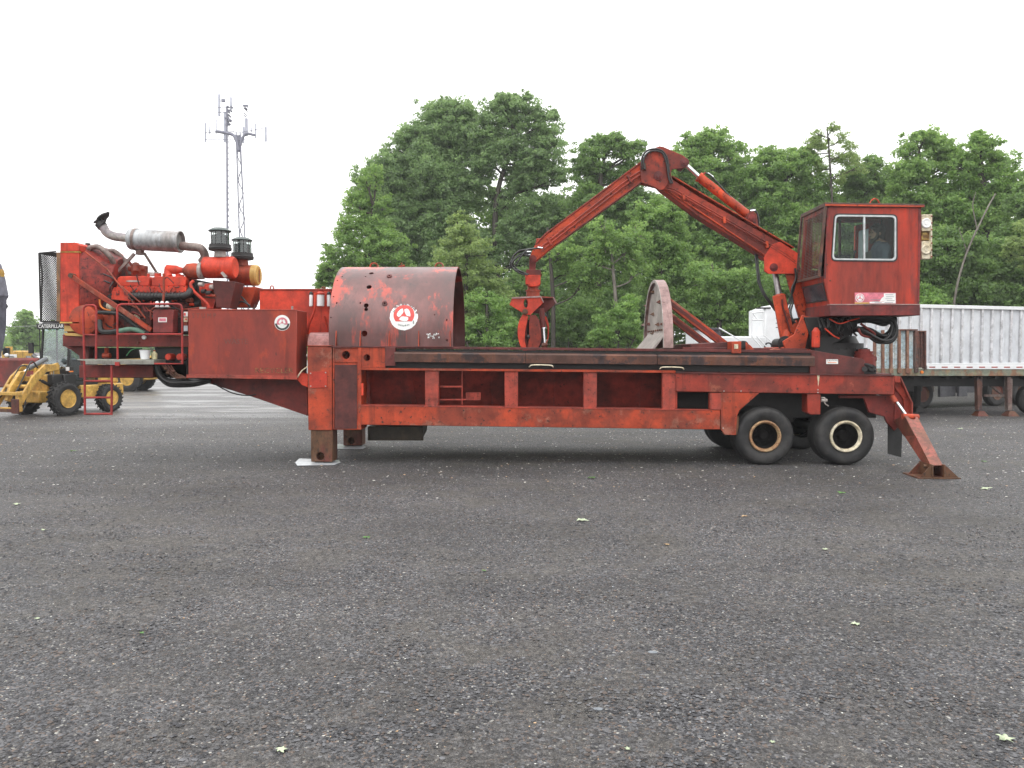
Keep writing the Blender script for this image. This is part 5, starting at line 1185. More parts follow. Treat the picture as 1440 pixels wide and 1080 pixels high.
# ---- air cleaners with cyclone bowls
def cleaner(pxl, pxr, py, rpx, Y, ppx, cap, bowl, ring, neck, rcap, col, endcol):
    a = P(pxl, py, Y); b = P(pxr, py, Y); r = rpx / FPX * Y; Lh = (b - a).length
    m = MB(); m.lathe(a, b - a, [(0, r * .80), (.02, r * .95), (.05, r), (Lh * .74, r), (Lh * .75, r * 1.03), (Lh * .78, r * 1.03), (Lh * .79, r)], 30)
    cl = part(m, 'air_cleaner', col, bev=0)
    m = MB(); m.lathe(a, b - a, [(Lh * .79, r * 1.02), (Lh * .95, r * 1.02), (Lh, r * .9), (Lh, 0)], 30); part(m, 'end_cap', endcol, cl, 0)
    if endcol == 'ycap': m = MB(); c = P(pxr + .5, py, Y); m.bar(c + Vector((.01, -.02, .12)), c + Vector((.01, -.02, -.14)), .02, .012); part(m, 'cap_handle', 'rail', cl, 0)
    z = lambda py_: P(ppx, py_, Y).z; x = P(ppx, py, Y).x; c0 = Vector((x, Y, 0)); k = Y / FPX
    m = MB(); m.lathe(Vector((x, Y, z(neck[1]))), (0, 0, 1), [(0, 8.5 * k), ((neck[1] - neck[0]) * k, 7.5 * k)], 22); part(m, 'intake_neck', 'rail' if endcol == 'ycap' else 'shield', cl, 0)
    m = MB(); h_ = (ring[1] - ring[0]) * k; m.lathe(Vector((x, Y, z(ring[1]))), (0, 0, 1), [(0, 12 * k), (.01, 15.2 * k), (h_ * .45, 15.8 * k), (h_ * .55, 15 * k), (h_, 14.6 * k)], 28); part(m, 'cleaner_base', 'black', cl, 0)
    m = MB(); hb = (bowl[1] - bowl[0]) * k; m.lathe(Vector((x, Y, z(bowl[1]))), (0, 0, 1), [(0, 10.5 * k), (hb * .72, 10.8 * k), (hb * .75, 7 * k), (hb * .85, 5 * k)], 20); part(m, 'swirl_vane', plain('dark_dust', (.025, .035, .035), .6), cl, 0)
    m = MB(); m.lathe(Vector((x, Y, z(bowl[1]))), (0, 0, 1), [(0, 12.4 * k), (hb, 12.4 * k)], 28); part(m, 'clear_bowl', 'glass', cl, 0)
    m = MB()
    for i in range(10): a_ = 2 * math.pi * i / 10 + .2; m.cyl(Vector((x + math.cos(a_) * 12.2 * k, Y + math.sin(a_) * 12.2 * k, z(bowl[1]))), Vector((x + math.cos(a_) * 12.2 * k, Y + math.sin(a_) * 12.2 * k, z(bowl[0]))), .007, n=5)
    part(m, 'bowl_cage', 'black', cl, 0)
    m = MB(); m.lathe(Vector((x, Y, z(cap[1]))), (0, 0, 1), [(-.01, (rcap - 1.5) * k), (0, rcap * k), (.012, rcap * k), ((cap[1] - cap[0]) * k, rcap * .62 * k), ((cap[1] - cap[0]) * k * 1.1, .0)], 28); part(m, 'rain_hood', plain('faded_dark_green_cap', (.05, .07, .065), .5), cl, 0)
cleaner(286.5, 331, 376.3, 15.2, 15.2, 310, (321, 325.5), (326, 344), (344, 353), (353, 362), 15.6, 'bright', 'bright')
cleaner(325, 364, 387.3, 14.4, 15.95, 341, (334.5, 338.5), (339, 356), (356, 365.5), (365, 374), 14.4, 'rail', 'ycap')
m = MB(); A0 = [P(298.5, 394, 14.95), P(331, 396, 14.95), P(331, 396, 14.95) + Vector((0, .5, 0)), P(298.5, 394, 14.95) + Vector((0, .5, 0))]; B0_ = [P(304, 432, 15.0), P(324, 434, 15.0), P(324, 434, 15.0) + Vector((0, .35, 0)), P(304, 432, 15.0) + Vector((0, .35, 0))]; m.ex(A0, B0_); part(m, 'cleaner_stand', 'maroon')
m = MB(); A0 = [P(330, 403.5, 15.7), P(360, 403.5, 15.7), P(360, 403.5, 15.7) + Vector((0, .5, 0)), P(330, 403.5, 15.7) + Vector((0, .5, 0))]; B0_ = [P(328, 432, 15.7), P(352, 432, 15.7), P(352, 432, 15.7) + Vector((0, .35, 0)), P(328, 432, 15.7) + Vector((0, .35, 0))]; m.ex(A0, B0_); part(m, 'cleaner_stand', 'rail')
m = MB(); m.tube([P(336, 428, 15.5), P(334, 414, 15.5), P(344, 422, 15.5), P(352, 433, 15.5)], .018, 6, 6); m.tube([P(328, 430, 15.4), P(340, 424, 15.4), P(352, 430, 15.4)], .02, 6, 5); part(m, 'air_line', 'rubber', bev=0)
m = MB(); m.bar(P(357, 402, 15.9), P(357, 436, 15.9), .04, .04, (0, 1, 0)); m.bar(P(318, 390, 15.0), P(312, 383, 15.0), .05, .05); part(m, 'stand_post', 'shield', bev=0)
m = MB(); m.box(P(268, 435, 15).x, P(366, 435, 15).x, 15.1, 16.4, 2.78, 2.82); part(m, 'stand_floor', 'maroon')

# ---- diagonal braces
m = MB(); m.bar(P(99, 387, 14.62), P(213, 464.5, 14.62), .06, .085, (0, 0, 1)); m.bar(P(119, 353.5, 14.8), P(152, 380, 14.78), .03, .03, (0, 0, 1)); m.bar(P(152, 380, 14.78), P(205, 448, 14.7), .025, .025, (0, 0, 1)); m.bar(P(170, 402, 14.76), P(198, 426, 14.72), .025, .025)
part(m, 'diagonal_brace', 'rail')
m = MB(); q = P(100, 387.5, 14.6); m.cyl(q + Vector((0, -.03, 0)), q + Vector((0, .1, 0)), .045, n=12); part(m, 'brace_pin', 'rust', bev=0)

# ---- platform, rails, ladder
m = MB(); m.poly([(108.5, 505), (216.5, 506), (216.5, 512.5), (120, 512.5), (120, 507.5), (108.5, 506.5)], 14.38, 14.85)
pf = part(m, 'platform', 'plate', bev=.004)
m = MB()
for k in range(46): x = P(122 + k * 2.05, 509, 14.38).x; m.box(x, x + .008, 14.372, 14.3795, P(0, 512, 14.38).z, P(0, 507, 14.38).z)
part(m, 'grip_ribs', 'shield', pf, 0)
def rail_px(pts, Y, r=.019, sm=0): mm_ = MB(); mm_.tube([P(x, y, Y) for x, y in pts], r, 10, sm); return mm_
rm = paint('rail_tube_red', (.36, .035, .03), (.26, .03, .028), 2, spots=(.1, .03, .02))
m = MB(); m.tube([P(x, y, 14.4) for x, y in [(119.5, 583), (119, 520), (117, 440), (117.5, 433), (121, 429.5), (131, 429), (134.5, 431), (135.5, 436), (135, 506)]], .02, 10, 0); m.tube([P(118, 470.7, 14.4), P(135, 471.2, 14.4)], .015, 8, 0); part(m, 'hand_hoop', rm, bev=0)
m = MB(); m.tube([P(x, y, 14.4) for x, y in [(165.5, 512), (164.8, 434), (166.5, 429.5), (171, 427.8), (250, 427.5), (254.5, 429), (256, 434), (256.5, 511.5), (217, 511.5)]], .019, 10, 0); m.tube([P(165, 470, 14.4), P(256, 470, 14.4)], .017, 8, 0); m.box(P(163, 510, 14.4).x, P(169, 510, 14.4).x, 14.36, 14.42, P(0, 514, 14.4).z, P(0, 509, 14.4).z); part(m, 'guard_rail', rm, bev=0)
m = MB(); m.tube([P(157, 514, 14.4), P(157.3, 550, 14.4), P(156.8, 583.5, 14.4)], .022, 8, 0)
ld = part(m, 'ladder', rm, bev=0)
m = MB()
for y in (535.8, 559, 582): m.cyl(P(119.3, y, 14.4), P(157, y, 14.4), .02, n=10)
part(m, 'rung', rm, ld, 0)
m = MB(); m.tube([P(230, 384.5, 14.6), P(230.5, 410, 14.6), P(229, 430, 14.55)], .022, 8, 0); part(m, 'stand_pipe', 'rail', bev=0)
m = MB(); m.rect(215, 435.5, 243.5, 468, 14.5, 14.7)
bx = part(m, 'control_box', 'skirt', bev=.01)
m = MB(); m.rect(222.5, 446.5, 234.5, 453, 14.494, 14.4995); part(m, 'warning_label', 'white', bx, 0); m = MB(); m.rect(223.8, 447.6, 233.2, 451.8, 14.490, 14.4935); part(m, 'label_panel', 'decpink', bx, 0)
m = MB(); m.tube([P(213, 450, 14.6), P(212, 440, 14.58), P(216, 433, 14.58), P(230, 431, 14.58), P(240, 433, 14.6)], .014, 6, 4); part(m, 'conduit', 'rail', bx, 0)
for px in (221, 228, 235):
    m = MB(); m.cyl(P(px, 431, 14.5), P(px, 426, 14.5), .032, n=14); m.ball(P(px, 426, 14.5), .034); m.cyl(P(px, 432, 14.5), P(px, 430.5, 14.5), .04, n=14); part(m, 'indicator_lamp', 'canister', bx, 0)
m = MB(); m.rect(258, 438, 264, 466, 14.6, 14.7); sb = part(m, 'label_panel', 'rail'); 
for y0, y1, mt in ((438.5, 445, 'white'), (446.5, 452.5, 'cream'), (458, 465.5, 'milky')):
    m = MB(); m.rect(258.3, y0, 264, y1, 14.594, 14.5995); part(m, 'sticker', mt, sb, 0)
m = MB(); m.rect(258.5, 440, 261, 444, 14.588, 14.5935); m.rect(260, 448, 263, 450, 14.588, 14.5935); part(m, 'sticker_print', 'decred', sb, 0)
# hoses slung beneath the engine deck
g_ = random.Random(9)
for k in range(9):
    m = MB(); d = k * .9; Y = 14.75 + g_.uniform(0, .5)
    m.tube([P(216 + d * .9, 508 + d * .3, Y), P(219 + d, 523 + d * .3, Y), P(227 + d * .8, 534 - d * .2, Y), P(238 + d, 541.5 - d * .9, Y), P(256, 542.5 - d * 1.3, Y), P(276, 541 - d * 1.0, Y), P(296, 536 - d * .4, Y)], .034, 8, 7); part(m, 'hydraulic_hose', 'rubber', bev=0)
m = MB(); m.poly([(219, 512), (262, 512), (262, 530), (240, 532), (228, 528), (222, 522)], 15.0, 15.3); part(m, 'hose_guard', 'blackdark', bev=0)
for k in range(4):
    m = MB(); Y = 14.68 + k * .03; m.tube([P(228 + k * 4, 514, Y), P(236 + k * 4, 522 + k, Y), P(246 + k * 3, 531 - k, Y), P(264, 531 + k * .4, Y)], .014, 6, 5); part(m, 'brass_line', 'rust', bev=0)
m = MB()
for x, y in ((233, 518), (236, 524), (244, 522), (256, 509)): m.cyl(P(x - 2, y, 14.66), P(x + 2, y + 1, 14.66), .025, n=8)
part(m, 'hose_coupling', 'rust', bev=0)

# things resting on the platform
b_ = P(207, 505, 14.7)
pt_ = thing('bucket', 'small white plastic pail standing on the engine platform', 'bucket', (b_.x, 14.62, P(207, 505, 14.62).z))
m = MB(); m.lathe((b_.x, 14.62, P(207, 505, 14.62).z), (0, 0, 1), [(0, .075), (.15, .092), (.155, .098), (.165, .098), (.165, .088), (.02, .07)], 24); m.build('pail', M['whitep'], pt_)
m = MB(); c_ = Vector((b_.x, 14.62, P(207, 494, 14.62).z)); m.tube([c_ + Vector((-.095, 0, 0)), c_ + Vector((-.07, -.05, .02)), c_ + Vector((0, -.08, .03)), c_ + Vector((.07, -.05, .02)), c_ + Vector((.095, 0, 0))], .005, 5, 4); m.build('handle', M['shield'], pt_)
jx = P(215.5, 505, 14.7)
jt = thing('jug', 'yellowish plastic jug beside the white pail on the platform', 'jug', (jx.x, 14.75, P(215, 505, 14.75).z)); z_ = P(215, 505, 14.75).z
m = MB(); m.lathe((jx.x, 14.75, z_), (0, 0, 1), [(0, .05), (.10, .055), (.125, .03), (.14, .018), (.15, .018)], 16); m.build('body', plain('jug_plastic', (.60, .55, .33), .4), jt)
m = MB(); m.cyl((jx.x, 14.75, z_ + .15), (jx.x, 14.75, z_ + .165), .02, n=12); m.build('lid', M['rail'], jt)

# pads under the front legs
for (pts, Y, lab) in (([(415, 652), (421, 646.5), (477, 647.5), (479, 650.5), (470, 654), (436, 654.6), (418, 655)], 0, 'bent white sheet under the nearer front leg'), ([(468, 628.5), (474, 626), (512, 626.5), (515, 629), (510, 631.5), (470, 631.5)], 1, 'white sheet under the farther front leg')):
    m = MB(); a = [G(x, y, .006) for x, y in pts]; m.ex(a, [p + Vector((0, 0, .006)) for p in a])
    for i in (0, 1): m.v[len(pts) + i].z += .02; m.v[i].z += .02
    o = m.build('ground_sheet', M['milky'], None, .002); tag(o, lab, 'sheet', 'sheets under the front legs')
# ================================================================ REAR: shield plate, boom, grapple, turret, cab
# ---- arched ram plate with teeth
SX = P(934, 487, 14.55).x; sy0, sy1 = 14.58, 17.12; sr = (sy1 - sy0) / 2; syc = (sy0 + sy1) / 2; sz0 = 2.12
ztop = P(923, 394, syc).z; sh = ztop - sr
def arch(inset, n=32, z0=sz0): return [(sy0 + inset, z0)] + [(syc - (sr - inset) * math.cos(math.pi * i / n), sh + (sr - inset) * math.sin(math.pi * i / n)) for i in range(n + 1)] + [(sy1 - inset, z0)]
th = .17
m = MB(); o_, i_ = arch(0), arch(.035)
ring = o_ + i_[::-1]; m.ex([(SX, y, z) for y, z in ring], [(SX + th, y, z) for y, z in ring]); pl = part(m, 'push_plate_rim', 'shieldrim', bev=0, angle=45)
m = MB(); a_ = arch(.036); m.ex([(SX + .05, y, z) for y, z in a_], [(SX + .08, y, z) for y, z in a_]); pf_ = part(m, 'push_plate', 'shield', bev=0)
m = MB(); fl = arch(-.0); fi = arch(.02); m.ex([(SX - .012, y, z) for y, z in arch(.0) + arch(.06)[::-1]], [(SX - .001, y, z) for y, z in arch(.0) + arch(.06)[::-1]]); part(m, 'edge_strip', 'shield', pf_, 0)
m = MB()
for (px, py) in ((919, 412), (928, 426), (910, 431), (919, 443), (906, 458), (913, 457), (926, 457.5), (933, 457), (919, 470)):
    # tooth stands out of the plate face: find Y from px
    xf_ = SX + .05; t = (px - 745) / FPX; Y = 15.8
    for _ in range(20): Y += ((PR((xf_, Y, P(px, py, Y).z))[0] - px)) * .02
    z = P(px, py, Y).z; h = .045
    m.add([(xf_, Y - .13, z - .015), (xf_, Y + .1, z - .015), (xf_, Y, z + .06), (xf_ - .09, Y - .08, z + .01)], [[0, 1, 2], [0, 3, 1], [1, 3, 2], [2, 3, 0]])
part(m, 'tooth', 'rust', pf_, 0, smooth=False)
m = MB(); m.ex([(SX + .05, sy0 + .05, 2.42), (SX - .24, sy0 + .05, 2.06), (SX - .20, sy0 + .05, 2.04), (SX + .05, sy0 + .05, 2.38)], [(SX + .05, sy1 - .3, 2.42), (SX - .24, sy1 - .3, 2.06), (SX - .20, sy1 - .3, 2.04), (SX + .05, sy1 - .3, 2.38)]); part(m, 'scraper_lip', 'shield', pf_, .004)
m = MB()
for k in range(9): yy = sy0 + .2 + k * .25; m.ball((SX + .04, yy, 2.46), .022, 8, 6)
part(m, 'rivet', 'rust', pf_, 0)
for yy, wd in ((15.05, .12), (16.5, .12)):
    a = Vector((SX + th - .02, yy, P(945, 424, 15.05).z)); b = Vector((P(1022, 487, 15.05).x, yy, P(1022, 487, 15.05).z))
    m = MB(); m.bar(a, b, wd, .14, (0, 0, 1)); o = part(m, 'plate_strut', 'rail')
    m = MB(); m.bar(a + Vector((0, -wd / 2 - .006, .0)), b + Vector((0, -wd / 2 - .006, 0)), .01, .06, (0, 0, 1)); part(m, 'strut_web', 'beam', o, 0)
m = MB(); m.poly([(972, 484), (1030, 480.5), (1030, 491), (972, 491)], 14.9, 16.7); m.poly([(960, 488), (1135, 490), (1135, 493), (960, 492)], 14.8, 16.9); part(m, 'carriage', 'maroon')
m = MB(); m.rect(1029, 480, 1042.5, 497, YN + .02, YN + .35); cr = part(m, 'carriage_lug', 'rail'); m = MB(); m.rect(1032.5, 484, 1038, 490.5, YN + .008, YN + .018); part(m, 'peeled_label', 'cream', cr, 0)
m = MB(); m.poly([(1043, 482), (1049, 482), (1062, 494), (1043, 494)], 14.9, 15.3); m.poly([(1049, 481), (1056, 486), (1063, 494), (1049, 494)], 14.7, 14.74); m.poly([(1080, 493), (1090, 490), (1100, 492), (1100, 497), (1080, 497)], 14.7, 15.3); part(m, 'carriage_roller', 'rail')
m = MB(); m.cyl(P(1046, 486, 14.8), P(1046, 486, 14.8) + Vector((0, .3, 0)), .09, n=20); part(m, 'roller', 'black', bev=0)

# ---- turret base
m = MB(); m.poly([(1139, 492), (1212, 504.5), (1216.5, 507.5), (1215.5, 526), (1139, 526)], YN + .06, YN + .12)
tb = part(m, 'turret_base', 'maroon', bev=.006)
bolts_ = MB(); m = MB(); m.poly([(1150, 494), (1210, 505), (1214, 526), (1139, 526)], YN + .14, YF - .2); part(m, 'turret_box', 'maroon', tb, 0)
m = MB(); m.rect(1162, 505.3, 1178.5, 511.8, YN + .052, YN + .0585); lb_ = part(m, 'caution_label', 'white', tb, 0)
lettering('CAUTION', 1170.2, 507, 2.2, YN + .05, 'ink', tb, wpx=14.5, ext=.0004, off=.001)
m = MB(); m.rect(1164, 509.4, 1176.5, 510.2, YN + .047, YN + .051); part(m, 'label_print', 'orange', tb, 0)
m = MB(); q = Vector((P(1160, 490, 15.8).x, 15.8, 1.95)); m.lathe(q, (0, 0, 1), [(0, .80), (.14, .80), (.14, .70), (.26, .70), (.26, .62), (.40, .55)], 40)
for k in range(28): a = 2 * math.pi * k / 28; c = q + Vector((math.cos(a) * .75, math.sin(a) * .75, .14)); m.cyl(c, c + Vector((0, 0, .03)), .02, n=6)
part(m, 'slewing_ring', 'black', tb, 0)
tcx = q.x
m = MB(); q2 = P(1215, 497, 15.0); m.lathe(Vector((q2.x, 15.0, 1.72)), (0, 0, 1), [(0, .20), (.22, .20), (.22, .17), (.25, .17), (.25, .175), (.28, .175), (.28, .15), (.31, .15), (.31, .165), (.34, .165), (.34, .11), (.38, .10)], 24); m.cyl((q2.x - .17, 14.95, 1.90), (q2.x + .20, 14.95, 1.92), .05, n=10); part(m, 'slew_motor', 'beam', tb, 0)
m = MB(); m.rect(1214, 515, 1232, 526, YN + .1, YN + .5); m.cyl(P(1216, 519, YN), P(1216, 519, YN + .2), .05, n=12); m.cyl(P(1226, 517, YN), P(1226, 517, YN + .2), .06, n=12); m.tube([P(1214, 512, YN + .1), P(1224, 514, YN), P(1231, 522, YN + .05)], .025, 8, 4); part(m, 'valve_block', 'black', tb, 0)
# ---- turntable: column under the cab
m = MB(); m.poly([(1131, 446), (1206, 446), (1206, 466), (1180, 480), (1172, 483), (1172, 498), (1146, 498), (1142, 480)], 15.0, 16.3); 
tt = part(m, 'turntable', 'blackdark', bev=.01)
m = MB(); m.poly([(1121, 449), (1150, 447), (1152, 492), (1101, 489), (1101, 478), (1110, 470)], 15.45, 15.55); m.poly([(1121, 449), (1150, 447), (1152, 492), (1101, 489), (1101, 478), (1110, 470)], 16.1, 16.2)
m.poly([(1128, 443), (1141, 446), (1137, 470), (1132, 492), (1104, 490), (1101, 480), (1117, 470)], 15.05, 15.1); part(m, 'boom_gusset', 'boom', tt)
m = MB(); m.lathe(P(1147, 489, 14.8), (0, 0, 1), [(0, .055), (.02, .075), (.30, .075), (.33, .055), (.37, .03)], 18); part(m, 'accumulator', 'bright', tt, 0)
m = MB(); m.poly([(1092, 497), (1103, 488), (1140, 491), (1143, 500)], 15.1, 16.4); part(m, 'turntable_foot', 'boom', tt)
m = MB()
for k in range(10):
    g1 = random.Random(k); x = 1150 + k * 5; m.tube([P(x, 448, 14.75 + g1.uniform(0, .3)), P(x + g1.uniform(-8, 8), 458 + g1.uniform(0, 8), 14.8), P(x + g1.uniform(-6, 12), 472, 14.95)], .02, 6, 5)
part(m, 'under_cab_hose', 'rubber', tt, 0)
m = MB(); m.tube([P(1166, 448, 14.7), P(1180, 455, 14.66), P(1195, 451, 14.68), P(1210, 447, 14.7)], .012, 6, 5); m.tube([P(1160, 462, 14.7), P(1172, 472, 14.7), P(1180, 476, 14.75)], .014, 6, 5); part(m, 'red_cable', 'bright', tt, 0)
for k in range(11):
    g1 = random.Random(k + 20); Y = 14.66 + k * .05; dx = g1.uniform(-9, 3); dy = g1.uniform(-9, 3)
    m = MB(); m.tube([P(1196 - k, 447 + k, Y + .1), P(1222 + dx, 446 + k * .6, Y), P(1246 + dx, 447 + k, Y), P(1258 + dx * .6, 455 + dy, Y), P(1259 + dx * .7 + g1.uniform(-3, 1), 468 + dy, Y), P(1252 + dx, 478 + dy, Y), P(1238 + dx, 479 + dy, Y), P(1222 + dx * .5, 470 + dy, Y), P(1206 - k, 460 + k * .5, Y + .1)], .027, 8, 7); part(m, 'slack_hose', 'rubber', bev=0)
m = MB(); m.tube([P(1207, 462, 14.72), P(1212, 471, 14.70), P(1224, 474, 14.70), P(1230, 470, 14.72), P(1220, 462, 14.75), P(1210, 455, 14.8)], .022, 8, 7); part(m, 'slack_hose', 'beam', bev=0)

# ---- main boom
BY0, BY1 = 15.76, 16.16; BC = (BY0 + BY1) / 2
def bp(pts, y0, y1): mm_ = MB(); mm_.poly(pts, y0, y1); return mm_
m = bp([(912, 246), (924, 238), (943, 250), (980, 274.5), (1097, 341), (1119, 354), (1125, 363), (1121, 376), (1076, 364), (1074, 361), (980, 303), (929.5, 265.5)], BY0 + .04, BY1 - .04)
boom = part(m, 'main_boom', 'boomd', bev=.012)
m = MB()
# flange along the upper and lower edge
for a, b in (((943, 250.5), (1112, 350)), ((931, 266.5), (1072, 360.5))):
    m.bar(P(*a, BC), P(*b, BC), .40, .022, (0, 0, 1))
part(m, 'boom_flange', 'boom', boom, .003)
for dy_ in (0, 3.4):
    m = MB(); m.tube([P(938 + dy_ * .2, 263 + dy_, BY0 - .02), P(948, 266 + dy_, BY0 - .02), P(1080, 341.5 + dy_, BY0 - .02), P(1112, 362 + dy_, BY0 - .02), P(1119, 368 + dy_, BY0 - .02)], .013, 8, 0); part(m, 'boom_pipe', 'boomd', boom, 0)
m = MB()
for x, y in ((961, 273.5), (1018, 306.5), (1078, 341)): m.bar(P(x, y - 1.5, BY0 - .015), P(x + 1, y + 7.5, BY0 - .015), .05, .05, (0, 1, 0))
part(m, 'pipe_clamp', 'boom', boom, .003)
for (y0, y1) in ((BY0 - .03, BY0 + .005), (BY1 - .005, BY1 + .03)):
    m = bp([(1081, 351), (1086.5, 343.5), (1097, 340), (1122, 356), (1125.5, 363), (1120, 385), (1081, 385), (1075.5, 381.5), (1074.5, 362)], y0, y1); part(m, 'boom_root_plate', 'bright', boom, .004)
def pin(px, py, y0, y1, r, parent, mat='skirt', head=.03):
    m = MB(); a = P(px, py, y0); m.cyl(Vector((a.x, y0 - head, a.z)), Vector((a.x, y1 + head, a.z)), r, n=20); m.cyl(Vector((a.x, y0 - head * 1.5, a.z)), Vector((a.x, y0 - head, a.z)), r * .55, n=12); m.lathe(Vector((a.x, y0 - head * .4, a.z)), (0, 1, 0), [(0, r * 1.45), (head * .4, r * 1.45)], 20); return part(m, 'pivot_pin', mat, parent, .003)
pin(1088, 376, BY0 - .03, BY1 + .03, .055, boom)
m = bp([(1046.5, 308), (1054, 298), (1059, 297), (1064, 301), (1067, 322), (1050, 314)], BY0 + .06, BY0 + .09); m.poly([(1046.5, 308), (1054, 298), (1059, 297), (1064, 301), (1067, 322), (1050, 314)], BY1 - .09, BY1 - .06); part(m, 'cylinder_bracket', 'boomd', boom, .003)
pin(1057, 306.5, BY0 + .05, BY1 - .05, .05, boom)
# mast
m = bp([(1103, 378), (1121, 362), (1127, 380), (1134, 430), (1142, 449), (1126, 449), (1112, 410)], BY0 + .02, BY0 + .08); m.poly([(1103, 378), (1121, 362), (1127, 380), (1134, 430), (1142, 449), (1126, 449), (1112, 410)], BY1 - .08, BY1 - .02); m.poly([(1108, 380), (1116, 376), (1140, 447), (1128, 447)], BY0 + .08, BY1 - .08)
part(m, 'mast', 'boom')
# lift cylinder
a, b = P(1107, 480, 15.45), P(1095.5, 416, 15.75)
m = MB(); m.cyl(a, b, .125, n=24); lc = part(m, 'lift_cylinder', 'boom', bev=.006)
m = MB(); a2 = P(1090, 417, 15.60); m.poly([(1086.5, 417), (1103.5, 414), (1117, 467), (1101, 482)], 15.40, 15.44); part(m, 'cylinder_shroud', 'boom', lc, .004)
m = MB(); m.tube([P(1100, 421, 15.37), P(1101, 432, 15.37), P(1108, 455, 15.37), P(1111, 466, 15.37)], .018, 8, 4); part(m, 'cylinder_line', 'beam', lc, 0)
m = MB(); m.cyl(b, P(1089, 378, 15.95), .058, n=18); part(m, 'lift_rod', plain('dull_rod', (.22, .2, .2), .35, .7), lc, 0)
pin(1104, 483, 15.3, 15.8, .10, lc, 'black')
# stick
m = bp([(752.5, 344), (768, 329), (900, 229.5), (912, 222), (928, 262), (902, 255.5), (780, 345), (753, 368), (746.5, 368.5), (745, 361)], BY0 + .05, BY1 - .05)
st = part(m, 'stick_boom', 'boom', bev=.012)
m = MB(); m.bar(P(768, 329.5, BC), P(902, 229, BC), .36, .022, (0, 0, 1)); m.bar(P(782, 344, BC), P(903, 255.5, BC), .36, .022, (0, 0, 1)); m.bar(P(753, 344.5, BC), P(768, 329.5, BC), .36, .02); part(m, 'stick_flange', 'post', st, .003)
for k in (0, 1):
    m = MB(); d = k * 4.6; m.tube([P(758 + d * .6, 353.5 - 4 + d, BY0), P(775 + d * .2, 336 + d, BY0 - .0), P(888 + d * .3, 252 - 4 + d, BY0), P(905, 238 + d, BY0)], .016, 8, 0); part(m, 'stick_pipe', 'post', st, 0)
m = MB()
for x, y in ((884, 248), (772, 336)): m.bar(P(x - 2, y - 2, BY0 - .01), P(x + 4, y + 9, BY0 - .01), .05, .05, (0, 1, 0))
part(m, 'pipe_clamp', 'boomd', st, .003)
headp = [(902, 256.5), (900, 232), (904, 222), (910, 216), (917, 212.5), (921, 208), (927.5, 205.5), (933, 206.5), (960.5, 218.5), (967, 224), (968, 231), (964, 236), (945, 238), (943.5, 245), (941, 256), (934, 266), (928, 267.5), (920, 263)]
for y0, y1 in ((BY0 - .035, BY0 + .0), (BY1 - .0, BY1 + .035)): m = bp(headp, y0, y1); part(m, 'stick_head_plate', 'boomd', st, .005)
m = bp([(903, 250), (905, 222), (915, 211), (930, 209), (955, 219), (940, 232), (920, 232), (912, 248)], BY0 + .0, BY1); part(m, 'stick_head_core', 'boomd', st, 0)
pin(925.5, 247, BY0 - .04, BY1 + .04, .062, st); pin(962.5, 228.5, BY0 - .04, BY1 + .04, .062, st)
pin(749.5, 364, BY0 + .03, BY1 - .03, .05, st)
m = MB(); m.rect(754, 335, 762, 345, BY0 + .12, BY1 - .12); part(m, 'stick_lug', 'boom', st, .01)
# stick cylinder
ca, cb_ = P(982, 248, BC), P(1050, 301.5, BC); m = MB(); m.cyl(ca, cb_, .088, n=24); m.cyl(ca, ca + (cb_ - ca).normalized() * .05, .098, n=24); sc_ = part(m, 'stick_cylinder', 'boom', bev=.004)
m = MB(); m.cyl(P(966, 233, BC), ca, .042, n=18); part(m, 'stick_rod', 'chrome', sc_, 0)
m = MB(); m.cyl(P(1048, 300, BC), P(1057, 306.5, BC), .075, n=16); m.bar(P(988, 246, BC), P(992, 243, BC), .05, .04); part(m, 'cylinder_eye', 'boomd', sc_, 0)
m = MB(); m.tube([P(990, 243, BC), P(998, 246, BC - .05), P(1008, 256, BC - .05), P(1030, 280, BC - .05), P(1050, 296, BC), P(1057, 294, BC), P(1063, 297, BC), P(1066.5, 307, BC), P(1066.5, 324, BC)], .017, 8, 6); part(m, 'cylinder_hose', 'rubber', sc_, 0)
m = MB(); m.tube([P(995, 243.5, BC), P(1003, 249, BC)], .02, 8, 0); m.tube([P(1055, 297, BC - .05), P(1062, 296, BC - .05)], .025, 8, 0); part(m, 'hose_fitting', 'chrome', sc_, 0)
# loose hoses around the boom
for k, d in enumerate((0, 2.3)):
    m = MB(); m.tube([P(1062 + d, 357, BC), P(1064.5 + d, 380, BC - .1), P(1066.5 + d, 397, BC - .15), P(1073 + d, 413, BC - .2), P(1083 + d, 427, BC - .2), P(1090 + d, 437, BC - .2)], .019, 8, 7); part(m, 'boom_hose', 'rubber', bev=0)
for k, d in enumerate((0, 3.2, 6)):
    m = MB(); Y = BY0 - .05 - k * .04; m.tube([P(1118, 377 + d * .3, Y), P(1119, 392, Y), P(1116 - d * .5, 408, Y), P(1109 + d, 425, Y), P(1106 + d, 438, Y - .1), P(1109 + d, 450, Y - .15), P(1118 + d * .6, 455, Y - .15), P(1124 + d * .5, 449, Y)], .018, 8, 7); part(m, 'boom_hose', 'rubber', bev=0)
for k, r in enumerate((0, 2.6)):
    m = MB(); Y = BY0 - .06 - .03 * k; m.tube([P(904 + r, 238, Y), P(902.5 + r, 224 + r * .3, Y), P(908 + r * .7, 213.5 + r, Y), P(919, 209.5 + r, Y), P(931 - r * .3, 212 + r, Y), P(938 - r, 222 + r * .5, Y), P(940 - r * .6, 235, Y), P(943 - r, 250, Y), P(946 - r, 258, Y)], .018, 8, 7); part(m, 'elbow_hose', 'rubber', bev=0)
m = MB()
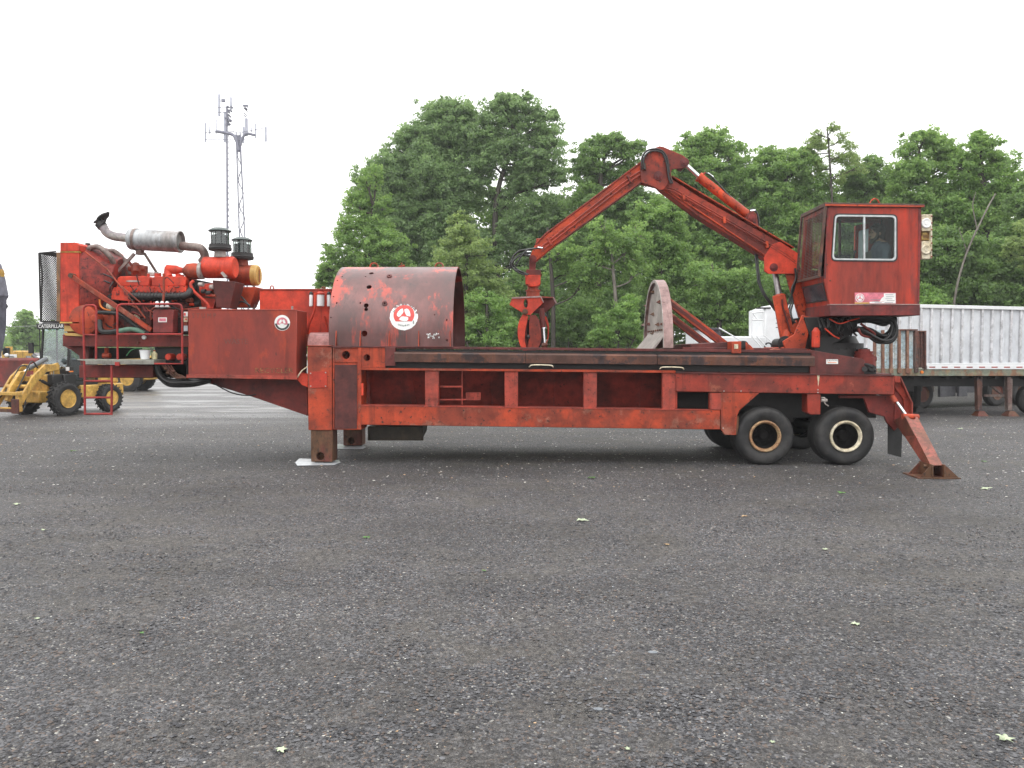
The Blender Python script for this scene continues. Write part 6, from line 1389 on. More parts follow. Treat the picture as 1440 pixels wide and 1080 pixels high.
for x0, y0, x1, y1 in ((904.5, 229, 905, 239), (907, 229, 907.5, 239), (942, 243, 944.5, 255), (939.5, 243, 941.5, 253)): m.cyl(P(x0, y0, BY0 - .07), P(x1, y1, BY0 - .05), .02, n=8)
part(m, 'hose_fitting', 'rust', bev=0)

# ---- grapple
GY = BC
m = MB(); m.poly([(744.5, 362), (754, 366), (753, 382), (744, 382)], GY - .09, GY + .09); m.poly([(740, 379), (760, 379), (762, 387), (739, 387)], GY - .14, GY + .14); lk = part(m, 'grapple_link', 'beam')
m = MB(); m.poly([(738.5, 386.5), (760.2, 386.5), (760, 400), (755, 403), (745, 403), (739, 399)], GY - .17, GY + .17); rt_ = part(m, 'rotator', 'bright', bev=.012)
m = MB(); m.cyl(P(749.5, 402, GY), P(749.5, 409, GY), .11, n=22); m.cyl(P(749.5, 409, GY), P(749.5, 418, GY), .135, n=22); m.cyl(P(749.5, 408, GY), P(749.5, 410, GY), .15, n=22); part(m, 'rotator_neck', 'rail', rt_, 0)
# head box, turned a little: near plate, far plate to the right
def gpl(pts, Y, mat, nm):
    m = MB(); m.poly(pts, Y, Y + .03); return part(m, nm, mat, bev=.004)
o = gpl([(720.5, 418.5), (760.5, 416.5), (764.5, 425), (746, 442.8), (740, 443), (716.5, 428.5)], GY - .32, 'bright', 'grapple_head')
cm = MB(); q = P(739.4, 426.3, GY - .4); cm.lathe(q, (0, 1, 0), [(0, .075), (.3, .075)], 20)
cm.v = [Vector((q.x + (p.x - q.x) * .55, p.y, q.z + (p.z - q.z) * 1.15)) for p in cm.v]
try: cut(o, cm)
except Exception as e: print(e)
m = MB(); a_ = [P(x, y, GY - .29) for x, y in [(722, 419.5), (759, 418), (759, 421), (722, 422)]]
m.ex([P(720.5, 418.5, GY - .29), P(760.5, 416.5, GY - .29), P(760.5, 418.5, GY - .29), P(720.5, 420.5, GY - .29)], [P(738, 419, GY + .22), P(778, 417.5, GY + .22), P(778, 419.5, GY + .22), P(738, 421, GY + .22)]); part(m, 'head_top', 'rail', o, 0)
m = MB(); m.poly([(738, 419), (778, 417.5), (782, 426.5), (765, 441.5), (745, 440)], GY + .22, GY + .25); part(m, 'head_far_plate', 'beam', o, .003)
m = MB(); m.bar(P(720, 419, GY - .335), P(760.5, 417, GY - .335), .02, .03); m.bar(P(778, 417.8, GY + .21), P(782.5, 426.5, GY + .21), .03, .02, (0, 1, 0)); m.bar(P(760.5, 417, GY - .335), P(764.5, 425.5, GY - .335), .02, .02, (0, 1, 0)); part(m, 'head_edge', 'shieldrim', o, 0)
m = MB(); q = P(738.5, 438.5, GY - .32); m.cyl(q + Vector((0, -.07, 0)), q + Vector((0, .6, 0)), .055, n=16); m.cyl(q + Vector((0, -.10, 0)), q + Vector((0, -.07, 0)), .035, n=12); part(m, 'grapple_pin', 'rust', o, 0)
m = MB(); m.tube([P(760, 434, GY - .1), P(767, 442, GY - .15), P(770, 446, GY - .15), P(770, 438, GY - .15)], .014, 6, 5); part(m, 'grapple_hose', 'rubber', o, 0)
# tines: curved plates
def tine(L, Rr, Y0, Y1, mat):
    m = MB(); n = len(L); m.ex([P(x, y, Y0) for x, y in L + Rr[::-1]], [P(x, y, Y1) for x, y in L + Rr[::-1]]); return part(m, 'grapple_tine', mat, bev=.006)
cm_ = lambda pts: [(p.x, p.y) for p in catmull([Vector((x, y, 0)) for x, y in pts], 5)]
tine(cm_([(735, 442), (730, 452), (727.8, 464), (729, 478), (733, 489), (738, 496)]), cm_([(743, 445), (741, 454), (739, 464), (738, 476), (740, 488), (743, 496)]), GY - .34, GY - .10, 'bright')
tine(cm_([(745, 443), (744, 455), (744, 468), (743, 482), (741, 496)]), cm_([(753, 443), (758, 450), (761, 466), (761, 480), (756, 490), (748, 497)]), GY - .33, GY - .27, 'boomd')
tine(cm_([(741, 445), (737, 456), (736, 468), (738, 482), (742, 496)]), cm_([(743, 450), (741, 460), (741, 470), (742, 482), (746, 496)]), GY - .24, GY - .1, 'inner')
tine(cm_([(764, 445), (768, 455), (770, 466), (769, 478), (764, 488)]), cm_([(768, 445), (771.5, 455), (772, 466), (770.5, 478), (766, 489)]), GY + .05, GY + .2, 'bright')
m = MB(); m.poly([(738, 450), (764, 450), (767, 466), (764, 484), (756, 492), (742, 492), (737, 476), (736, 460)], GY - .05, GY + .04); m.ball(P(743, 474, GY - .3), .05); part(m, 'tine_fill', 'black', bev=0)  # black plate added to fill and darken the middle of the grapple
m = MB(); m.cyl(P(761.5, 434, GY - .28), P(764, 461, GY - .28), .052, n=18); gc = part(m, 'grapple_cylinder', 'beam', bev=0)
m = MB(); m.cyl(P(764, 460.5, GY - .28), P(764.2, 462, GY - .28), .06, n=18); m.cyl(P(764.2, 461, GY - .28), P(765.8, 484, GY - .28), .027, n=14); part(m, 'grapple_rod', 'chrome', gc, 0)
m = MB(); m.cyl(P(762, 486, GY - .3), P(770, 484, GY - .3), .045, n=14); m.ball(P(765.5, 486, GY - .28), .065); part(m, 'rod_eye', 'rust', gc, 0)
for k, pts in enumerate([[(764, 349), (745, 350), (728, 355), (719, 367), (718, 374), (727, 380), (744, 386)], [(764, 348), (742, 351), (730, 353), (721, 362), (722, 373), (732, 382), (742, 387)], [(747, 357), (738, 356), (729, 359), (722, 367), (721, 377), (731, 381), (741, 385)], [(746, 360), (735, 359), (726, 363), (719.5, 371), (722, 378), (733, 385), (741, 386)], [(748, 350), (741, 352), (732, 362), (726, 372)]]):
    m = MB(); Y = BY0 - .05 - k * .035; m.tube([P(x, y, Y) for x, y in pts], .015, 8, 7); part(m, 'tip_hose', 'rubber', bev=0)
m = MB()
for x0, y0, x1, y1 in ((741, 354, 747, 354.5), (740, 358, 746, 358), (756, 348, 763, 349)): m.cyl(P(x0, y0, BY0 - .12), P(x1, y1, BY0 - .12), .02, n=8)
part(m, 'hose_fitting', 'chrome', bev=0)

# ---- operator cab
CY0, CY1 = 14.5, 15.74
prof = [(1163.5, 289), (1158.5, 392), (1167, 428.5), (1292.5, 428.5), (1295.5, 290.5)]
pi_ = [(1166.5, 293), (1162, 391), (1169.5, 426.5), (1290, 426.5), (1292.5, 294)]
m = MB(); m.poly(prof, CY0, CY1); cab = part(m, 'operator_cab', 'cab', bev=0)
inn = [P(x, y, CY0) for x, y in pi_]; cm = MB(); cm.ex([Vector((p.x, CY0 + .03, p.z)) for p in inn], [Vector((p.x, CY1 - .03, p.z)) for p in inn]); cut(cab, cm)
def rrect(pts, r=4, n=4):
    out = []; k = len(pts)
    for i in range(k):
        p0, p1, p2 = [Vector((*pts[(i + j) % k], 0)) for j in (-1, 0, 1)]; a = p1 + (p0 - p1).normalized() * r; b = p1 + (p2 - p1).normalized() * r
        for t in range(n + 1): t /= n; q = a * (1 - t) ** 2 + p1 * 2 * t * (1 - t) + b * t * t; out.append((q.x, q.y))
    return out
wo = rrect([(1170.3, 365.5), (1260.5, 366.5), (1260.5, 303), (1174.5, 301.8)], 6)
wi = rrect([(1172.6, 363.2), (1258.3, 364), (1258.3, 305.4), (1176.5, 304.4)], 5)
cm = MB(); w0 = [P(x, y, CY0) for x, y in wi]; cm.ex([p + Vector((0, -.1, 0)) for p in w0], [p + Vector((0, .15, 0)) for p in w0]); cut(cab, cm)
# opposite side opening (door side) and front windscreen opening, rear window
cm = MB(); fz0, fz1 = P(1200, 363, CY0).z, P(1200, 298, CY0).z; cm.box(P(1176, 340, CY0).x, P(1262, 340, CY0).x, CY1 - .15, CY1 + .15, fz0 - .1, fz1); cut(cab, cm)
cm = MB(); xf0 = P(1161, 340, CY0).x; cm.box(xf0 - .4, xf0 + .12, CY0 + .10, CY1 - .10, P(1160, 386, CY0).z, P(1160, 296, CY0).z); cut(cab, cm)
cab.modifiers.new('bevel', 'BEVEL').width = .004
# window frame ring, divider, glass
def ringpx(o_, i_, Y0, Y1):
    m = MB(); a = [P(x, y, Y0) for x, y in o_]; b = [P(x, y, Y0) for x, y in i_]; n = len(a); D = Vector((0, Y1 - Y0, 0))
    vs = a + b + [p + D for p in a] + [p + D for p in b]; fs = []
    for i in range(n): j = (i + 1) % n; fs += [[i, j, n + j, n + i], [2 * n + i, 3 * n + i, 3 * n + j, 2 * n + j], [i, 2 * n + i, 2 * n + j, j], [n + i, n + j, 3 * n + j, 3 * n + i]]
    return m.add(vs, fs)
gk = rrect([(1168.7, 367.2), (1262.3, 368.2), (1262.3, 301.3), (1173, 300)], 7)
m = ringpx(gk, wo, CY0 - .012, CY0 - .001); part(m, 'window_gasket', 'rubber', cab, 0)
m = ringpx(wo, wi, CY0 - .018, CY0 + .03); m.rect(1214.3, 303, 1217, 364.5, CY0 - .016, CY0 + .03); wf = part(m, 'side_window_frame', 'alu', cab, .003)
m = MB(); m.poly(wi, CY0 + .012, CY0 + .017); part(m, 'side_window_glass', glass('clear_side_glass', (.80, .87, .84), 0), cab, 0)
# inside back: door frame seen through
dz0, dz1 = P(1220, 364, CY1).z, P(1220, 308, CY1).z
dx0, dx1 = P(1203, 340, CY1 - .1).x, P(1241, 340, CY1 - .1).x
Yd = CY1 - .12
fo = rrect([(1202, 400), (1241.5, 400), (1241, 316), (1236, 309.5), (1203, 317)], 2, 2); fi = rrect([(1207, 366), (1237.5, 366), (1237.5, 318), (1208, 326)], 5)
m = ringpx(rrect([(1202, 380), (1241.5, 380), (1241, 309), (1203, 317)], 2), rrect([(1206.5, 367), (1238, 367), (1238, 317), (1207.5, 325)], 2), CY1 - .02, CY1 + .04); part(m, 'door', 'bright', cab, 0)
m = MB(); m.poly(rrect([(1206.5, 367), (1238, 367), (1238, 317), (1207.5, 325)], 2), CY1 + .0, CY1 + .005); part(m, 'door_glass', 'skypane', cab, 0)  # pale pane stands for bright sky in the door glass
m = MB(); m.rect(1240, 296, 1262, 400, CY1 - .1, CY1 - .06); m.rect(1180, 298, 1183, 366, CY1 - .09, CY1 - .05); m.box(P(1292, 340, CY0).x - .10, P(1292, 340, CY0).x - .05, CY0 + .05, CY1 - .05, P(0, 400, CY0).z, P(0, 300, CY0).z); part(m, 'rear_lining', 'maroon', cab, 0)
m = MB(); m.rect(1226, 352, 1240, 400, 14.95, 15.3); m.rect(1237, 348, 1246, 400, 14.9, 15.35); m.tube([P(1246, 352, 14.8), P(1251, 347, 14.8), P(1256, 346, 14.8)], .012, 6, 4); part(m, 'seat', 'rubber', cab, .02)
m = MB(); m.rect(1172, 366, 1290, 369, CY0 + .04, CY1 - .04); m.rect(1180, 358, 1196, 370, 14.9, 15.2); m.cyl(P(1200, 368, 14.9), P(1202, 355, 14.9), .015, n=8); m.ball(P(1202, 354, 14.9), .03); part(m, 'control_console', 'blackdark', cab, 0)
# roof
m = MB(); a = [P(1160.5, 284.5, CY0 - .03), P(1300.5, 287, CY0 - .03), P(1300.5, 290.3, CY0 - .03), P(1160.5, 289, CY0 - .03)]
m.ex(a, [p + Vector((0, CY1 - CY0 + .06, 0)) for p in a]); rf = part(m, 'cab_roof', 'brown', cab, .004)
m = MB(); m.bar(P(1160.5, 288.3, CY0 - .035), P(1300, 290.2, CY0 - .035), .01, .03); part(m, 'roof_edge', 'boom', cab, 0)
m = MB(); p = P(1230, 286, 14.9); m.tube([p + Vector((-.09, 0, 0)), p + Vector((-.05, 0, .06)), p + Vector((0, 0, .085)), p + Vector((.05, 0, .06)), p + Vector((.09, 0, 0))], .014, 8, 4); part(m, 'lifting_eye', 'boom', cab, 0)
# front guard grille, hung ahead of the windscreen
A = [P(1161, 288, CY0 + .0), P(1151.8, 388.5, CY0)]; Bk = [Vector((p.x, CY1, p.z)) for p in A]
m = MB(); 
for a, b in ((A[0], A[1]), (Bk[0], Bk[1]), (A[0], Bk[0]), (A[1], Bk[1])): m.bar(a, b, .04, .05, (0, 1, 0) if abs(a.y - b.y) < .1 else (0, 0, 1))
gr_ = part(m, 'windscreen_guard', 'brown', cab, 0)
m = MB()
for k in range(1, 44):
    t = k / 44; a = A[0].lerp(A[1], t); b = Bk[0].lerp(Bk[1], t); m.bar(a, b, .006, .007, (0, 0, 1))
for k in range(1, 6):
    t = k / 6; a = A[0].lerp(Bk[0], t); b = A[1].lerp(Bk[1], t); m.bar(a, b, .006, .006, (0, 1, 0))
part(m, 'guard_bars', 'pipe', gr_ if False else cab, 0, smooth=False)
m = MB(); m.bar(A[0] + Vector((.04, .02, 0)), A[1] + Vector((.06, .02, 0)), .02, .10, (1, 0, 0)); m.poly([(1160.5, 288), (1164.5, 289), (1159.5, 392), (1152, 388)], CY0 + .01, CY0 + .03); m.poly([(1160.5, 288), (1164.5, 289), (1159.5, 392), (1152, 388)], CY1 - .03, CY1 - .01); part(m, 'guard_side', 'skirt', cab, 0)
m = MB(); xg = P(1161, 340, CY0).x + .05; m.box(xg, xg + .006, CY0 + .06, CY1 - .06, P(0, 387, CY0).z, P(0, 294, CY0).z); part(m, 'windscreen', glass('windscreen_glass', (.92, .95, .95), .1), cab, 0)
# lower front dark pane on the sloping nose
n0, n1 = P(1159, 394, CY0), P(1166.5, 425, CY0)
def nose(t, y, off): p = n0.lerp(n1, t); nn = Vector((-(n1 - n0).z, 0, (n1 - n0).x)).normalized(); nn = -nn if nn.x > 0 else nn; return Vector((p.x, y, p.z)) + nn * off
m = MB(); m.ex([nose(.15, CY0 + .1, .004), nose(.15, CY1 - .1, .004), nose(.85, CY1 - .1, .004), nose(.85, CY0 + .1, .004)], [nose(.15, CY0 + .1, .012), nose(.15, CY1 - .1, .012), nose(.85, CY1 - .1, .012), nose(.85, CY0 + .1, .012)]); part(m, 'toe_window', 'darkglass', cab, .003)
m = MB(); m.ex([nose(.08, CY0 + .06, .002), nose(.08, CY1 - .06, .002), nose(.92, CY1 - .06, .002), nose(.92, CY0 + .06, .002)], [nose(.08, CY0 + .06, .006), nose(.08, CY1 - .06, .006), nose(.92, CY1 - .06, .006), nose(.92, CY0 + .06, .006)]); part(m, 'toe_window_gasket', 'rubber', cab, 0)
# skirt
m = MB(); m.poly([(1167, 428.2), (1294, 428.2), (1294, 443.5), (1167, 444.2)], CY0 - .025, CY1 + .02); part(m, 'cab_skirt', 'skirt', cab, .008)
m = MB(); m.poly([(1167, 427.4), (1294, 427.4), (1294, 428.8), (1167, 428.8)], CY0 - .035, CY0 + .1); part(m, 'skirt_lip', 'shieldrim', cab, 0)
# seams and hinge strip
m = MB(); m.poly([(1163.8, 290), (1166.2, 290), (1161.2, 392), (1158.8, 392)], CY0 - .006, CY0 - .0005); m.poly([(1291.8, 291), (1295.5, 291), (1292.8, 428), (1290.5, 428)], CY0 - .006, CY0 - .0005); m.rect(1164, 290.5, 1295, 292.3, CY0 - .006, CY0 - .0005); part(m, 'cab_seam', 'skirt', cab, 0)
m = MB(); bolts(m, [(1163.2, 304), (1162.5, 317), (1161.2, 331), (1160.6, 345), (1160, 358), (1167.5, 394.5), (1163, 372)], CY0 - .006, .014); part(m, 'hinge_bolt', 'rust', cab, 0)
# faded sticker strip
m = MB(); m.rect(1202, 411.5, 1260, 427, CY0 - .004, CY0 - .0008); part(m, 'faded_sticker', 'decpink', cab, 0)
m = MB(); m.rect(1243, 412.5, 1259.5, 424.5, CY0 - .006, CY0 - .0045); m.rect(1223, 424.4, 1259.5, 426.6, CY0 - .006, CY0 - .0045); m.poly([(1240, 419), (1243, 417), (1243, 424), (1237, 424)], CY0 - .006, CY0 - .0045); part(m, 'sticker_panel', 'white', cab, 0)
m = MB()
for x0, x1, y in ((1224, 1238, 421.5), (1226, 1236, 424.0), (1245, 1256, 414.5), (1246, 1257, 417.3), (1245, 1255, 420.2), (1247, 1258, 422.6), (1230, 1240, 425.5), (1244, 1256, 425.6)): m.rect(x0, y - .35, x1, y + .35, CY0 - .0075, CY0 - .0065)
part(m, 'sticker_print', plain('grey_print', (.25, .25, .27), .5, 0, .2, 30, 0), cab, 0)
m = MB(); m.rect(1202, 425.2, 1222, 427, CY0 - .006, CY0 - .0045); part(m, 'sticker_edge', 'ycap', cab, 0)
c = P(1209, 419, CY0); m = MB(); disc(m, c, .078, CY0, .006); part(m, 'sticker_roundel', 'white', cab, 0); m = MB(); disc(m, c, .066, CY0, .0085); part(m, 'roundel_field', 'decpink', cab, 0); m = MB(); recycle_arrows(m, lambda u, v: Vector((c.x + u, CY0 - .011, c.z + v)), .056); part(m, 'recycling_arrows', 'white', cab, 0)
# rear work lamps
m = MB(); m.rect(1296.5, 301.5, 1310.5, 363.5, CY0 + .12, CY0 + .16); m.rect(1309, 301, 1311, 363.5, CY0 + .0, CY0 + .16); lbk = part(m, 'lamp_bracket', 'cream', bev=.003)
for (x0, y0, x1, y1, ly, lm) in ((1296, 302, 1309.5, 325, 314, 'white'), (1296, 339, 1308.5, 364, 351, 'cream')):
    m = MB(); m.rect(x0, y0, x1, y1, CY0 + .02, CY0 + .12); part(m, 'lamp_box', 'cream', lbk, .008)
    m = MB(); q = P((x0 + x1) / 2 - .5, ly, CY0 + .02); m.lathe(q + Vector((0, -.03, 0)), (0, 1, 0), [(0, 0), (.0, .03), (.012, .035), (.006, .06), (.0, .075), (.012, .088), (.03, .088)], 24); part(m, 'work_lamp', lm, lbk, 0)
m = MB(); m.rect(1296, 327, 1308.5, 337.5, CY0 + .06, CY0 + .12); part(m, 'lamp_mount', paint('rusty_yellow', (.55, .38, .10), (.16, .08, .03), 5, spots=(.1, .04, .02)), lbk, .004)
m = MB(); bolts(m, [(1310, 304 + k * 9.5) for k in range(7)], CY0 + .0, .013); part(m, 'bracket_bolt', 'rail', lbk, 0)
# ================================================================ OPERATOR, seated in the cab, facing left
def person():
    hx, hY = P(1232, 330, 14.95).x, 14.95; hz = P(1232, 330, 14.95).z            # head centre
    root = thing('person', 'bearded man in a dark T-shirt sitting in the red cab looking left', 'person', (hx, hY, hz - .95))
    V = lambda x, y, z: Vector((hx + x, hY + y, hz + z))                          # x forward is -X (left)
    skin, t, b = newmat('skin'); b.inputs['Base Color'].default_value = (.42, .24, .17, 1); b.inputs['Roughness'].default_value = .5; b.inputs['Subsurface Weight'].default_value = .05
    m = MB()
    m.ball(V(.01, 0, .035), .1, 18, 14, (1.0, .78, 1.02)); m.cap(V(-.03, 0, -.01), V(-.045, 0, -.075), .068, .045); m.cap(V(-.01, -.03, -.06), V(-.06, 0, -.09), .035, .03); m.cap(V(-.01, .03, -.06), V(-.06, 0, -.09), .035, .03)
    m.cap(V(-.088, 0, .02), V(-.108, 0, -.02), .011, .016, 8); m.ball(V(-.082, 0, .038), .02, 8, 6, (1, 2.2, .6)); m.ball(V(-.098, 0, -.055), .014, 8, 6, (1, 1.8, .8))
    for s in (-1, 1): m.ball(V(.015, s * .08, .0), .028, 10, 8, (.8, .35, 1.15))
    m.cap(V(.035, 0, -.06), V(.06, 0, -.17), .058, .062)
    m.cap(V(.07, 0, -.22), V(.06, 0, -.40), .13, .12); m.cap(V(.065, -.10, -.26), V(.06, -.08, -.48), .10, .11); m.cap(V(.065, .10, -.26), V(.06, .08, -.48), .10, .11); m.cap(V(.06, -.05, -.55), V(.06, -.06, -.72), .12, .14); m.cap(V(.06, .05, -.55), V(.06, .06, -.72), .12, .14)
    for s in (-1, 1):
        sh, el, wr = V(.07, s * .19, -.235), V(.03, s * .24, -.50), V(-.20, s * .20, -.44)
        m.cap(V(.06, s * .06, -.19), sh, .06, .06); m.cap(sh, el, .055, .042); m.cap(el, wr, .042, .028)
        pm = wr + Vector((-.06, 0, .01)); m.cap(wr, pm, .026, .032, 10)
        for k in range(4):
            o_ = Vector((-.02, s * (.03 - .02 * k), .012)); a = pm + o_; l = (.036, .042, .039, .03)[k]; c1 = a + Vector((-l, 0, -.012)); c2 = c1 + Vector((-.006, 0, -.032)); m.cap(a, c1, .0095, .0085, 8); m.cap(c1, c2, .0085, .0075, 8)
        m.cap(wr + Vector((-.03, -s * .02, .0)), wr + Vector((-.07, -s * .045, -.018)), .011, .009, 8)
        hp_, kn, an = V(.05, s * .10, -.78), V(-.38, s * .13, -.72), V(-.42, s * .13, -1.15)
        m.cap(hp_, kn, .085, .06); m.cap(kn, an, .055, .04); m.cap(an + Vector((.03, 0, -.03)), an + Vector((-.16, 0, -.05)), .04, .035)
    remesh(m, 'body', skin, root, .009, 2)
    hair = plain('dark_brown_hair', (.025, .016, .012), .7, 0, .5, 40, .6)
    m = MB(); m.ball(V(.026, 0, .052), .112, 18, 14, (.98, .84, .95)); m.ball(V(.06, 0, -.01), .085, 14, 10, (.8, .95, 1.3)); m.ball(V(-.03, 0, .105), .055, 12, 8, (1.2, 1.2, .6))
    g1 = random.Random(3)
    for _ in range(26): a = g1.uniform(0, 6.28); e = g1.uniform(.1, 1.2); m.ball(V(.02 + .098 * math.cos(a) * math.cos(e), .08 * math.sin(a) * math.cos(e), .06 + .095 * math.sin(e)), .022, 6, 5)
    m.v = [v for v in m.v]
    ho = remesh(m, 'hair', hair, root, .009, 1)
    m = MB(); m.cap(V(-.045, 0, -.08), V(-.075, 0, -.115), .045, .035); m.cap(V(-.005, -.045, -.055), V(-.07, -.01, -.10), .030, .032); m.cap(V(-.005, .045, -.055), V(-.07, .01, -.10), .030, .032); m.cap(V(-.098, -.02, -.042), V(-.098, .02, -.042), .011, .011, 8); m.cap(V(.0, -.066, .0), V(-.02, -.05, -.06), .024, .032); m.cap(V(.0, .066, .0), V(-.02, .05, -.06), .024, .032)
    remesh(m, 'beard', plain('brown_beard', (.03, .018, .012), .7, 0, .4, 40, .5), root, .008, 1)
    m = MB()
    for s in (-1, 1): m.ball(V(-.080, s * .034, .018), .008, 8, 6)
    m.build('eyes', plain('eye_dark', (.03, .02, .015), .2), root)
    sh_m = plain('dark_slate_shirt', (.075, .085, .12), .85, 0, .25, 8, .3)
    m = MB(); m.cap(V(.05, 0, -.185), V(.06, 0, -.40), .10, .14); m.cap(V(.07, 0, -.24), V(.065, 0, -.42), .145, .135); m.cap(V(.065, -.10, -.26), V(.06, -.08, -.50), .115, .125); m.cap(V(.065, .10, -.26), V(.06, .08, -.50), .115, .125); m.cap(V(.06, -.05, -.55), V(.06, -.06, -.70), .14, .155); m.cap(V(.06, .05, -.55), V(.06, .06, -.70), .14, .155)
    for s in (-1, 1):
        sh, el = V(.07, s * .19, -.235), V(.03, s * .24, -.50); m.cap(V(.06, s * .06, -.195), sh, .07, .074); m.cap(sh, sh.lerp(el, .72), .072, .062)
    remesh(m, 'shirt', sh_m, root, .010, 2)
    m = MB()
    for s in (-1, 1):
        hp_, kn, an = V(.05, s * .10, -.78), V(-.38, s * .13, -.72), V(-.42, s * .13, -1.10); m.cap(hp_, kn, .10, .075); m.cap(kn, an, .07, .058)
    m.cap(V(.05, -.08, -.76), V(.05, .08, -.76), .14, .14); remesh(m, 'trousers', plain('dark_jeans', (.03, .035, .055), .8), root, .012, 2)
    m = MB()
    for s in (-1, 1): an = V(-.42, s * .13, -1.15); m.cap(an + Vector((.03, 0, -.03)), an + Vector((-.17, 0, -.05)), .05, .045)
    remesh(m, 'boots', M['black'], root, .01, 1)
    root.scale = (1.2, 1.12, 1.2); root.location = (hx + .01, hY, hz - .95 * 1.2 + .01)
person()
# ================================================================ BACKGROUND VEHICLES, TRAILERS, TOWER
# ---- small yellow loader at the left, nose to the viewer. local: x forward, y to its left, z up
def loader():
    loc = Vector((-15.4, 24.9, 0)); a = math.atan2(-.95, -.30)
    root = thing('wheel_loader', 'compact yellow wheel loader with a black cab facing the viewer behind the red ladder', 'loader', loc)
    MX = Matrix.Translation(loc) @ Matrix.Rotation(a, 4, 'Z')
    def pb(m, nm, mat, par=None, bev=.01, **k): m.xf(MX); return m.build(nm, M[mat] if isinstance(mat, str) else mat, par or root, bev, **k)
    ty = plain('loader_tyre', (.022, .021, .021), .75, 0, .3, 5, .15)
    for (x, y, r, w_) in ((0, .84, .54, .34), (0, -.84, .54, .34), (-1.75, .82, .47, .32), (-1.75, -.82, .47, .32)):
        s = 1 if y > 0 else -1; c = Vector((x, y + s * w_ / 2, r - .01)); d = Vector((0, -s, 0)); m = MB()
        m.lathe(c, d, [(.04, r * .52), (.0, r * .66), (-.005, r * .80), (.03, r * .92), (w_ - .03, r * .92), (w_, r * .8), (w_, r * .6), (w_ - .04, r * .52)], 36, closed=True)
        for k in range(22):
            for hf in (0, 1):
                a0 = 2 * math.pi * (k + .5 * hf) / 22
                y0, y1 = (c.y - s * .01, c.y - s * w_ * .52) if hf == 0 else (c.y - s * w_ * .48, c.y - s * (w_ - .01))
                a1 = a0 + (.22 if hf == 0 else 0); a2 = a0 + (0 if hf == 0 else .22)
                q = []
                for (yy, aa) in ((y0, a2), (y1, a1)):
                    for rr in (r * .90, r):
                        for da in (-.045, .045): q.append(Vector((x + math.cos(aa + da) * rr, yy, r - .01 + math.sin(aa + da) * rr)))
                m.add(q, [[0, 1, 3, 2], [4, 6, 7, 5], [0, 4, 5, 1], [2, 3, 7, 6], [0, 2, 6, 4], [1, 5, 7, 3]])
        wo = pb(m, 'wheel', ty, bev=0)
        m = MB(); m.lathe(c, d, [(.02, r * .54), (-.0, r * .52), (.02, r * .48), (.14, r * .42), (.15, r * .22), (.07, r * .20), (.07, .0)], 30); pb(m, 'rim', 'yellow', wo, 0)
    # frames
    m = MB(); m.box(-.45, .55, -.42, .42, .42, .78); m.box(-.3, .2, -.38, .38, .75, 1.28); pb(m, 'front_frame', 'yellow', bev=.03)
    m = MB(); m.box(-2.5, -.55, -.46, .46, .45, .95); m.box(-2.62, -2.2, -.60, .60, .50, .92); m.box(-1.45, -.75, -.72, .72, .50, .92); pb(m, 'rear_frame', 'yellow', bev=.03)
    m = MB(); m.box(-.8, -.35, -.12, .12, .4, 1.0); pb(m, 'articulation_joint', 'black')
    m = MB(); m.xf(Matrix()); m.ex([(-2.55, -.48, .95), (-2.55, .48, .95), (-2.4, .44, 1.5), (-2.4, -.44, 1.5)], [(-1.5, -.48, .95), (-1.5, .48, .95), (-1.5, .44, 1.62), (-1.5, -.44, 1.62)]); pb(m, 'engine_hood', 'yellow', bev=.04)
    # loader tower and arms
    for s in (-1, 1):
        m = MB(); m.ex([(-.35, s * .30, .7), (.15, s * .30, .7), (.02, s * .30, 1.6), (-.22, s * .30, 1.66)], [(-.35, s * .38, .7), (.15, s * .38, .7), (.02, s * .38, 1.6), (-.22, s * .38, 1.66)]); pb(m, 'tower_plate', 'yellow')
        m = MB(); pts = [(-.18, 1.60), (.35, 1.62), (.80, 1.25), (1.30, .52), (1.42, .34), (1.30, .28), (1.16, .42), (.68, 1.05), (.30, 1.38), (-.16, 1.42)]
        m.ex([(x, s * .40, z) for x, z in pts], [(x, s * .48, z) for x, z in pts]); am = pb(m, 'lift_arm', 'yellow', bev=.012)
        m = MB(); m.cyl((-.05, s * .44, .85), (.45, s * .44, 1.1), .05, n=14); m.cyl((.45, s * .44, 1.1), (.72, s * .44, 1.22), .03, n=12); pb(m, 'lift_cylinder', 'black', am, 0)
    m = MB(); m.cyl((.95, -.46, .95), (.95, .46, .95), .06, n=14); m.box(.62, .72, -.4, .4, 1.10, 1.24); pb(m, 'arm_crosstube', 'yellow')
    m = MB(); m.cyl((-.10, 0, 1.78), (.55, 0, 1.48), .075, n=18); tc_ = pb(m, 'tilt_cylinder', plain('grey_cylinder', (.14, .15, .16), .4), bev=0)
    m = MB(); m.cyl((.55, 0, 1.48), (.80, 0, 1.30), .04, n=14); pb(m, 'tilt_rod', 'chrome', tc_, 0)
    m = MB(); pts = [(.62, 1.42), (.86, 1.40), (1.20, .95), (1.34, .55), (1.22, .50), (1.05, .82), (.74, 1.15)]; m.ex([(x, -.07, z) for x, z in pts], [(x, .07, z) for x, z in pts]); pb(m, 'tilt_lever', 'yellow')
    m = MB(); m.box(1.28, 1.42, -.62, .62, .22, .34); m.box(1.28, 1.40, -.62, .62, .70, .80); m.box(1.26, 1.38, -.58, -.44, .2, .82); m.box(1.26, 1.38, .44, .58, .2, .82); qc = pb(m, 'quick_coupler', 'yellow')
    m = MB(); m.box(1.42, 1.46, .36, .66, .16, .60); m.box(1.42, 1.46, -.66, -.40, .16, .60); m.box(1.42, 1.46, -.42, .38, .20, .30); pb(m, 'fork_carriage', 'rust')
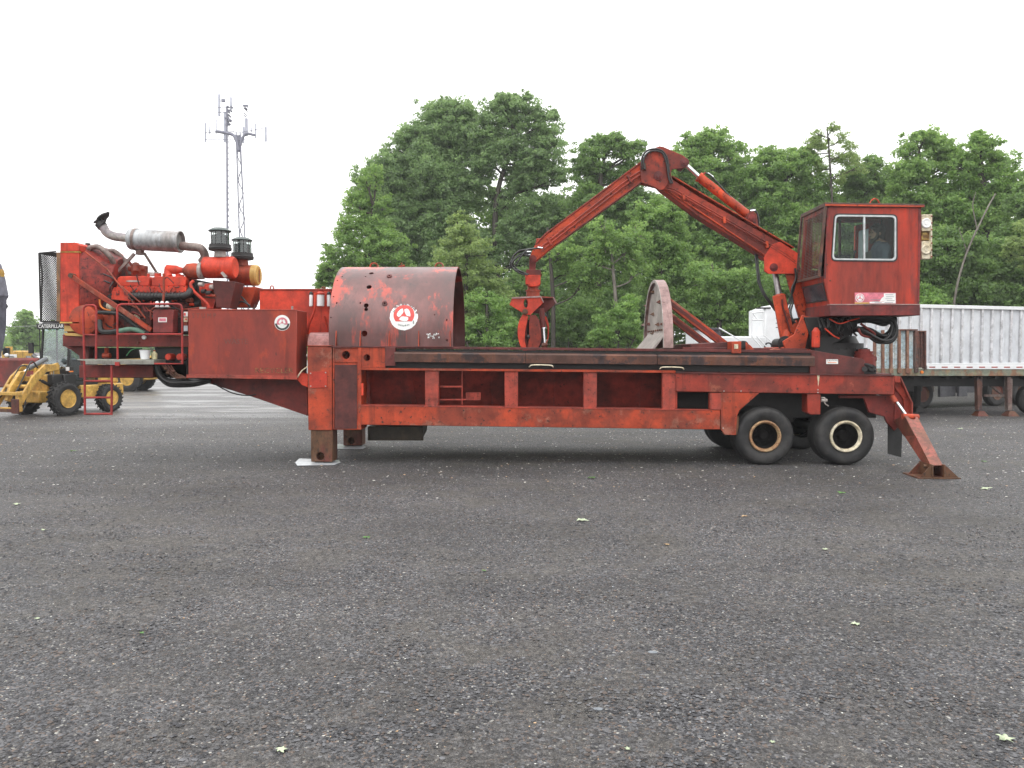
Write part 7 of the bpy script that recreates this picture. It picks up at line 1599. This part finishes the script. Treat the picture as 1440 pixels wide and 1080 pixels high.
    m = MB(); m.tube([(.3, .1, 1.5), (.6, .2, 1.7), (.9, .2, 1.2), (1.2, .2, .7)], .022, 8, 6); m.tube([(.3, -.1, 1.5), (.65, -.2, 1.55), (1.0, -.2, 1.0), (1.3, -.3, .6)], .022, 8, 6); m.tube([(.9, .3, .6), (1.2, .5, .25), (1.5, .3, .4)], .018, 8, 6); pb(m, 'hose', 'rubber', bev=0)
    # cab
    bm_ = M['blackdark']
    m = MB()
    z0, z1 = .95, 2.86; xr, xf2 = -1.5, -.45
    for x, y in ((xr, -.58), (xr, .58)): m.bar((x, y, z0), (x, y * .93, z1), .07, .07, (0, 1, 0))
    for y in (-.58, .58): m.bar((xf2 + .1, y, z0), (xf2 - .05, y * .93, z1), .06, .06, (0, 1, 0)); m.bar((-1.0, y, z0), (-1.0, y * .93, z1), .05, .05, (0, 1, 0))
    m.box(xr, xf2 + .1, -.62, .62, z0 - .05, z0 + .08); m.box(xf2, xf2 + .12, -.58, .58, z0, 1.45)
    cf = pb(m, 'cab_frame', bm_)
    m = MB(); m.box(xr - .08, xf2 + .14, -.64, .64, z1, z1 + .05); m.ex([(xr - .02, -.58, z1 + .05), (xf2 + .05, -.58, z1 + .05), (xf2 + .05, .58, z1 + .05), (xr - .02, .58, z1 + .05)], [(xr + .1, -.5, z1 + .12), (xf2 - .05, -.5, z1 + .12), (xf2 - .05, .5, z1 + .12), (xr + .1, .5, z1 + .12)]); pb(m, 'cab_roof', bm_)
    m = MB(); m.box(xf2 + .10, xf2 + .15, -.60, .60, z1 - .13, z1 + .04); pb(m, 'visor', bm_)
    t_ = text_mb('CATERPILLAR', .16, .002, 1.15); w_ = max(v.x for v in t_.v) - min(v.x for v in t_.v); t_.v = [Vector((v.x * 1.06 / w_, v.y, v.z)) for v in t_.v]
    t_.v = [Vector((xf2 + .153 - v.y * 0 + .002 * (v.y < 0), v.x, z1 - .045 + v.z)) for v in t_.v]; pb(t_, 'visor_lettering', 'white', None, 0, smooth=False)
    gw = glass('loader_glass', (.80, .85, .86), .3)
    m = MB(); m.ex([(xf2 + .06, -.52, 1.46), (xf2 + .06, .52, 1.46), (xf2 + .065, .52, 1.46), (xf2 + .065, -.52, 1.46)], [(xf2 - .05, -.49, z1 - .1), (xf2 - .05, .49, z1 - .1), (xf2 - .045, .49, z1 - .1), (xf2 - .045, -.49, z1 - .1)]); pb(m, 'windscreen', gw, cf, 0)
    for y in (-.57, .57): m = MB(); m.box(xr, xf2, y, y + .006, z0 + .1, z1 - .05); pb(m, 'side_glass', gw, cf, 0)
    m = MB(); m.box(xr + .02, xr + .026, -.5, .5, z0 + .3, z1 - .1); pb(m, 'rear_glass', gw, cf, 0)
    m = MB(); m.box(-1.3, -.9, -.25, .25, 1.05, 1.25); m.box(-1.36, -1.24, -.25, .25, 1.2, 1.75); pb(m, 'seat', bm_, bev=.03)
    m = MB(); m.lathe((-.72, 0, 1.62), (.5, 0, 1), [(0, .17), (.02, .19), (.04, .17)], 20); m.cyl((-.6, 0, 1.3), (-.71, 0, 1.62), .03, n=10); pb(m, 'steering_wheel', bm_, bev=0)
    for s in (-1, 1):
        m = MB(); m.bar((-.35, s * .66, 1.2), (-.35, s * .66, 1.42), .03, .03, (0, 1, 0)); m.box(-.42, -.30, s * .66 - .09, s * .66 + .09, 1.38, 1.54); hl = pb(m, 'headlight', bm_); m = MB(); m.box(-.30, -.29, s * .66 - .07, s * .66 + .07, 1.40, 1.52); pb(m, 'lens', 'canister', hl, 0)
    m = MB(); m.box(-.42, -.30, .70, .76, 1.36, 1.4); pb(m, 'indicator', 'orange', bev=0)
    m = MB(); m.bar((xf2 + .05, -.60, 2.2), (xf2 + .15, -.85, 2.2), .02, .02); m.box(xf2 + .10, xf2 + .16, -.98, -.80, 1.95, 2.3); m.bar((xf2, -.66, z1), (xf2, -.66, 1.2), .02, .02, (0, 1, 0)); pb(m, 'mirror', bm_, bev=0)
    m = MB(); m.box(xf2 - .1, xf2 + .05, -.62, -.5, z1 + .05, z1 + .16); m.lathe((xr + .2, -.4, z1 + .1), (0, 0, 1), [(0, .05), (.1, .05), (.12, .03)], 14); pb(m, 'roof_lamp', 'canister', bev=0)
    m = MB(); m.box(-.6, .25, .40, .66, .95, 1.30); m.box(-.55, -.1, .45, .74, .70, 1.30); pb(m, 'side_tank', bm_, bev=.03)
    m = MB(); m.box(-.02, -.01, .385, .40, 1.28, 1.42); m.box(.05, .06, .385, .39, 1.2, 1.35); pb(m, 'white_tag', 'white', bev=0)
loader()
# ---- bigger yellow loader far behind it
def far_loader():
    loc = Vector((-21.6, 38.5, 0)); root = thing('front_loader', 'yellow front loader with a rusty bucket, mostly hidden behind the smaller loader', 'loader', loc)
    def pb(m, nm, mat, par=None, bev=.01): return m.build(nm, M[mat] if isinstance(mat, str) else mat, par or root, bev)
    ty = plain('far_tyre', (.022, .021, .021), .75)
    xr = P(178, 540, 38.5).x
    for x in (xr, xr - 3.0):
        for yy, s in ((38.5, -1), (40.3, 1)):
            m = MB(); c = Vector((x, yy, .62)); d = Vector((0, -s, 0)); m.lathe(c, d, [(.05, .33), (0, .40), (0, .52), (.05, .62), (.4, .62), (.45, .52), (.45, .35)], 30, closed=True)
            for k in range(20): a = 2 * math.pi * k / 20; q = c + Vector((math.cos(a) * .62, -s * .0, math.sin(a) * .62)); m.bar(q + d * .04, q + d * .40, .05, .04, (math.cos(a), 0, math.sin(a)))
            wo = pb(m, 'wheel', ty, bev=0); m = MB(); m.lathe(c, d, [(.03, .34), (.02, .30), (.12, .26), (.12, .12), (.06, .11), (.06, 0)], 24); pb(m, 'rim', 'yellow', wo, 0)
    m = MB(); m.box(xr - 3.3, xr + .9, 38.9, 40.3, .55, 1.05); m.box(xr - .8, xr + 1.0, 38.9, 40.3, 1.05, 1.75); pb(m, 'frame', 'yellow', bev=.05)
    xc = P(14, 490, 38.5).x; x1 = P(29, 490, 38.5).x
    m = MB(); m.box(xc - .3, x1 - .5, 38.6, 38.68, 1.5, 2.2); fr = pb(m, 'bonnet_panel', 'yellow')
    m = MB(); m.box(xc - .2, x1 - .95, 38.56, 38.59, 1.8, 2.1); m.box(x1 - .85, x1 - .6, 38.56, 38.59, 1.7, 2.15); pb(m, 'grille', 'blackdark', fr, 0)
    m = MB(); m.box(xc - .05, xc + .3, 38.52, 38.555, 1.66, 1.82); m.ball((x1 - .7, 38.5, 1.78), .1); pb(m, 'lamp', 'canister', fr, 0)
    m = MB(); m.box(xc - .6, x1 - .5, 38.7, 40.3, 1.0, 2.0); pb(m, 'body', 'yellow', bev=.06)
    bx0, bx1 = P(-30, 520, 33).x, P(53, 520, 33).x
    m = MB(); pts = [(33.0, .95), (33.0, 1.62), (33.1, 1.72), (33.9, 1.3), (34.0, .6), (33.4, .45), (32.9, .5)]
    m.ex([(bx0, y, z) for y, z in pts], [(bx1, y, z) for y, z in pts]); pb(m, 'bucket', 'beam', bev=.02)
    m = MB(); m.bar((bx1 - .6, 33.9, 1.2), (x1 + .3, 38.6, 1.6), .2, .3); m.bar((bx0 + .9, 33.9, 1.2), (xc, 38.6, 1.6), .2, .3); m.cyl((bx1 - .1, 34, 1.35), (x1 + .6, 38.5, 1.75), .07, n=12); pb(m, 'lift_arm', 'black', bev=.02)
far_loader()
# ---- grey excavator arm at the left edge
Ya = 21.5
ex_ = thing('excavator_arm', 'grey excavator dipper arm standing at the left edge of the photo', 'excavator arm', (P(-12, 500, Ya).x, Ya, 0))
gm_ = paint('grey_purple_paint', (.16, .155, .19), (.12, .12, .15), 2, spots=(.07, .06, .07), rough=(.4, .6))
m = MB(); m.poly([(-34, 362), (-8, 362), (0, 369), (3, 373), (8.5, 393), (13, 417), (10, 422), (9.5, 457), (7, 478), (2, 500), (-6, 520), (-40, 520), (-45, 430)], Ya, Ya - .45); m.build('arm_box', gm_, ex_, .02)
m = MB(); m.poly([(-42, 378), (-12, 377), (-10, 382), (-10, 389), (-42, 390)], Ya - .456, Ya - .451); m.poly([(-8, 377), (0, 378), (2, 384), (1, 389), (-8, 390)], Ya - .2, Ya - .06); m.build('yellow_marking', M['yellow'], ex_)
m = MB(); m.tube([P(6, 436, Ya), P(10.5, 431, Ya), P(9, 428, Ya)], .02, 6, 0); m.bar(P(-5, 436, Ya - .02), P(8, 436, Ya - .02), .03, .05); m.tube([P(2, 478, Ya - .04), P(5, 465, Ya - .05), P(6, 440, Ya - .04)], .02, 6, 4); m.build('hose_bracket', M['black'], ex_)
m = MB(); m.poly([(-50, 500), (-12, 500), (0, 490), (2, 500), (-2, 520), (-8, 545), (-14, 570), (-50, 575)], Ya + .3, Ya - .5); m.build('bucket_linkage', M['beam'], ex_, .02)
m = MB(); zz = P(-30, 580, Ya).z; m.box(P(-70, 560, Ya).x - .4, P(-24, 560, Ya).x - .7, Ya - .6, Ya + .3, 0, zz + .05); m.build('bucket', M['rust'], ex_, .03)

# ---- distant pale cars
def car(px, Y, col, lab):
    c = P(px, 492, Y); root = thing('parked_car', lab, 'car', (c.x, Y, 0), 'distant parked cars'); x = c.x
    m = MB(); m.ex([(x - 2.1, Y - .85, .3), (x + 2.1, Y - .85, .3), (x + 2.1, Y - .85, .85), (x + 1.0, Y - .85, .95), (x - 2.0, Y - .85, .95), (x - 2.1, Y - .85, .8)], [(x - 2.1, Y + .85, .3), (x + 2.1, Y + .85, .3), (x + 2.1, Y + .85, .85), (x + 1.0, Y + .85, .95), (x - 2.0, Y + .85, .95), (x - 2.1, Y + .85, .8)]); b = m.build('body', col, root, .06)
    m = MB(); m.ex([(x - 1.6, Y - .8, .95), (x + 1.0, Y - .8, .95), (x + 1.0, Y + .8, .95), (x - 1.6, Y + .8, .95)], [(x - 1.2, Y - .65, 1.42), (x + .3, Y - .65, 1.42), (x + .3, Y + .65, 1.42), (x - 1.2, Y + .65, 1.42)]); m.build('windows', M['darkglass'], root)
    m = MB(); m.box(x - 1.2, x + .3, Y - .66, Y + .66, 1.42, 1.47); m.build('roof', col, root)
    for dx in (-1.3, 1.3):
        for s in (-.85, .75): m = MB(); m.cyl((x + dx, Y + s, .32), (x + dx, Y + s + .1, .32), .32, n=16); m.build('wheel', M['rubber'], root)
car(36, 118, M['whitep'], 'white car parked far off at the left below the small round tree')
car(49, 120, M['cream'], 'cream car parked far off between the white car and the yellow cab')
car(12, 122, plain('silver', (.45, .46, .48), .35, .4), 'silver car parked farthest left in the distance')
# ---- overhead wire with its poles
wr = thing('power_line', 'thin overhead wire crossing in front of the small far tree at the left', 'power line', (P(38, 458, 85).x, 85, 0))
m = MB(); m.tube([P(-70, 462, 85), P(8, 460, 85), P(50, 458.4, 85), P(100, 460, 85), P(150, 458, 85)], .03, 5, 6); m.build('wire', plain('wire_grey', (.22, .22, .22), .5), wr)
for px in (-70, 150): m = MB(); q = P(px, 460, 85); m.cyl((q.x, 85, 0), (q.x, 85, q.z + .6), .14, .1, n=10); m.bar((q.x - .8, 85, q.z + .2), (q.x + .8, 85, q.z + .2), .1, .12); m.build('pole', BARK, wr)

# ---- cell tower
TY = 110.0
tw = thing('cell_tower', 'slim grey lattice phone mast with antenna panels rising behind the air cleaners', 'mast', (P(335, 490, TY).x, TY, 0))
tm = plain('mast_steel', (.20, .20, .25), .6, .2, .1, 1, 0); tmw = plain('antenna_cover', (.42, .43, .50), .5, 0, .1, 1, 0)
def t_leg(px0, px1, ytop, r=.10, yb=480):
    m = MB(); a = P(px1, yb, TY); a.z = 0; m.tube([a, P(px0, ytop, TY)], r, 6, 0); m.build('mast_leg', tm, tw)
t_leg(319, 319.8, 150, .13); t_leg(332, 341, 185, .09, 420); t_leg(337.5, 351, 185, .09, 420)
m = MB(); n = 14
for k in range(n):
    t0, t1 = k / n, (k + 1) / n; y0, y1 = 200 + 250 * t0, 200 + 250 * t1
    xl = lambda y: 332 + 9 * (y - 185) / 235; xr_ = lambda y: 337.5 + 13.5 * (y - 185) / 235
    a, b = (xl, xr_) if k % 2 else (xr_, xl); m.bar(P(a(y0), y0, TY), P(b(y1), y1, TY), .10, .10, (0, 1, 0))
    m.bar(P(xl(y0) + 1.5, y0, TY + .5), P(xl(y1) + 1.5, y1, TY + .5), .05, .05, (0, 1, 0)); m.bar(P(xr_(y0) - 1.6, y0, TY + .5), P(xr_(y1) - 1.6, y1, TY + .5), .05, .05, (0, 1, 0))
m.build('lattice', tm, tw)
m = MB()
for y0, y1 in ((262, 330), (330, 400)): m.bar(P(321, y0 + 30, TY), P(348, y1 + 15, TY), .05, .05, (0, 1, 0)); m.bar(P(343, y0 + 25, TY), P(321, y1, TY), .05, .05, (0, 1, 0))
for k in range(34): y = 190 + k * 8; m.bar(P(321.3, y, TY), P(321.6, y + 3.6, TY), .07, .07, (0, 1, 0))
m.build('brace', tm, tw)
m = MB()
for x0, y0, x1, y1 in ((288, 196, 372, 197), (288, 186.5, 330, 185), (340, 186, 372, 180), (305, 151, 324, 151), (306, 158, 318, 158), (292, 184, 330, 185.5), (344, 189, 360, 190)): m.bar(P(x0, y0, TY), P(x1, y1, TY), .07, .07, (0, 1, 0))
m.tube([P(304, 184.5, TY), P(318, 187, TY), P(328, 190, TY), P(333, 199, TY), P(336, 212, TY)], .22, 8, 5); m.tube([P(358, 190, TY), P(347, 188, TY), P(341, 194, TY), P(338, 205, TY)], .18, 8, 5)
m.build('antenna_mount', tm, tw)
for (x, y0, y1, w_) in ((288.5, 172, 200, 2.2), (294.5, 178, 189, 1.2), (303.5, 167, 188, 1.2), (308, 132, 163, 3.2), (324.5, 136, 154, 2.6), (316, 157, 200, 3.6), (346, 166, 191, 4.4), (342, 178, 201, 2.4), (359, 173, 194, 1.4), (373.5, 178, 199, 2.6), (353, 178, 186, 1.2)):
    m = MB(); m.rect(x - w_ / 2, y0, x + w_ / 2, y1, TY, TY + .2); m.build('antenna_panel', tmw, tw, .03)
m = MB(); m.rect(341, 147, 348, 149, TY, TY + .4); m.rect(311, 139, 316, 143, TY, TY + .3); g1 = random.Random(2)
for k in range(30): x, y = g1.gauss(320.5, 1.8), g1.uniform(148, 176); m.rect(x - .8, y - 1, x + .8, y + 1, TY + g1.uniform(-.3, .3), TY + .5)
for k in range(16): x, y = g1.gauss(345, 2.2), g1.uniform(151, 164); m.bar(P(x - 2, y - 1.5, TY), P(x + 2, y + 1.5, TY), .09, .09, (0, 1, 0))
for k in range(8): x = 333 + k * .8; m.bar(P(x, 190, TY + k * .05), P(x + .6, 214, TY), .09, .09, (0, 1, 0))
m.build('radio_unit', tm, tw)

# ---- long white trailer behind the flatbed
wt = thing('dump_trailer', 'long white ribbed dump trailer with vertical side posts, behind the flatbed', 'trailer', (P(1300, 490, 28).x, 28, 0))
def WL(px, zt, zb):   # plane receding to the right
    pass
xa, ya = P(1128, 430, 26.2).x, 26.2; xb_, yb = P(1530, 440, 31.0).x, 31.0
za = P(1200, 430, 26.9).z; zbm = 1.45
D = Vector((xb_ - xa, yb - ya, 0)); Ld = D.length; D.normalize(); Nn = Vector((-D.y, D.x, 0))
def wb(m, s0, s1, o0, o1, z0, z1):
    pts = [(s0, o0), (s1, o0), (s1, o1), (s0, o1)]; B_ = Vector((xa, ya, 0))
    return m.ex([B_ + D * s + Nn * o + Vector((0, 0, z0)) for s, o in pts], [B_ + D * s + Nn * o + Vector((0, 0, z1)) for s, o in pts])
wm_ = paint('white_trailer_paint', (.62, .64, .67), (.56, .58, .62), .9, .4, .7, grit=.3, spots=(.34, .31, .29), spot_t=(.70, .78), rough=(.45, .6), bump=.1)
m = MB(); wb(m, 0, Ld, 0, 2.4, zbm, za); sd_ = m.build('side_wall', wm_, wt, .01)
m = MB(); wb(m, 0, Ld, -.10, -.002, za - .02, za + .10); wb(m, 0, Ld, -.07, -.002, zbm, zbm + .14); m.build('top_rail', M['whitep'], wt, .01)
npost = int(Ld / .47)
wpm = paint('post_white', (.62, .62, .64), (.56, .56, .58), 1.4, spots=(.3, .2, .16))
for k in range(npost): m = MB(); s = .2 + k * Ld / npost; wb(m, s, s + .09, -.07, -.002, zbm + .14, za - .02); m.build('side_post', wpm, wt, .008)
m = MB(); wb(m, 0, Ld, .3, .6, 1.1, 1.45); wb(m, 0, Ld, 1.8, 2.1, 1.1, 1.45); wb(m, 2.2, 5.2, .0, .5, .62, 1.02); m.build('chassis', M['black'], wt, .01)
m = MB(); wb(m, 4.3, 8.2, -.05, .0, 1.02, 1.3); wb(m, 4.4, 7.8, -.02, .05, .96, 1.0); m.build('side_fairing', M['alu'], wt, .01)
for s in (4.1, 5.35, 8.9, 10.2):
    B_ = Vector((xa, ya, 0)); c = B_ + D * s + Nn * .1 + Vector((0, 0, .50)); m = MB(); m.lathe(c, Nn, [(.03, .27), (0, .32), (0, .44), (.04, .5), (.24, .5), (.28, .42), (.25, .27)], 36, closed=True); wo = m.build('wheel', tyre_d, wt); m = MB(); m.lathe(c, Nn, [(.03, .28), (0, .27), (.02, .23), (.14, .21), (.16, .1), (.1, .09), (.1, 0)], 30); m.build('rim', M['rust'], wo)
m = MB(); wb(m, 6.0, 6.3, .0, .1, .4, 1.2); wb(m, 6.9, 7.3, .0, .1, .4, 1.2); wb(m, 6.3, 6.9, .15, .2, .4, 1.2); wb(m, 7.3, 9.0, .4, .5, .5, 1.2); m.build('mudguard', plain('grey_flap', (.10, .10, .11), .6), wt, .005)

# ---- flatbed with a ribbed bulkhead, in front of the white trailer
FY = 25.0
fb = thing('flatbed_trailer', 'rusty flatbed trailer with pale blue ribbed bulkhead and reflective tape along its edge', 'trailer', (P(1350, 522, FY).x, FY, 0))
x0f, x1f = P(1228, 524, FY).x, P(1560, 524, FY).x; zd1, zd0 = P(1300, 518.5, FY).z, P(1300, 528.5, FY).z
rim_ = paint('flatbed_edge', (.20, .22, .17), (.24, .12, .07), 2.2, .45, .6, spots=(.35, .28, .10), spot_t=(.62, .7))
m = MB(); m.box(x0f, x1f, FY, FY + .1, zd0, zd1); m.box(x0f, x1f, FY + .1, FY + 2.4, zd1 - .08, zd1 - .01); eb = m.build('deck_edge', rim_, fb, .005)
m = MB(); m.box(P(1303, 515, FY).x, x1f, FY - .03, FY + .05, P(0, 518.3, FY).z, P(0, 513.5, FY).z); m.build('tape_rail', M['whitep'], fb, .003)
m = MB(); k = 0; px = 1306
while px < 1500: m.box(P(px, 515, FY).x, P(px + 8.5, 515, FY).x, FY - .036, FY - .031, P(0, 516.4, FY).z, P(0, 514.8, FY).z); px += 17.5
m.build('reflective_tape', plain('dirty_red_tape', (.32, .07, .06), .6, 0, .4, 8), fb)
m = MB(); m.box(x0f, x1f, FY + .5, FY + .65, zd0 - .35, zd0); m.box(x0f, x1f, FY + 1.7, FY + 1.85, zd0 - .35, zd0)
for k in range(18): m.box(x0f + .3 + k * .5, x0f + .38 + k * .5, FY + .1, FY + 2.3, zd0 - .1, zd0)
m.build('underframe', M['blackdark'], fb)
# bulkhead, faces the viewer
m = MB(); m.poly([(1229, 464), (1289, 463.5), (1289, 518), (1229, 518)], FY + .06, FY + .10); bh = m.build('bulkhead', paint('pale_blue_panel', (.50, .66, .72), (.64, .70, .70), 2.5, spots=(.20, .12, .05), spot_t=(.60, .68)), fb)
for px in (1231, 1242.5, 1254, 1265.5, 1277):
    m = MB(); m.rect(px - 1.6, 464, px + 1.6, 520, FY - .05, FY + .058); m.rect(px - 2.6, 518, px + 2.6, 525, FY - .06, FY + .05); m.build('bulkhead_rib', paint('rib_rust', (.20, .09, .06), (.26, .15, .10), 5, spots=(.1, .04, .03)), fb, .006)
m = MB(); m.rect(1287.5, 466, 1292, 524, FY - .1, FY + .1); m.rect(1292, 466.5, 1302.5, 517, FY + .0, FY + .05); m.rect(1300.5, 466.5, 1303, 520, FY - .08, FY + .1); m.rect(1262, 462.8, 1291, 464.8, FY - .06, FY + .12); m.rect(1287.5, 465, 1303, 466.8, FY - .08, FY + .1); m.rect(1295.5, 467, 1297, 517, FY - .04, FY + .0); m.build('corner_post', paint('corner_rust', (.14, .055, .04), (.07, .04, .035), 5, spots=(.35, .33, .3), spot_t=(.64, .7)), fb, .006)
m = MB(); q = P(1296.5, 523.5, FY - .02); m.lathe(q, (0, 1, 0), [(-.03, 0), (-.03, .04), (-.01, .05), (.03, .05)], 14); m.build('marker_lamp', M['orange'], fb)
for px in (1378, 1420.5):
    m = MB(); w_ = 3.8; m.poly([(px - w_, 530), (px + w_, 530), (px + w_ * .8, 577), (px - w_ * .8, 577)], 25.1, 25.28); lg_ = m.build('landing_leg', M['brown' if px < 1400 else 'pipe'], fb, .01)
    c = P(px, 583, 25.2); m = MB(); m.ex([(c.x - .18, 25.0, .0), (c.x + .18, 25.0, .0), (c.x + .18, 25.4, .0), (c.x - .18, 25.4, .0)], [(c.x - .08, 25.1, .16), (c.x + .08, 25.1, .16), (c.x + .08, 25.3, .16), (c.x - .08, 25.3, .16)]); m.build('foot', M['rust'], lg_, .005)
m = MB(); m.poly([(1288, 530), (1296, 530), (1295, 570), (1290, 570)], 26.5, 26.7); c = P(1292, 574, 26.6); m.ex([(c.x - .18, 26.45, .0), (c.x + .18, 26.45, .0), (c.x + .18, 26.8, .0), (c.x - .18, 26.8, .0)], [(c.x - .08, 26.5, .2), (c.x + .08, 26.5, .2), (c.x + .08, 26.7, .2), (c.x - .08, 26.7, .2)]); m.build('rear_leg', M['black'], fb, .01)
m = MB(); m.bar(P(1385, 535, 25.6), P(1415, 560, 25.9), .05, .06); m.box(P(1385, 0 + 540, 25.6).x, P(1420, 540, 25.6).x, 25.6, 25.65, P(0, 556, 25.6).z, P(0, 553, 25.6).z); m.build('leg_brace', M['pipe'], fb)
m = MB(); c = P(1452, 566, 26.0); m.lathe(Vector((P(1443, 560, 25.6).x + .3, 25.6, .5)), (0, 1, 0), [(.03, .27), (0, .32), (0, .44), (.04, .5), (.24, .5), (.28, .42), (.25, .27)], 36, closed=True); m.build('wheel', tyre_d, fb)

# ---- white low truck / equipment body seen past the struts
tr_ = thing('white_truck', 'white truck body with a tubular ladder frame, partly hidden by the boom mast', 'truck', (P(1060, 490, 26.5).x, 26.5, 0))
YT = 26.5
m = MB(); m.rect(1076, 433, 1103, 500, YT, YT + 2.0); m.poly([(1076, 433), (1090, 428), (1128, 428), (1128, 433)], YT + .3, YT + 2.0); m.rect(1103, 430, 1130, 500, YT + .2, YT + 2.0); m.build('cab_box', M['whitep'], tr_, .04)
m = MB(); m.rect(1066, 432, 1084, 434, YT - .02, YT + .2); 
for y in (447, 454, 460): m.rect(1091, y, 1096, y + .9, YT - .012, YT - .001)
m.build('dark_trim', M['black'], tr_)
m = MB(); m.rect(1000, 473, 1078, 510, YT, YT + 2.0); m.poly([(978, 462), (1000, 462), (1012, 473), (1012, 500), (978, 500)], YT + .1, YT + 1.8); m.build('low_body', M['whitep'], tr_, .04)
m = MB(); m.rect(976, 461, 1012, 464, YT - .02, YT + 1.9); m.poly([(1003, 464), (1011, 464), (1016, 473), (1003, 473)], YT + .05, YT + .1); m.build('roof_edge', M['darkglass'], tr_, .01)
m = MB()
for a, b in (((1057, 439), (1057, 472)), ((1074, 439), (1074, 472)), ((1057, 440), (1075, 438)), ((1057, 450), (1074, 450)), ((1059, 441), (1065, 449)), ((1057, 472), (1075, 472)), ((1011, 461), (1040, 478)), ((1057, 473), (1072, 490)), ((1064, 473), (1080, 490)), ((1075, 472), (1096, 490))): m.cyl(P(*a, YT - .3), P(*b, YT - .3), .022, n=8)
m.build('ladder_frame', M['whitep'], tr_)
m = MB(); q = P(1081, 487, YT - .25); m.lathe(q, (0, 1, 0), [(0, .09), (0, .13), (.08, .13), (.08, .09)], 24, closed=True); m.build('hose_reel', M['black'], tr_)
m = MB(); m.box(P(980, 490, YT).x, P(1128, 490, YT).x, YT + .2, YT + 1.8, .7, 1.8); m.build('chassis', M['blackdark'], tr_)
for px in (1000, 1100):
    for yy in (YT + .05, YT + 1.65): m = MB(); x_ = P(px, 500, YT).x; m.lathe((x_, yy, .5), (0, 1, 0), [(0, 0), (0, .3), (-.01, .44), (.04, .5), (.24, .5), (.28, .42), (.28, 0)], 30); m.build('wheel', tyre_d, tr_)
# ================================================================ HAZE: thin rain mist, one closed box round everything
m = MB(); m.box(-135, 135, -12, 172, -1.0, 42)
hm = bpy.data.materials.new('rain_mist'); hm.use_nodes = True; t = hm.node_tree; t.nodes.remove(t.nodes['Principled BSDF'])
pv = t.nodes.new('ShaderNodeVolumePrincipled'); pv.inputs['Color'].default_value = (.93, .95, .97, 1); pv.inputs['Density'].default_value = .0007; pv.inputs['Anisotropy'].default_value = .2
t.links.new(pv.outputs[0], t.nodes['Material Output'].inputs['Volume'])
hz_ = m.build('haze', hm, None, smooth=False); tag(hz_, kind='stuff')
